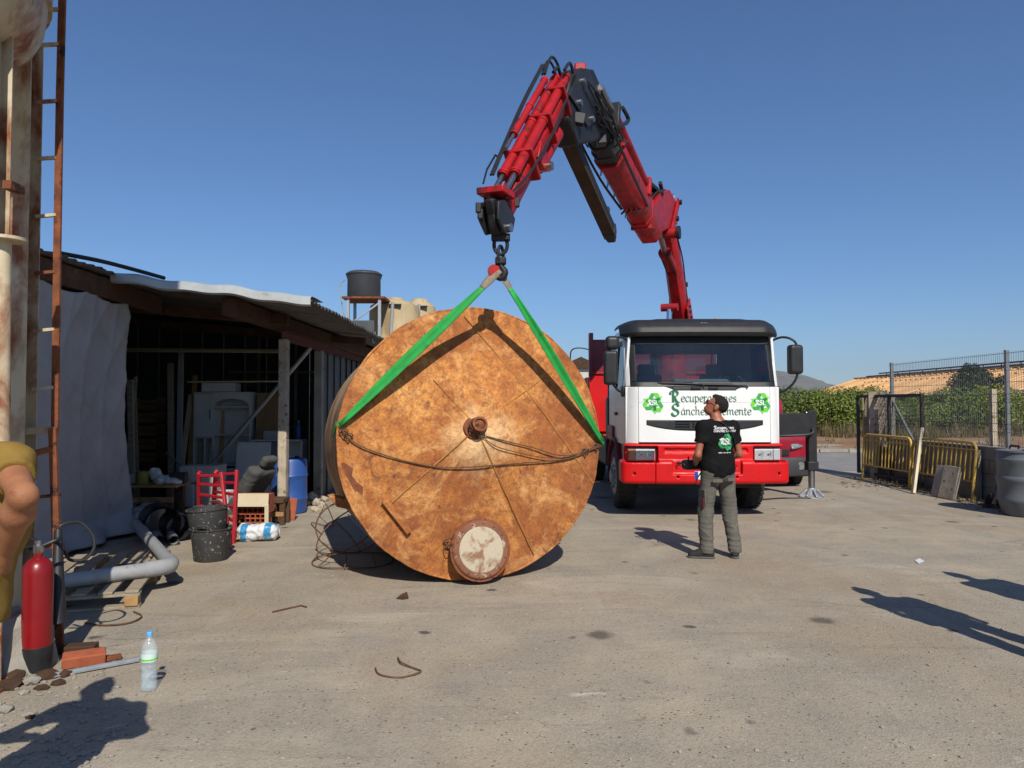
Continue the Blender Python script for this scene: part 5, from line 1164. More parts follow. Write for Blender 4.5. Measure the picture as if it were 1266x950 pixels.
MB().beam(at(12, 534, LD - .1), at(68, 532, LD), .03, .045).obj('clamp', 'cream_paint', lad); MB().beam(at(20, 566, LD - .15), at(66, 555, LD - .02), .03, .04).obj('clamp', 'rust_iron', lad)

# ------------------------------------------------------------------ things by the silo
pm('extinguisher_red', (.22, .005, .008), (.17, .005, .008), 5, .35, spots=(.2, .05, .04), spot_scale=14, spot_cut=.70)
ex = gr(45, 828); e = top('fire_extinguisher', 'red fire extinguisher with black base and long black horn under the ladder', 'extinguisher', (ex.x, ex.y, 0))
MB().lathe([(.083, 0), (.088, .01), (.088, .15), (.086, .152)], ex, n=30).obj('base', 'black_plastic', e)
MB().lathe([(.085, .148), (.085, .60), (.078, .65), (.05, .685), (.026, .695), (.026, .73), (.02, .732)], ex, n=32).obj('cylinder', 'extinguisher_red', e)
vv = MB().lathe([(.024, .72), (.03, .73), (.03, .77), (.02, .78), (.02, .80)], ex, n=16).obj('valve', 'steel', e)
MB().beam(ex + V((0, 0, .79)), ex + V((-.10, .02, .83)), .02, .012).beam(ex + V((0, 0, .77)), ex + V((-.10, .02, .75)), .02, .012).obj('lever', 'black_paint', vv, .003)
h0, h1 = at(71, 772, 4.72), at(72, 655, 4.86)
MB().tube([h0, h0.lerp(h1, .3), h0.lerp(h1, .8), h1], [.052, .043, .028, .024], 18).obj('horn', 'black_plastic', e)
MB().tube(spline([ex + V((.01, 0, .76)), ex + V((.09, .08, .80)), h1 + V((-.03, 0, -.08)), h1, h1 + V((.02, .02, .03)), at(98, 646, 4.95), at(114, 660, 4.97), at(116, 678, 4.96), at(104, 692, 4.93), at(86, 692, 4.90), at(80, 680, 4.88)], 7), .011, 8).obj('hose', 'black_plastic', e)
# water bottle

def clearmat(name, tint, body, amount, rough):
    m, t = newmat(name); t.b.inputs['Base Color'].default_value = lin(body); t.b.inputs['Roughness'].default_value = rough; t.b.inputs['Specular IOR Level'].default_value = .9
    a = t.n('BsdfTransparent'); a.inputs[0].default_value = lin(tint); x = t.n('MixShader'); x.inputs[0].default_value = amount
    t.l(a.outputs[0], x.inputs[1]); t.l(t.b.outputs[0], x.inputs[2]); t.l(x.outputs[0], t.t.nodes.get('Material Output').inputs[0])
clearmat('bottle_plastic', (.985, .99, 1.0), (.70, .80, .86), .20, .12); clearmat('bottle_water', (.96, .985, 1.0), (.55, .70, .80), .10, .08)
flat('label_print', (.55, .68, .62)); flat('cap_blue', (.10, .35, .68))
bo = gr(184, 853); w = top('water_bottle', 'clear plastic water bottle with blue cap standing on the ground', 'bottle', (bo.x, bo.y, 0))
pr = [(.030, 0.0), (.042, .004), (.044, .012), (.044, .05), (.042, .056), (.044, .062), (.044, .10), (.041, .107), (.044, .114), (.044, .15), (.041, .157), (.044, .164), (.044, .225), (.040, .26), (.026, .285), (.015, .298), (.0135, .312)]
MB().lathe(pr, bo, n=28).obj('body', 'bottle_plastic', w, smooth=180)
MB().lathe([(.028, .003), (.041, .006), (.042, .14), (.0, .141)], bo, n=28).obj('water', 'bottle_water', w)
MB().lathe([(.0452, .17), (.0452, .215)], bo, n=28, close=False).obj('label_band', 'label_print', w)
MB().lathe([(.0455, .176), (.0455, .186)], bo, n=28, close=False).obj('label_stripe', 'print_light', w)
MB().lathe([(.0165, .308), (.0165, .332), (.014, .335)], bo, n=18).obj('cap', 'cap_blue', w)
# loose masonry, metal strip, rubble
r = random.Random(11)
def rock(m, c, s, r, flat_=.6):
    ico = bmesh.new(); bmesh.ops.create_icosphere(ico, subdivisions=1, radius=1); sx, sy, sz = s * r.uniform(.7, 1.2), s * r.uniform(.7, 1.2), s * flat_ * r.uniform(.6, 1.1)
    a = r.uniform(0, 6.3); vs = []
    for v in ico.verts:
        k = r.uniform(.8, 1.15); p = V((v.co.x * sx * k, v.co.y * sy * k, v.co.z * sz * k)); vs.append((c[0] + p.x * math.cos(a) - p.y * math.sin(a), c[1] + p.x * math.sin(a) + p.y * math.cos(a), max(-.01, c[2] + p.z + sz * .55)))
    m.add(vs, [tuple(v.index for v in f.verts) for f in ico.faces]); ico.free()
def brick_at(p, rz, tilt, lab, size=(.24, .115, .07), mat='brick_red'):
    m = MB(); Rm = Matrix.Rotation(rz, 3, 'Z') @ Matrix.Rotation(tilt, 3, 'X'); m.box(V(p) + V((0, 0, size[2] / 2 + abs(math.sin(tilt)) * size[1] / 2)), size, Rm)
    return tag(m.obj('brick', mat, None, .008), lab, 'brick', 'broken bricks by the silo foot')
brick_at(gr(104, 822), .5, .12, 'broken red brick lying beside the extinguisher')
brick_at(gr(99, 808), .2, .0, 'dark scorched brick half behind the red brick near the extinguisher', (.2, .1, .06), 'dark_wood')
tag(MB().beam(gr(112, 822) + Z * .02, gr(150, 815) + Z * .02, .04, .03).obj('iron_bar', 'rust_iron', None, .004), 'short rusty iron bar on the ground behind the water bottle', 'bar')
tag(MB().beam(gr(66, 838) + Z * .012, gr(172, 818) + Z * .012, .06, .006).beam(gr(66, 838) + Z * .02, gr(172, 818) + Z * .02, .012, .02).obj('metal_strip', 'galvanised', None), 'pale ribbed metal strip on the ground pointing at the water bottle', 'metal strip')
spots_ = [(20, 838, .06), (40, 845, .05), (58, 838, .07), (8, 850, .08), (30, 858, .045), (72, 846, .04), (12, 830, .10), (36, 885, .035), (52, 852, .05), (80, 836, .05), (5, 880, .05), (20, 812, .07), (38, 888, .028)]
for i, (px, py, s) in enumerate(spots_):
    m = MB(); g_ = gr(px, py); rock(m, (g_.x, g_.y, 0), s, r); tag(m.obj('rubble_stone', 'concrete' if i % 3 == 1 else 'dark_wood', None, smooth=0), 'lump of grey and brown rubble around the silo foot', 'stone', 'rubble at the silo foot')
m = MB()
for i in range(900):
    if i < 380: px, py = r.uniform(-30, 150), r.uniform(800, 950)
    elif i < 520: px, py = r.uniform(300, 480), r.uniform(590, 720)
    else: px, py = r.uniform(150, 1266), 520 + 430 * r.random() ** .6
    g_ = gr(px, max(py, 560)); rock(m, (g_.x, g_.y, 0), r.choice((.004, .006, .006, .009, .014)) * (1.3 if i < 380 else 1), r)
tag(m.obj('gravel', 'concrete', None, smooth=0, origin=(0, 6, 0)), 'scattered grit and small stones on the yard', 'gravel', kind='stuff')
# pallet
PX = V((-3.02, 5.95, 0)); pu = V((-.30, .954, 0)).normalized(); pv = V((-pu.y, pu.x, 0))       # along the slats, across to the left
pal = top('pallet', 'weathered grey wooden pallet lying by the tarpaulin', 'pallet', tuple(PX + pu * .85 + pv * .6))
for k in range(7):
    o = PX + pv * (.06 + .19 * k); MB().beam(o + pu * rnd.uniform(-.01, .01) + Z * .132, o + pu * 1.74 + Z * .132, .105, .022).obj('slat', 'grey_wood', pal, .004)
for t in (.05, .87, 1.69):
    MB().beam(PX + pu * t + Z * .108, PX + pu * t + pv * 1.26 + Z * .108, .10, .022).obj('stringer', 'grey_wood', pal, .004)
    MB().beam(PX + pu * t + Z * .011, PX + pu * t + pv * 1.26 + Z * .011, .10, .022).obj('bottom_board', 'grey_wood', pal, .004)
    for s in (.06, .62, 1.2): MB().box(PX + pu * t + pv * s + Z * .06, (.1, .13, .078), Matrix.Rotation(math.atan2(pv.y, pv.x), 3, 'Z')).obj('block', 'raw_wood', pal, .004)
# grey drain pipe with elbow on the pallet
pz = .143 + .066
q = [at(50, 722, 5.75), at(216, 698, 6.55), at(168, 640, 8.3)]; q = [V((p.x, p.y, pz)) for p in (gr(58, 722, pz), gr(214, 700, pz), gr(168, 648, pz))]
dp = top('drain_pipe', 'bent grey plastic drain pipe lying across the pallet', 'pipe', (q[1].x, q[1].y, pz - .066))
d1, d2_ = (q[0] - q[1]).normalized(), (q[2] - q[1]).normalized()
MB().cyl(q[1] + d1 * .12, q[0], .063, n=24).obj('long_run', 'pvc_grey', dp); MB().cyl(q[1] + d2_ * .12, q[2], .058, n=24).obj('short_run', 'pvc_grey', dp)
MB().tube([q[1] + d1 * .24, q[1] + d1 * .13, q[1] + d1 * .05 + d2_ * .02, q[1] + d2_ * .05 + d1 * .02, q[1] + d2_ * .13, q[1] + d2_ * .24], .070, 22).obj('elbow', 'pvc_grey', dp, smooth=60)
MB().lathe([(.066, 0), (.074, .0), (.074, .12), (.066, .12)], q[1] + d1 * .95, d1, 24).obj('collar', 'pvc_grey', dp)
# black rubber buckets
pm('bucket_rubber', (.028, .028, .029), (.045, .044, .043), 7, .75, spots=(.30, .29, .27), spot_scale=26, spot_cut=.60, spot_w=.04)
def bucket(name, lab, c, z0, tilt=0):
    t = top(name, lab, 'bucket', (c.x, c.y, z0), 'rubber buckets by the shed'); ax = V((tilt, -.03, 1)).normalized(); c = V((c.x, c.y, z0))
    MB().lathe([(.165, 0), (.172, .01), (.205, .33), (.215, .335), (.215, .345), (.200, .345), (.166, .03), (.0, .028)], c, ax, 36, False).obj('body', 'bucket_rubber', t, smooth=40)
    for s in (-1, 1):
        k = c + ax * .33; MB().tube(spline([k + V((-.07, -s * .195, 0)), k + V((-.05, -s * .215, .055)), k + V((.05, -s * .215, .055)), k + V((.07, -s * .195, 0))], 5), .011, 8).obj('handle', 'bucket_rubber', t)
    return c
bc = gr(251, 697)
bucket('bucket', 'mortar stained black rubber bucket standing on the ground by the red ladder', V((bc.x, bc.y + .2, 0)), .0)
bucket('bucket', 'upper black rubber bucket nested in the one by the red ladder', V((bc.x - .03, bc.y + .22, 0)), .20, -.06)
# red step ladder
pm('ladder_red', (.42, .012, .025), (.32, .012, .02), 8, .5, spots=(.12, .02, .02), spot_scale=12, spot_cut=.62)
sl = top('step_ladder', 'small red painted folding ladder standing behind the rubber buckets', 'ladder', (-3.3, 8.6, 0))
fr = [V((-3.62, 8.75, 0)), V((-3.20, 8.42, 0)), V((-3.56, 8.86, .92)), V((-3.31, 8.68, .92))]
fr = [gr(247, 662), gr(284, 679), at(246, 584, 8.75), at(274, 584, 8.55)]
bk = [gr(262, 652), gr(289, 672), at(267, 583, 8.95), at(293, 581, 8.72)]
for g4 in (fr, bk):
    MB().beam(g4[0], g4[2], .035, .06, Y).obj('rail', 'ladder_red', sl, .006); MB().beam(g4[1], g4[3], .035, .06, Y).obj('rail', 'ladder_red', sl, .006)
    for t in (.12, .30, .48, .66, .82, .95): MB().beam(g4[0].lerp(g4[2], t), g4[1].lerp(g4[3], t), .04, .032).obj('rung', 'ladder_red', sl, .005)
# jerrycan, tubes
pm('can_grey', '7d7d7a', '6a6a68', 5, .5)
jc = gr(178, 660); jo = top('jerrycan', 'dusty grey plastic jerrycan behind the pallet', 'jerrycan', (jc.x, jc.y + .12, 0))
sdf_obj('body', lambda P: smin([rbox(P, (jc.x, jc.y + .12, .17), (.17, .12, .17), .05), rbox(P, (jc.x, jc.y + .12, .35), (.09, .035, .03), .02)], .04), (jc.x - .22, jc.y - .05, -.02), (jc.x + .22, jc.y + .3, .42), .012, 'can_grey', jo)
MB().lathe([(.03, .33), (.032, .40), (.02, .405)], (jc.x + .11, jc.y + .12, 0), n=14).obj('cap', 'black_plastic', jo)
MB().box((jc.x - .02, jc.y - .002, .20), (.18, .01, .13)).obj('label_panel', 'pvc_grey', jo, .004)
for i, (px, py, rr_, dd_) in enumerate(((203, 661, .21, 8.75), (214, 664, .16, 8.6))):
    c = V(((px - 633) / F * dd_, dd_, rr_)); ax = V((.55, -.83, 0)).normalized()
    tag(MB().lathe([(rr_, .0), (rr_, -.5), (rr_ * .9, -.5), (rr_ * .9, 0)], c + V((0, .2 * i, 0)), ax, 30, False).add([], []).obj('pipe_offcut', 'black_plastic', None, smooth=30), 'wide black plastic pipe offcut beside the jerrycan' if i == 0 else 'narrower black pipe offcut between the wide offcut and the buckets', 'pipe', 'pipe offcuts')
for i in range(2):
    c = V((-4.12 + .17 * i, 8.55, .06)); tag(MB().lathe([(.06, 0), (.06, -.6), (.05, -.6), (.05, 0)], c, V((.5, -.86, 0)), 18, False).obj('pipe_offcut', 'pvc_grey', None), 'thin grey pipe offcut lying among the wide black offcuts', 'pipe', 'thin pipe offcuts')
# --- inside the shed
pm('melamine', 'c9cccb', 'b8bbba', 3, .5); pm('plywood', '8c6d4a', '7a5d3d', 3, .7, stretch=(6, 6, 1)); pm('melamine_edge', '5c5e60', '505254', 4, .6)
wd = 13.0; wr = top('cabinet', 'old white wall cabinet with arched open shelf inside the shed', 'cabinet', (-5.18, wd + .2, 0)); x0, x1, xm = at(240, 500, wd).x, at(309, 500, wd).x, at(264, 500, wd).x
MB().bx(x0, x1, wd + .35, wd + .37, 0, 1.86).obj('back_panel', 'melamine', wr)
for x in (x0, xm, x1): MB().bx(x - .009, x + .009, wd, wd + .35, 0, 1.86).obj('side_panel', 'melamine', wr)
for z, a, b_ in ((.02, x0, x1), (.50, x0, x1), (.56, x0, x1), (1.05, x0, xm), (1.10, xm, x1), (1.60, xm, x1), (1.86, x0, x1)): MB().bx(a + .01, b_ - .01, wd + .005, wd + .35, z - .009, z + .009).obj('shelf', 'melamine', wr)
dr_ = MB().bx(x0 + .012, xm - .012, wd - .02, wd - .002, 1.07, 1.84).obj('door', 'melamine', wr, .003); MB().bx(xm - .06, xm - .045, wd - .04, wd - .02, 1.38, 1.55).obj('handle', 'melamine_edge', dr_)
for a, b_ in ((x0 + .012, xm - .012), (xm + .012, x1 - .012)): MB().bx(a, b_, wd - .02, wd - .002, .04, .49).obj('door', 'melamine', wr, .003)
MB().bx(x0 + .18, x0 + .20, wd, wd + .35, .57, 1.04).obj('divider', 'melamine', wr)
n_ = 12; w_ = x1 - xm - .03; m = MB(); m.prism([(xm + .015, wd - .004, 1.85), (x1 - .015, wd - .004, 1.85), (x1 - .015, wd - .004, 1.63)] + [(x1 - .015 - w_ * (i / n_), wd - .004, 1.64 + .11 * math.sin(math.pi * i / n_) ** .6) for i in range(1, n_)] + [(xm + .015, wd - .004, 1.63)], (0, .015, 0)); m.obj('arch', 'melamine', wr)
tag(MB().bx(x0 + .12, x0 + .72, wd + .02, wd + .3, 1.875, 2.03).obj('drawer_box', 'melamine', None, .006), 'white drawer box lying on top of the wall cabinet', 'box')
tag(MB().beam((x0 - .15, wd + .1, 2.05), (x1 + .55, wd + .1, 2.06), .12, .025).obj('plank', 'pale_board', None, .003), 'long pale plank lying across the top of the wall cabinet', 'plank')
sb_ = top('sideboard', 'low white shelf unit behind the whitewashed post', 'cabinet', (-4.2, 13.0, 0)); xs0, xs1 = at(311, 500, 12.9).x, at(373, 500, 12.9).x
for x in (xs0, xs0 + (xs1 - xs0) * .6, xs1): MB().bx(x - .01, x + .01, 12.9, 13.25, 0, 1.0).obj('side_panel', 'melamine', sb_)
for z in (.03, .42, 1.0): MB().bx(xs0, xs1, 12.89, 13.25, z, z + .02).obj('shelf', 'melamine', sb_)
MB().bx(xs0, xs1, 13.25, 13.27, 0, 1.0).obj('back_panel', 'melamine', sb_); MB().bx(xs0 + .02, xs0 + .48, 12.87, 12.89, .04, .41).obj('door', 'plywood', sb_)
tag(MB().box(((xs0 + .02 + at(346, 500, 12.9).x) / 2, 13.12, 1.02 + .42), (.50, .018, .84), Matrix.Rotation(R(-6), 3, 'X')).obj('board', 'plywood', None, .003), 'brown plywood board leaning upright on the white shelf unit', 'board')
tag(MB().box(((at(290, 560, 12.4).x + at(332, 560, 12.4).x) / 2, 12.45, .5), (.58, .02, 1.0), Matrix.Rotation(R(-9), 3, 'X')).obj('board', 'melamine', None, .003), 'plain grey white board leaning low against the cabinets', 'board')
bb = at(368, 545, 13.0); bt = top('bottle', 'small blue bottle on the white shelf unit', 'bottle', (bb.x, 13.05, 1.02)); MB().lathe([(.04, 0), (.045, .01), (.045, .22), (.02, .27), (.018, .30)], (bb.x, 13.05, 1.02), n=16).obj('body', 'blue_plastic', bt); MB().lathe([(.022, .30), (.022, .34)], (bb.x, 13.05, 1.02), n=12).obj('cap', 'pvc_grey', bt)
ap = top('appliance', 'white metal appliance casing with panel seams beside the red ladder', 'appliance', (-5.0, 11.7, 0)); xa0, xa1 = at(220, 600, 11.5).x, at(266, 600, 11.5).x
for i, (a, b_) in enumerate(((xa0, xa0 + .27), (xa0 + .278, xa1))):
    for z0, z1 in ((.02, .40), (.408, .68)): MB().bx(a, b_, 11.5, 11.95, z0, z1).obj('panel', 'old_white', ap, .035 if i == 0 else .008, seg=3)
dm = V((-3.40, 11.15, 0)); dr_ = top('drum', 'blue plastic drum standing behind the whitewashed post', 'drum', tuple(dm))
MB().lathe([(.24, 0), (.26, .02), (.265, .2), (.275, .22), (.265, .24), (.265, .55), (.275, .57), (.265, .59), (.262, .78), (.24, .82), (.1, .825)], dm, n=36).obj('body', 'blue_plastic', dr_); MB().lathe([(.04, .82), (.04, .86)], dm + V((.12, 0, 0)), n=12).obj('bung', 'black_plastic', dr_)
# car seat
pm('seat_cloth', '4c4d4b', '3d3e3d', 9, .9)
cs = at(316, 605, 10.4); Ms = Matrix.Translation((cs.x, cs.y, .52)) @ Matrix.Rotation(R(-25), 4, 'Z') @ Matrix.Rotation(R(38), 4, 'Y')
seat = top('car_seat', 'worn grey car seat dumped on the timber pile', 'seat', (cs.x, cs.y, .3))
sdf_obj('backrest', lambda P: smin([rbox(P, (0, 0, .0), (.09, .20, .30), .07), rbox(P, (-.03, -.17, .0), (.09, .05, .27), .05), rbox(P, (-.03, .17, .0), (.09, .05, .27), .05)], .04) + wav(P, .003, 40, 4), (-.2, -.3, -.4), (.2, .3, .4), .012, 'seat_cloth', seat, Ms)
sdf_obj('headrest', lambda P: rbox(P, (-.01, 0, .40), (.06, .13, .085), .05), (-.15, -.2, .25), (.15, .2, .55), .011, 'seat_cloth', seat, Ms)
sdf_obj('cushion', lambda P: smin([rbox(P, (.14, 0, -.38), (.22, .20, .08), .06), rbox(P, (.14, -.18, -.35), (.22, .05, .09), .04), rbox(P, (.14, .18, -.35), (.22, .05, .09), .04)], .04), (-.2, -.3, -.55), (.45, .3, -.2), .012, 'seat_cloth', seat, Ms)
# timber, hollow bricks, board, sack
tb = gr(340, 648); st_ = top('timber_stool', 'rough brown timber trestle beside the whitewashed post', 'trestle', (tb.x, tb.y + .1, 0)); X0, X1 = at(322, 640, 9.95).x, at(350, 640, 9.95).x
MB().bx(X0 - .25, X1, 9.95, 10.25, .30, .36).obj('top', 'beam_wood', st_, .006)
for x in (X0 + .13, X1 - .06):
    for y in (9.97, 10.18): MB().bx(x, x + .07, y, y + .06, 0, .30).obj('leg', 'beam_wood', st_, .005)
MB().bx(X0 + .1, X1, 9.96, 10.0, .12, .18).obj('rail', 'raw_wood', st_, .004)
def hollow(px, d, z, lab):
    c = at(px, 640, d); t = top('hollow_brick', lab, 'brick', (c.x, d + .12, z), 'hollow bricks by the trestle'); W_, H_ = .40, .235; nx, nz_ = 6, 4
    m = MB()
    for i in range(nx + 1): x = c.x - W_ / 2 + W_ * i / nx; m.bx(x - .006, x + .006, d, d + .24, z, z + H_)
    m.obj('web', 'brick_red', t); m = MB()
    for j in range(nz_ + 1): zz = z + .006 + (H_ - .012) * j / nz_; m.bx(c.x - W_ / 2, c.x + W_ / 2, d + .002, d + .238, zz - .006, zz + .006)
    m.obj('course', 'brick_red', t); MB().bx(c.x - W_ / 2, c.x + W_ / 2, d + .20, d + .21, z, z + H_).obj('end_wall', 'brick_red', t)
hollow(309, 9.45, 0.0, 'red hollow brick on the ground under the pale board'); hollow(312, 9.47, .24, 'upper red hollow brick stacked under the pale board')
c = at(312, 622, 9.40); tag(MB().box((c.x, 9.38, .42), (.43, .02, .17), Matrix.Rotation(R(-6), 3, 'X')).obj('board', 'pale_board', None, .003), 'short cream board propped on the hollow bricks', 'board')
tag(MB().box((at(331, 640, 9.4).x, 9.36, .18), (.05, .03, .37)).obj('wood_block', 'pale_board', None, .003), 'upright pale wood offcut between the bricks and the trestle', 'offcut')
tag(MB().box((at(360, 636, 10.45).x, 10.42, .155), (.16, .03, .31), Matrix.Rotation(R(-10), 3, 'X') @ Matrix.Rotation(R(4), 3, 'Y')).obj('terracotta_tile', 'brick_red', None, .006), 'red terracotta tile leaning on the foot of the post', 'tile')
m_, t_ = newmat('sack_print'); sep = t_.n('SeparateXYZ'); t_.l(t_.co(), sep.inputs[0])
col = t_.ramp(sep.outputs[0], [(.0, '8b7a5f'), (.01, 'c9cdd0')]); wv = t_.n('TexWave'); wv.bands_direction = 'X'; wv.inputs['Scale'].default_value = 1.15; wv.inputs['Distortion'].default_value = 2.2; t_.l(t_.co(), wv.inputs['Vector'])
col = t_.mix(t_.ramp(wv.outputs['Fac'], [(.80, 0.0), (.86, 1.0)]), 'c9cdd0', (.03, .22, .45)); col = t_.mix(t_.ramp(t_.noise(9, 3, .5), [(.60, 0.0), (.63, .9)]), col, (.22, .20, .2)); t_.l(col, t_.b.inputs['Base Color']); t_.b.inputs['Roughness'].default_value = .45
sk = gr(315, 671); sak = top('sack', 'crumpled white and blue plastic sack lying open by the bricks', 'sack', (sk.x, sk.y + .1, 0)); Mk = Matrix.Translation((sk.x, sk.y + .13, 0)) @ Matrix.Rotation(R(12), 4, 'Z')
sdf_obj('bag', lambda P: rbox(P, (0, 0, .105), (.24, .13, .10), .08) + wav(P, .012, 18, 8) + wav(P, .005, 55, 9), (-.32, -.22, -.01), (.32, .22, .28), .010, 'sack_print', sak, Mk)
for k in range(7): MB(Mk).beam((-.20, -.08 + .025 * k, .05 + .012 * (k % 3)), (-.33, -.10 + .028 * k, .03 + .015 * (k % 3)), .022, .012).obj('stick', 'raw_wood', sak)
for i in range(16):
    m = MB(); g_ = gr(r.uniform(378, 402), r.uniform(618, 634)); rock(m, (g_.x, g_.y, r.choice((0, 0, .06))), r.uniform(.07, .12), r, .7); tag(m.obj('loose_stone', 'whitewash', None, smooth=0), 'pale chunk in the heap of broken stone by the shed wall', 'stone', 'stone heap by the shed wall')
# bench with rag and can, crates, leaning timber
bn = top('work_bench', 'low rough plank bench in the dark shed under the white rag', 'bench', (-5.35, 11.0, 0))
for k in range(3): MB().bx(-5.95, -4.95, 10.75 + .17 * k, 10.90 + .17 * k, .42, .46).obj('plank', 'raw_wood', bn, .005)
for x in (-5.85, -5.10):
    for y in (10.78, 11.15): MB().bx(x, x + .08, y, y + .08, 0, .42).obj('leg', 'beam_wood', bn, .005)
MB().bx(-5.95, -5.0, 10.76, 10.8, .20, .28).obj('rail', 'raw_wood', bn, .005)
rag = sdf_obj('rag', lambda P: smin([ell(P, (-5.22, 10.95, .52), (.20, .14, .07)), ell(P, (-5.35, 10.95, .60), (.10, .08, .10)), ell(P, (-5.10, 10.92, .50), (.16, .12, .05))], .04) + wav(P, .016, 24, 3) + wav(P, .006, 60, 5), (-5.55, 10.7, .44), (-4.85, 11.2, .76), .011, 'white_paint'); tag(rag, 'crumpled white rag heaped on the plank bench', 'rag')
flat('dull_yellow', (.30, .27, .05), .6); yc = top('paint_can', 'dull yellow can standing on the plank bench by the rag', 'can', (-5.50, 10.95, .46)); MB().lathe([(.085, 0), (.09, .01), (.09, .17), (.095, .175), (.095, .19), (.08, .19)], (-5.52, 10.92, .46), n=24).obj('body', 'dull_yellow', yc); MB().lathe([(.078, .188), (.04, .19), (.0, .19)], (-5.52, 10.92, .46), n=24).obj('lid', 'pvc_grey', yc)
tag(MB().box((-5.75, 10.3, .33), (.7, .5, .05), Matrix.Rotation(R(12), 3, 'Y')).obj('panel_offcut', 'raw_wood', None, .006), 'brown wooden panel lying aslant beside the tarpaulin', 'panel')
tag(MB().bx(-6.0, -5.6, 10.1, 10.5, 0, .27).obj('wood_box', 'dark_wood', None, .006), 'dark wooden box under the slanting brown panel', 'box')
for k in range(5):
    cr = top('crate', 'brown slatted crate in the tall stack at the back of the shed', 'crate', (-7.6, 15.2, .45 + .27 * k), 'crates stacked in the shed')
    for z in (.03, .13): MB().bx(-7.88, -7.32, 15.0, 15.02, .45 + .27 * k + z, .45 + .27 * k + z + .08).obj('slat', 'raw_wood', cr)
    MB().bx(-7.88, -7.32, 15.02, 15.4, .45 + .27 * k, .45 + .27 * k + .02).obj('bottom', 'raw_wood', cr)
    for x in (-7.88, -7.34): MB().bx(x, x + .02, 15.02, 15.4, .45 + .27 * k, .45 + .27 * k + .25).obj('end', 'raw_wood', cr)
tag(MB().bx(-7.95, -7.25, 14.9, 15.5, 0, .44).obj('wood_box', 'dark_wood', None, .01), 'dark wooden chest under the stack of crates', 'chest')
for i, (a, b_, w_) in enumerate(((at(152, 600, 11.5), at(168, 466, 11.9), .05), (at(164, 640, 11.0), at(161, 470, 11.4), .09), (at(171, 600, 12.0), at(166, 480, 12.2), .06), (at(212, 590, 12.6), at(211, 450, 12.9), .10), (at(221, 585, 12.6), at(224, 435, 12.9), .09), (at(205, 560, 12.4), at(236, 585, 12.2), .03))):
    a = V((a.x, a.y, 0)) if i != 5 else a
    tag(MB().beam(a, b_, w_, w_ * .5, Y).obj('timber_pole', 'pvc_grey' if i in (0, 4) else 'grey_wood', None, .004), 'dim length of timber standing in the dark of the shed', 'timber', 'timber stored upright in the shed')
# more clutter in the shed
pm('cardboard', '8c6b47', '775837', 4, .9); rq = random.Random(77)
for lab, c, s, mt, rz in (('brown cardboard box on the floor between the bench and the cabinet', (-5.05, 12.0, .17), (.42, .34, .34), 'cardboard', .3), ('smaller cardboard box on top of the floor box by the cabinet', (-5.10, 12.02, .45), (.30, .26, .22), 'cardboard', -.2), ('pale wooden box beside the leaning grey white board', (-4.05, 12.2, .15), (.34, .3, .30), 'pale_board', .15), ('grey plastic box on the low shelf unit', (-4.30, 13.06, 1.10), (.26, .2, .16), 'pvc_grey', .1), ('dark tool box on the bench end', (-5.02, 11.0, .54), (.22, .2, .16), 'black_plastic', .2), ('white box among the bench clutter', (-5.75, 11.05, .53), (.2, .2, .14), 'old_white', .5)):
    tag(MB().box(c, s, Matrix.Rotation(rz, 3, 'Z')).obj('storage_box', mt, None, .008), lab, 'box')
for k in range(5):
    a = V((-5.9 + .16 * k, 12.9 + .05 * k, 0)); tag(MB().beam(a, a + V((rq.uniform(-.1, .1), .35, rq.uniform(1.6, 2.3))), .09, .025, Y).obj('plank', ('pale_board', 'raw_wood', 'grey_wood')[k % 3], None, .004), 'narrow plank in the bundle leaning left of the wall cabinet', 'plank', 'planks leaning by the cabinet')
for k in range(4):
    z = 2.55 + .02 * k; tag(MB().beam((-7.4, 12.2 + .13 * k, z), (-3.9, 12.3 + .13 * k, z - .02), .10, .03).obj('plank', ('grey_wood', 'pale_board')[k % 2], None, .004), 'long plank stored overhead across the shed beams', 'plank', 'planks stored overhead in the shed')
for k, (x, y, mt) in enumerate(((-4.52, 11.55, 'old_white'), (-4.30, 11.45, 'pvc_grey'), (-5.35, 11.5, 'black_plastic'))):
    t = top('paint_bucket', ('round white paint bucket on the shed floor before the boards', 'grey paint bucket on the shed floor beside the white one', 'black paint bucket under the far end of the bench')[k], 'bucket', (x, y, 0), None)
    MB().lathe([(.12, 0), (.14, .26), (.148, .265), (.148, .285), (.13, .285), (.11, .03)], (x, y, 0), n=24, close=False).obj('body', mt, t); MB().tube(arc((x, y - .02, .27), .145, 0, math.pi, 10, X, V((0, -.5, -.4))), .005, 5).obj('handle', 'steel', t)
for k in range(3):
    c = at(345 + 12 * k, 598, 11.6); t = top('bottle', ('white plastic bottle on the floor left of the blue drum', 'pale bottle on the floor behind the post', 'small white bottle on the floor right of the post')[k], 'bottle', (c.x, 11.7, 0)); MB().lathe([(.05, 0), (.055, .02), (.055, .2), (.02, .26), (.02, .3)], (c.x, 11.7, 0), n=16).obj('body', 'old_white', t); MB().lathe([(.024, .3), (.024, .33)], (c.x, 11.7, 0), n=10).obj('cap', 'blue_plastic', t)
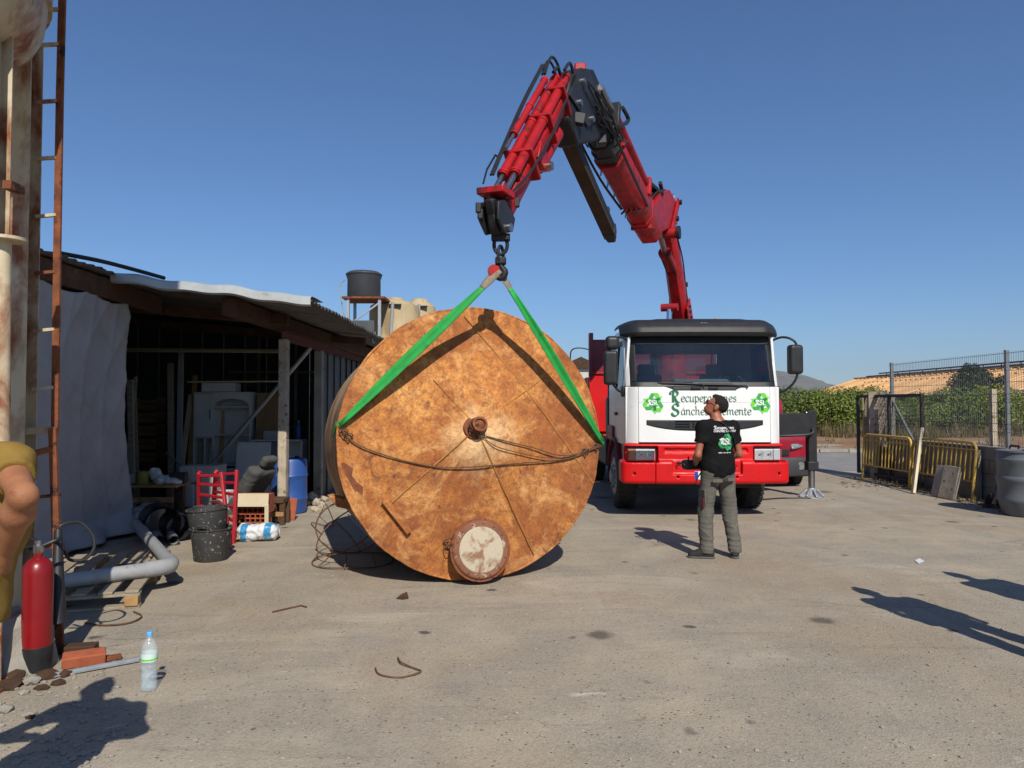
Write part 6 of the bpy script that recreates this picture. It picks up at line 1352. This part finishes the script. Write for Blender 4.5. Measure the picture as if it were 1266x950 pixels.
# wire cage on the ground left of the tank
wc = top('wire_cage', 'tangle of rusty wire hoops lying on the ground beside the tank', 'wire', (-1.75, 7.5, 0))
c0 = gr(432, 697); rr_ = .42
ring1 = [V((c0.x + .02 + rr_ * 1.0 * math.cos(t), c0.y + .1 + rr_ * math.sin(t), .015 + .01 * math.sin(3 * t))) for t in [2 * math.pi * i / 40 for i in range(40)]]
nrm = V((-.35, -.35, .7)).normalized(); e1_ = nrm.cross(Z).normalized(); e2_ = nrm.cross(e1_)
c1 = V((c0.x - .05, c0.y + .25, .32)); ring2 = [c1 + e1_ * (.40 * math.cos(t)) + e2_ * (.40 * math.sin(t)) for t in [2 * math.pi * i / 40 for i in range(40)]]
c2 = V((c0.x - .10, c0.y + .5, .30)); ring3 = [c2 + V((.36 * math.cos(t), .1 * math.cos(t), .29 * math.sin(t))) for t in [2 * math.pi * i / 36 for i in range(36)]]
for rg_ in (ring1, ring2, ring3): MB().tube(rg_, .0075, 6, True).obj('hoop', 'rust_wire', wc)
for k in range(0, 40, 5):
    b_ = min(range(40), key=lambda j: (ring2[j] - ring1[k]).length); MB().tube([ring1[k] , (ring1[k] + ring2[b_]) * .5 + V((.02, 0, .01)), ring2[b_]], .0065, 6).obj('rod', 'rust_wire', wc)
MB().tube(spline([gr(404, 628) + Z * .1, gr(395, 640) + Z * .25, gr(402, 650) + Z * .3, gr(412, 655) + Z * .05, gr(385, 648) + Z * .02, gr(398, 662) + Z * .01], 7), .006, 5).obj('loose_wire', 'rust_wire', wc)
for k, t in enumerate((0, .035)):
    o_ = V((t, 0, 0)); MB().tube([at(430, 636, 7.6) + o_, at(467, 674, 7.2) + o_, at(473, 668, 7.2) + o_, at(438, 628, 7.6) + o_], .005, 5).obj('wire_frame', 'galvanised', wc)
tag(MB().tube(spline([gr(464, 828) + Z * .01, gr(470, 836) + Z * .008, gr(495, 839) + Z * .006, gr(520, 833) + Z * .012, gr(512, 828) + Z * .008, gr(496, 823) + Z * .02, gr(492, 815) + Z * .01], 6), .0055, 6).obj('wire_scrap', 'rust_wire', None), 'short curled scrap of dark wire on the open yard', 'wire')
tag(MB().tube([gr(337, 758) + Z * .008, gr(372, 750) + Z * .008, gr(379, 752) + Z * .008], .007, 6).obj('bent_rod', 'rust_wire', None), 'thin rusty rod with a bent end on the open yard', 'rod')
tag(MB().tube(spline([gr(105, 772) + Z * .01, gr(130, 775) + Z * .012, gr(160, 772) + Z * .012, gr(175, 764) + Z * .012, gr(165, 758) + Z * .012], 5), .006, 6).obj('wire_scrap', 'rust_wire', None), 'dark wire loop on the ground in front of the pallet', 'wire')
tag(MB().prism([gr(1131, 694) + Z * .006, gr(1137, 692) + Z * .012, gr(1143, 695) + Z * .006, gr(1136, 698) + Z * .005], (0, 0, .003)).obj('paper_scrap', 'white_paint', None), 'small white scrap of paper on the yard', 'paper')
tag(MB().prism([gr(490, 741) + Z * .005, gr(497, 738) + Z * .02, gr(503, 737) + Z * .03, gr(505, 741) + Z * .006, gr(498, 742) + Z * .004], (0, .01, .004)).obj('sheet_scrap', 'dark_wood', None), 'small curled scrap of rusty sheet in front of the tank', 'scrap')
# ------------------------------------------------------------------ right: wall, fence, gate, barriers
pm('wall_block', '8b867d', '6f6a62', 2.5, .95, spots='8f6f66', spot_scale=1.6, spot_cut=.62, bump=.4, bscale=30)
wl = top('yard_wall', 'low grey block wall under the wire fence', 'wall', (8.25, 11, 0))
for row in range(4):
    for k in range(25):
        d0 = 5.6 + .405 * k + (.2 if row % 2 else 0)
        if d0 + .4 > 15.9: continue
        MB().box((8.26 + rnd.uniform(-.004, .004), d0 + .2, .115 + .23 * row), (.2, .398, .224)).obj('block', 'wall_block', wl, .006)
MB().bx(8.19, 8.33, 5.6, 15.7, .0, .915).obj('mortar', 'concrete', wl)
pm('fence_steel', '7d8486', '666d70', 6, .5, .4)
fn = top('wire_fence', 'tall grey welded wire fence with cranked top along the low wall', 'fence', (8.3, 11, 0))
PD = [15.9, 12.2, 8.5, 5.2]
for d in PD: MB().bx(8.27, 8.33, d - .03, d + .03, .90, 2.56).obj('post', 'fence_steel', fn, .004)
def zx(z):
    for zc in (1.25, 1.75, 2.28):
        if abs(z - zc) < .07: return .045 * (1 - abs(z - zc) / .07)
    return 0
for d0, d1 in zip(PD, PD[1:]):
    m = MB(); zs = [.93, 1.18, 1.25, 1.32, 1.68, 1.75, 1.82, 2.21, 2.28, 2.35, 2.53]
    k = d1 + .03
    while k < d0 - .02:
        m.tube([(8.245 - zx(z), k, z) for z in zs], .0036, 4, cap=False); k += .056
    for z in (.95, 1.18, 1.32, 1.5, 1.68, 1.82, 2.02, 2.21, 2.35, 2.5): m.tube([(8.238 - zx(z), d1, z), (8.238 - zx(z), d0, z)], .0042, 4)
    tag(m.obj('wire_panel', 'fence_steel', fn, fixn=False), kind='stuff')
MB().beam((8.3, 15.9, 1.75), (8.3, 15.1, .92), .04, .04).obj('brace', 'fence_steel', fn, .004)
for d in (13.05, 10.0): tag(MB().beam((8.62, d, 0), (8.62, d, 1.92), .09, .09).obj('concrete_post', 'whitewash', None, .008), 'short whitewashed post standing just behind the wire fence', 'post', 'whitewashed posts behind the fence')
gt = top('sliding_gate', 'dark steel framed gate with wire infill and boards behind it', 'gate', (8.05, 15.6, 0))
pm('gate_steel', '2f2b28', '3d3630', 8, .7, spots='5a3c28', spot_scale=9, spot_cut=.6)
for d in (14.3, 15.55, 16.95): MB().bx(8.02, 8.08, d - .03, d + .03, .06 if d > 15 else .95, 1.86).obj('upright', 'gate_steel', gt, .004)
for z in (.10, 1.83): MB().bx(8.025, 8.075, 14.3, 16.95, z - .03, z + .03).obj('rail', 'gate_steel', gt, .004)
m = MB(); k = 14.35
while k < 16.9: m.tube([(8.03, k, .12), (8.03, k, 1.8)], .002, 4, cap=False); k += .06
z = .2
while z < 1.8: m.tube([(8.026, 14.3, z), (8.026, 16.95, z)], .002, 4, cap=False); z += .2
tag(m.obj('wire_infill', 'gate_steel', gt, fixn=False), kind='stuff')
for d0, d1, z1, mt, lb in ((16.65, 16.88, 1.80, 'pale_board', 'tall cream board standing behind the gate'), (16.25, 16.62, 1.9, 'grey_wood', 'wide grey weathered board standing behind the gate'), (15.75, 16.2, 1.93, 'whitewash', 'tall flaking whitish board standing behind the gate'), (15.6, 15.72, 1.88, 'concrete', 'narrow grey board standing beside the gate upright')):
    tag(MB().box((8.30 - .12 * (16.9 - d0), (d0 + d1) / 2 + .1, z1 / 2), ((d1 - d0) * 1.15, .035, z1), Matrix.Rotation(R(-38), 3, 'Z') @ Matrix.Rotation(R(2), 3, 'X')).obj('board', mt, None, .004), lb, 'board')
tag(MB().bx(8.09, 8.12, 15.65, 16.3, .02, .72).obj('metal_sheet', 'gate_steel', None), 'dark rusty sheet leaning low against the gate boards', 'sheet')
# yellow barriers
pm('barrier_yellow', (.60, .40, .07), (.50, .31, .05), 7, .55, spots=(.16, .08, .03), spot_scale=10, spot_cut=.60)
def barrier(d0, d1, x, lab, lean):
    t = top('crowd_barrier', lab, 'barrier', (x, (d0 + d1) / 2, 0), 'yellow barriers by the wall')
    def P(d, z): return V((x + lean * z, d, z))
    fr_ = [P(d0, 0), P(d0, .85)] + [P(d0 + .14 * (1 - math.cos(a)), .85 + .14 * math.sin(a)) for a in (.4, .8, 1.2, 1.57)] + [P(d1 - .14, .99)] + [P(d1 - .14 * (1 - math.sin(a)), .85 + .14 * math.cos(a)) for a in (.4, .8, 1.2, 1.57)] + [P(d1, 0)]
    MB().tube(fr_, .024, 10).obj('frame', 'barrier_yellow', t)
    MB().tube([P(d0, .33), P(d1, .33)], .016, 8).obj('lower_rail', 'barrier_yellow', t)
    MB().tube([P(d0, .87), P(d1, .87)], .012, 8).obj('upper_rail', 'barrier_yellow', t)
    n = 14
    for k in range(1, n): d = d0 + (d1 - d0) * k / n; MB().tube([P(d, .33), P(d, .98)], .012, 8).obj('bar', 'barrier_yellow', t)
    for d in (d0 + .12, d1 - .12): MB().beam(P(d, .02) + V((-.16, 0, .0)), P(d, .02) + V((.16, 0, 0)), .04, .012).obj('foot', 'barrier_yellow', t)
barrier(12.42, 14.35, 7.82, 'yellow barrier with rounded corner standing by the wall behind the leaning plank', .10)
barrier(14.2, 16.1, 7.72, 'yellow barrier standing beside the dark gate', .06)
tag(MB().beam(gr(1129, 611), V((7.92, 14.1, 1.18)), .10, .05, X).obj('plank', 'pale_board', None, .005), 'cream plank leaning on the yellow barriers', 'plank')
tag(MB().beam(gr(1142, 604), V((7.86, 13.9, .9)), .04, .02, X).obj('metal_rod', 'fence_steel', None, .003), 'thin grey strip leaning on the barrier beside the cream plank', 'strip')
for px, d, s, lab, mt in ((1160, 12.85, (.03, .34, .56), 'pale concrete slab leaning against the barrier', 'concrete'), (1170, 12.62, (.03, .36, .58), 'mottled darker slab leaning beside the pale one', 'whitewash'), (1178, 12.5, (.03, .12, .50), 'narrow slab offcut leaning at the end of the slabs', 'concrete')):
    c = gr(px, 500 + 1485 / d); tag(MB().box((c.x + .08, d + .1, s[2] / 2), s, Matrix.Rotation(R(13), 3, 'Y') @ Matrix.Rotation(R(8), 3, 'Z')).obj('slab', mt, None, .006), lab, 'slab')
tag(MB().bx(8.05, 8.10, 12.6, 14.0, .0, .86).obj('mesh_sheet', 'wall_block', None), 'dark mesh panel between the barrier and the wall', 'panel')
# drum, trolley
pm('drum_grey', '62676d', '555a60', 3, .55, spots='7a7d80', spot_scale=4, spot_cut=.62)
dc = V((7.62, 10.85, 0)); t = top('plastic_drum', 'large dark grey ribbed plastic drum by the wall', 'drum', tuple(dc))
MB().lathe([(.27, 0), (.30, .03), (.34, .2), (.352, .22), (.352, .26), (.345, .28), (.352, .5), (.366, .52), (.366, .57), (.352, .59), (.355, .78), (.366, .80), (.366, .84), (.35, .86), (.345, .93), (.36, .94), (.36, .965), (.33, .965), (.32, .6)], dc, n=44, close=False).obj('body', 'drum_grey', t, smooth=35)
MB().lathe([(.32, .62), (.1, .62), (.0, .62)], dc, n=30, close=False).obj('fill', 'black_plastic', t)
t = top('hand_trolley', 'small black folded hand trolley leaning on the wall behind the drum', 'trolley', (7.85, 11.75, 0))
for s in (-.1, .1): MB().tube([(7.75, 11.7 + s, .12), (8.10, 11.75 + s, .98)], .012, 8).obj('tube', 'black_paint', t)
MB().tube([(8.10, 11.65, .98), (8.10, 11.85, .98)], .014, 8).obj('handle', 'black_paint', t)
for z in (.35, .65): MB().tube([(7.75 + (z - .12) * .41, 11.6, z), (7.75 + (z - .12) * .41, 11.8, z)], .010, 8).obj('cross_bar', 'black_paint', t)
for s in (-.14, .14): MB().lathe([(.10, -.02), (.10, .02)], (7.76, 11.7 + s, .10), Y, 20).obj('wheel', 'rubber', t)
MB().bx(7.52, 7.75, 11.58, 11.82, .03, .045).obj('plate', 'black_paint', t)
m = MB(); r = random.Random(21)
for i in range(160):
    if i < 60: x, y = r.gauss(7.2, .35), r.gauss(14.9, .5)
    else: x, y = r.uniform(7.3, 8.1), r.uniform(9.5, 16)
    a = r.uniform(0, 6.3); s = r.uniform(.02, .06); z = r.uniform(.004, .03); m.add([(x - s * math.cos(a), y - s * math.sin(a), z), (x + s * .4 * math.sin(a), y - s * .4 * math.cos(a), z + .02), (x + s * math.cos(a), y + s * math.sin(a), z), (x - s * .4 * math.sin(a), y + s * .4 * math.cos(a), z + .012)], [(0, 1, 2, 3)])
for i in range(90): weed(m, r.uniform(7.7, 8.1), r.uniform(9, 15.5), r.uniform(.04, .16), 5, r)
tag(m.obj('leaf_litter', 'weed_leaf', None, smooth=0, fixn=False), 'dry leaves and weeds along the foot of the wall', 'leaves', kind='stuff')

# ------------------------------------------------------------------ people
pm('tshirt_black', (.007, .007, .008), (.011, .011, .012), 9, .9, spec=.08, rvar=.05, bump=.15, bscale=160)
pm('trouser_grey', '67645d', '57544e', 10, .95, rvar=.04, spec=.15, bump=.25, bscale=140, spots='726f67', spot_scale=7, spot_cut=.6, spot_w=.2)
pm('shoe_dark', (.018, .018, .018), (.032, .031, .03), 14, .75, spec=.25); pm('sole_grey', (.10, .10, .095), (.07, .07, .068), 10, .8); pm('hair_dark', (.010, .008, .007), (.022, .017, .014), 60, .8, spec=.2, bump=.6, bscale=180)
pm('shirt_mustard', '8a7038', '786030', 8, .9, spec=.1, bump=.2, bscale=150, rvar=.05); pm('shorts_khaki', '6b5a33', '5c4d2c', 8, .9)
def person(name, label, loc, yaw, J, mt, head_dir=None, h=.011, hair=True, sleeve=.55, shirt_hem=.90, fold=1.0, holds=False, detail=True):
    """J: joints in the person's own frame (x right, y forward, z up)"""
    root = top(name, label, 'person', loc); M = Matrix.Translation(loc) @ Matrix.Rotation(yaw, 4, 'Z'); Mi = Matrix.Rotation(-yaw, 3, 'Z')
    D = dict(hipL=(-.09, 0, .92), hipR=(.09, 0, .92), kneeL=(-.11, .03, .50), kneeR=(.11, .03, .50), ankL=(-.12, -.02, .09), ankR=(.12, -.02, .09), toeL=(-.14, .17, .035), toeR=(.14, .17, .035),
             shL=(-.18, -.01, 1.40), shR=(.18, -.01, 1.40), elL=(-.25, -.03, 1.10), elR=(.25, -.03, 1.10), wrL=(-.26, .08, .86), wrR=(.26, .08, .86), head=(0, .03, 1.62), pel=0.0); D.update(J)
    f = (Mi @ V(head_dir)).normalized() if head_dir else V((0, 1, 0)); rx = f.cross(Z).normalized(); uz = rx.cross(f).normalized()
    Hm = Matrix((rx, f, uz)).transposed(); Hc = V(D['head'])
    hw = lambda p: tuple(Hc + Hm @ V(p))
    def limb(P, a, k, b, r0, r1, r2, s=0): return [cap(P, a, k, r0 + s, r1 + s), cap(P, k, b, r1 + s, r2 + s)]
    def torso(P, s=0):
        return smin([ell(P, (D['pel'], -.01, .94), (.158 + s, .115 + s, .14 + s)), ell(P, (D['pel'] * .5, 0, 1.10), (.148 + s, .104 + s, .17)), ell(P, (0, 0, 1.27), (.172 + s, .115 + s, .19 + s)), cap(P, D['shL'], D['shR'], .060 + s, .060 + s), cap(P, (0, -.02, 1.30), (0, -.01, 1.47), .09 + s, .058 + s)], .07)
    def hand(P, side):
        w, e = V(D['wr' + side]), V(D['el' + side]); d = (w - e).normalized(); sx = -1 if side == 'L' else 1
        inward = V((-sx, .25, 0)); pn = (inward - d * inward.dot(d)).normalized(); tq = d.cross(pn).normalized(); out = [cap(P, tuple(w), tuple(w + d * .075), .027, .033)]
        for i in range(4):
            o = w + d * .075 + tq * (.013 * (i - 1.5) * 1.4); ln = (.034, .040, .037, .028)[i]; k1 = o + d * ln + pn * .012; k2 = k1 + d * ln * .45 + pn * ln * .6; out += [cap(P, tuple(o), tuple(k1), .0095, .009), cap(P, tuple(k1), tuple(k2), .009, .0075)]
        s_ = -1 if side == 'L' else 1; b0 = w + d * .03 + tq * .02 * s_ + pn * .01; b1 = b0 + d * .03 + tq * .022 * s_ + pn * .015; out += [cap(P, tuple(b0), tuple(b1), .011, .010), cap(P, tuple(b1), tuple(b1 + d * .03 + pn * .01), .010, .008)]
        return smin(out, .006)
    def headf(P):
        skull = ell(P, hw((0, -.015, .045)), (.077, .098, .090), Hm); face_ = ell(P, hw((0, .035, -.01)), (.062, .066, .085), Hm); jaw = ell(P, hw((0, .042, -.070)), (.048, .048, .042), Hm)
        d = smin([skull, face_, jaw], .03)
        d = smin([d, cap(P, hw((0, .098, .015)), hw((0, .125, -.022)), .010, .014)], .012)
        d = smin([d, cap(P, hw((-.035, .092, .030)), hw((.035, .092, .030)), .010, .010)], .012)
        d = smin([d, cap(P, hw((-.018, .096, -.058)), hw((.018, .096, -.058)), .009, .009), cap(P, hw((-.016, .093, -.070)), hw((.016, .093, -.070)), .009, .009)], .008)
        for s in (-1, 1):
            d = np.maximum(d, -ell(P, hw((s * .031, .104, .012)), (.016, .014, .010), Hm)); d = np.minimum(d, ell(P, hw((s * .030, .090, .012)), (.012, .012, .012), Hm))
            d = smin([d, ell(P, hw((s * .078, -.008, .000)), (.012, .022, .034), Hm)], .008)
        return d
    neck = lambda P: cap(P, (D['head'][0] * .5, -.015, 1.42), hw((0, -.015, -.05)), .060, .058)
    def body(P):
        legs = []
        for s in 'LR': legs += limb(P, D['hip' + s], D['knee' + s], D['ank' + s], .082, .054, .036) + [cap(P, tuple(V(D['ank' + s]) + V((0, 0, -.02))), tuple(V(D['ank' + s]).lerp(V(D['toe' + s]), .8)), .030, .024)]
        arms = []
        for s in 'LR':
            q_ = tuple(V(D['el' + s]).lerp(V(D['wr' + s]), .28)); arms += [cap(P, D['sh' + s], D['el' + s], .054, .036), cap(P, D['el' + s], q_, .034, .043), cap(P, q_, D['wr' + s], .043, .026)]
        d = smin([torso(P)] + legs + arms + [neck(P)], .03); d = smin([d, headf(P)], .02)
        return np.minimum(d, np.minimum(hand(P, 'L'), hand(P, 'R')))
    pts = [V(v) for k, v in D.items() if k != 'pel']; lo = [min(p[i] for p in pts) - .2 for i in range(3)]; hi = [max(p[i] for p in pts) + .2 for i in range(3)]; lo[2] = -.02
    sdf_obj('body', body, lo, hi, h, mt['skin'], root, M)
    # shirt
    def shirt(P):
        t = torso(P, .016); arms = []
        for s in 'LR':
            a, b = V(D['sh' + s]), V(D['el' + s]); e = a.lerp(b, sleeve); c = cap(P, tuple(a), tuple(e.lerp(b, .15)), .064, .062); n_ = (b - a).normalized(); arms.append(np.maximum(c, (P - A(*e)) @ A(*n_)))
        ab = ell(P, (D['pel'] * .6, -.005, 1.0), (.186, .148, .26)); d = smin([t, ab] + arms, .045)
        d = np.maximum(d, (shirt_hem + .012 * np.sin(P[..., 0] * 20)) - P[..., 2]); d = np.maximum(d, -np.maximum((1.472 - .25 * np.maximum(0, P[..., 1])) - P[..., 2], np.sqrt((P[..., 0] - D['head'][0] * .6) ** 2 + (P[..., 1]) ** 2) - .10))
        return d + wav(P, .0035 * fold, 26, 2) + wav(P, .0022 * fold, 60, 6)
    sh = sdf_obj('shirt', shirt, lo, hi, h, mt['shirt'], root, M)
    def trous(P):
        parts = [ell(P, (D['pel'], -.015, .93), (.170, .130, .13))]
        for s in 'LR':
            a_ = V(D['ank' + s]); parts += limb(P, D['hip' + s], D['knee' + s], tuple(a_ + V((0, 0, .0))), .098, .077, .068)
        d = smin(parts, .04); d = np.maximum(d, P[..., 2] - .95); d = np.maximum(d, .055 - P[..., 2]); low = np.clip((.75 - P[..., 2]) / .7, 0, 1)
        z = P[..., 2]
        cr = lambda sd, fq: (1 - np.abs(np.sin((P @ A(*np.random.RandomState(sd).normal(size=3) * A(.5, .5, 1.3))) * fq + 1.7 * np.sin((P @ A(*np.random.RandomState(sd + 1).normal(size=3))) * fq * .45)))) ** 3
        return d + wav(P, .0025 * fold, 22, 12) * (.5 + low) - (.007 * cr(3, 20) + .006 * cr(8, 27) + .005 * cr(21, 38)) * fold * (.35 + .75 * low)
    tr = sdf_obj('trousers', trous, lo, hi, h, mt['trousers'], root, M)
    for s in 'LR':
        a_, t_ = V(D['ank' + s]), V(D['toe' + s]); f_ = (t_ - a_); f_.z = 0; f_.normalize(); he = a_ - f_ * .045; he.z = .045
        so = sdf_obj('shoe', lambda P: np.maximum(smin([cap(P, tuple(he), (t_.x, t_.y, .036), .040, .036), cap(P, (a_.x, a_.y, .05), (a_.x, a_.y, .10), .043, .040), cap(P, tuple(a_ + f_ * .05 + V((0, 0, -.015))), (t_.x, t_.y, .030), .040, .030)], .022), .016 - P[..., 2]), (min(he.x, t_.x) - .09, min(he.y, t_.y) - .09, -.01), (max(he.x, t_.x) + .09, max(he.y, t_.y) + .09, .18), .009, mt['shoe'], root, M)
        sdf_obj('sole', lambda P: np.maximum(np.maximum(cap(P * A(1, 1, 0), (he.x, he.y, 0), (t_.x, t_.y, 0), .043, .041), P[..., 2] - .022), .002 - P[..., 2]), (min(he.x, t_.x) - .09, min(he.y, t_.y) - .09, -.012), (max(he.x, t_.x) + .09, max(he.y, t_.y) + .09, .05), .008, 'sole_grey', root, M)
    if hair:
        def hairf(P):
            d = ell(P, hw((0, -.016, .047)), (.0800, .1008, .0928), Hm); q = (P - A(*Hc)) @ np.array(Hm, np.float32) + wav(P, .004, 140, 15)[..., None]
            cut = np.maximum(q[..., 1] * .85 - (q[..., 2] - .055) * .55 - .035, -(q[..., 2] + .0 - .9 * np.minimum(0, q[..., 1] + .035)))
            top_ = cap(P, hw((0, .070, .098)), hw((0, .01, .118)), .024, .016)
            return np.minimum(np.maximum(d, cut), smin([np.maximum(d, cut), top_], .03)) + wav(P, .0020, 130, 5)
        sdf_obj('hair', hairf, [Hc[i] - .22 for i in range(3)], [Hc[i] + .22 for i in range(3)], .007, mt['hair'], root, M)
    return root, M, D, hw, Hm, sh, tr
# the worker watching the lift
mp = gr(888, 690); mp = V((mp.x, mp.y, 0)); MY = R(16)
man, MM, MD, mhw, MHm, msh, mtr = person('person', 'person in black t-shirt and grey work trousers looking up beside the truck', tuple(mp), MY,
    dict(head=(-.005, .02, 1.615), ankL=(-.13, .02, .09), toeL=(-.27, .09, .035), kneeL=(-.12, .05, .50), ankR=(.185, -.03, .09), toeR=(.27, .10, .035), kneeR=(.155, .03, .50), hipR=(.095, 0, .92),
         elL=(-.255, -.03, 1.11), wrL=(-.17, .17, 1.00), elR=(.245, -.04, 1.11), wrR=(.10, .19, 1.06)),
    dict(skin='skin', shirt='tshirt_black', trousers='trouser_grey', shoe='shoe_dark', hair='hair_dark'), head_dir=(-.80, .25, .52), h=.0095, fold=1.15, shirt_hem=.885)
sdf_obj('beard', lambda P: np.maximum(ell(P, mhw((0, .042, -.068)), (.0495, .0500, .0445), MHm), -((P - A(*mhw((0, .02, -.035)))) @ A(*(MHm @ V((0, .25, -1)).normalized())))) , [V(MD['head'])[i] - .2 for i in range(3)], [V(MD['head'])[i] + .2 for i in range(3)], .007, 'hair_dark', man, MM)
gm = MB(MM)
for s in (-1, 1):
    gm.prism([V(mhw((s * .006, .118, .026))), V(mhw((s * .058, .100, .028))), V(mhw((s * .056, .098, -.004))), V(mhw((s * .012, .115, -.004)))], MHm @ V((0, .006, 0)))
    gm.tube([V(mhw((s * .060, .098, .024))), V(mhw((s * .082, .0, .022))), V(mhw((s * .080, -.02, .008)))], .0035, 5)
gm.obj('sunglasses', 'black_plastic', man)
# print on the back of the shirt, laid on the cloth
bv = BVHTree.FromPolygons([MM.inverted() @ (v.co + wloc(man)) for v in msh.data.vertices], [tuple(p.vertices) for p in msh.data.polygons])
def press(m, off):
    out = MB(MM)
    vs = []
    for p in m.v:
        hit = bv.ray_cast(V((p.x, -1, p.z)), Y, 3); vs.append(V((p.x, (hit[0].y if hit[0] is not None else -.13) - off, p.z)))
    out.add(vs, m.f); return out
ms = (MB(), MB(), MB()); arrows(ms, (.025, 0, 1.245), X, Z, .095)
flat('shirt_green', (.02, .36, .10), .8); flat('shirt_green_dark', (.01, .18, .06), .8); flat('shirt_white', (.62, .62, .62), .8)
press(ms[0], .004).obj('shirt_emblem', 'shirt_green_dark', man, smooth=0, fixn=False); press(ms[1], .0045).obj('shirt_emblem', 'shirt_green', man, smooth=0, fixn=False); press(ms[2], .005).obj('shirt_emblem', 'shirt_green_dark', man, smooth=0, fixn=False)
m = MB(); strokes(m, 'RSL', (-.045, 0, 1.225), X, Z, .075, .22); press(m, .0065).obj('shirt_emblem_text', 'shirt_white', man, smooth=0, fixn=False)
m = MB(); strokes(m, 'Recuperaciones', (-.10, 0, 1.385), X, Z, .040, .16); strokes(m, "Sa'nchez Clemente", (-.11, 0, 1.355), X, Z, .038, .16); strokes(m, '--- -- -- --', (-.07, 0, 1.125), X, Z, .045, .30); press(m, .005).obj('shirt_lettering', 'shirt_white', man, smooth=0, fixn=False)
# trouser pockets, red tab, belt hook
for s, z in ((-1, .86), (1, .87)):
    MB(MM).box((s * .083, -.134, z - .02), (.105, .010, .036), Matrix.Rotation(-.28 * s * -1, 3, 'Z')).obj('pocket_flap', 'trouser_grey', man, .004)
MB(MM).box((-.196, -.035, .60), (.014, .02, .10)).obj('pocket_tab', 'dark_red', man, .003)
MB(MM).box((-.185, .0, .66), (.02, .13, .17)).obj('thigh_pocket', 'trouser_grey', man, .008)
MB(MM).tube([(-.18, .02, .93), (-.22, .04, .86), (-.24, .05, .80), (-.20, .06, .78)], .008, 6).obj('belt_hook', 'black_plastic', man)
MB(MM).tube(spline([(-.135, .05, 1.45), (-.05, -.085, 1.47), (.03, -.13, 1.42), (.10, -.135, 1.33), (.19, -.06, 1.15)], 6), .012, 6, flat=.5).obj('strap', 'black_plastic', man)
rc = MM @ V((-.10, .26, 1.0)); rem = top('remote_control', 'black crane remote control held in front of the person in black', 'remote', tuple(rc))
sdf_obj('case', lambda P: rbox(P, (-.13, .23, .985), (.15, .065, .055), .03), (-.35, .1, .85), (.1, .36, 1.1), .010, 'black_plastic', rem, MM)
for s in (-1, 1): MB(MM).tube(spline([(-.13 + s * .15, .17, .97), (-.13 + s * .19, .16, 1.0), (-.13 + s * .19, .30, 1.0), (-.13 + s * .15, .29, .97)], 4), .010, 6).obj('handle', 'black_plastic', rem)
for k in range(4): MB(MM).cyl((-.22 + .06 * k, .23, 1.035), (-.22 + .06 * k, .23, 1.075), .008, n=8).obj('joystick', 'black_paint', rem)
# bystander at the left edge, arm bent
person('person', 'person in mustard t-shirt with a bent bare arm beside the silo', (-1.79, 2.42, 0), R(0),
       dict(shR=(.14, -.03, 1.45), elR=(.30, -.19, 1.37), wrR=(.15, -.05, 1.17), shL=(-.23, -.02, 1.43), elL=(-.40, -.10, 1.22), wrL=(-.24, .08, 1.05), head=(-.14, .03, 1.64), pel=-.12, hipL=(-.22, 0, .92), hipR=(-.04, 0, .92), kneeL=(-.24, .03, .5), kneeR=(-.04, .03, .5), ankL=(-.26, -.02, .09), ankR=(-.04, -.02, .09), toeL=(-.28, .17, .035), toeR=(-.03, .17, .035)),
       dict(skin='skin_pale', shirt='shirt_mustard', trousers='shorts_khaki', shoe='shoe_dark', hair='hair_dark'), h=.008, sleeve=.44, shirt_hem=.92)
# two more people stand outside the frame to the right; their shadows fall across the yard
sh1 = gr(1041, 731); sh2 = gr(1182, 711); k = 1.70 / math.tan(SUN_EL); off = V((math.sin(SUN_AZ) * k, -math.cos(SUN_AZ) * k, 0))
for p, lab, rz in ((sh1 + off + V((.19, 0, 0)), 'person in dark clothes standing out of frame whose whole shadow falls on the yard', R(8)), (sh2 + off, 'person in dark clothes standing out of frame whose head shadow reaches the yard', R(20))):
    person('person', lab, (p.x, p.y, 0), rz, dict(elL=(-.23, -.02, 1.11), elR=(.23, -.02, 1.11), wrL=(-.22, .04, .86), wrR=(.22, .04, .86)), dict(skin='skin_pale', shirt='tshirt_black', trousers='trouser_grey', shoe='shoe_dark', hair='hair_dark'), h=.018)
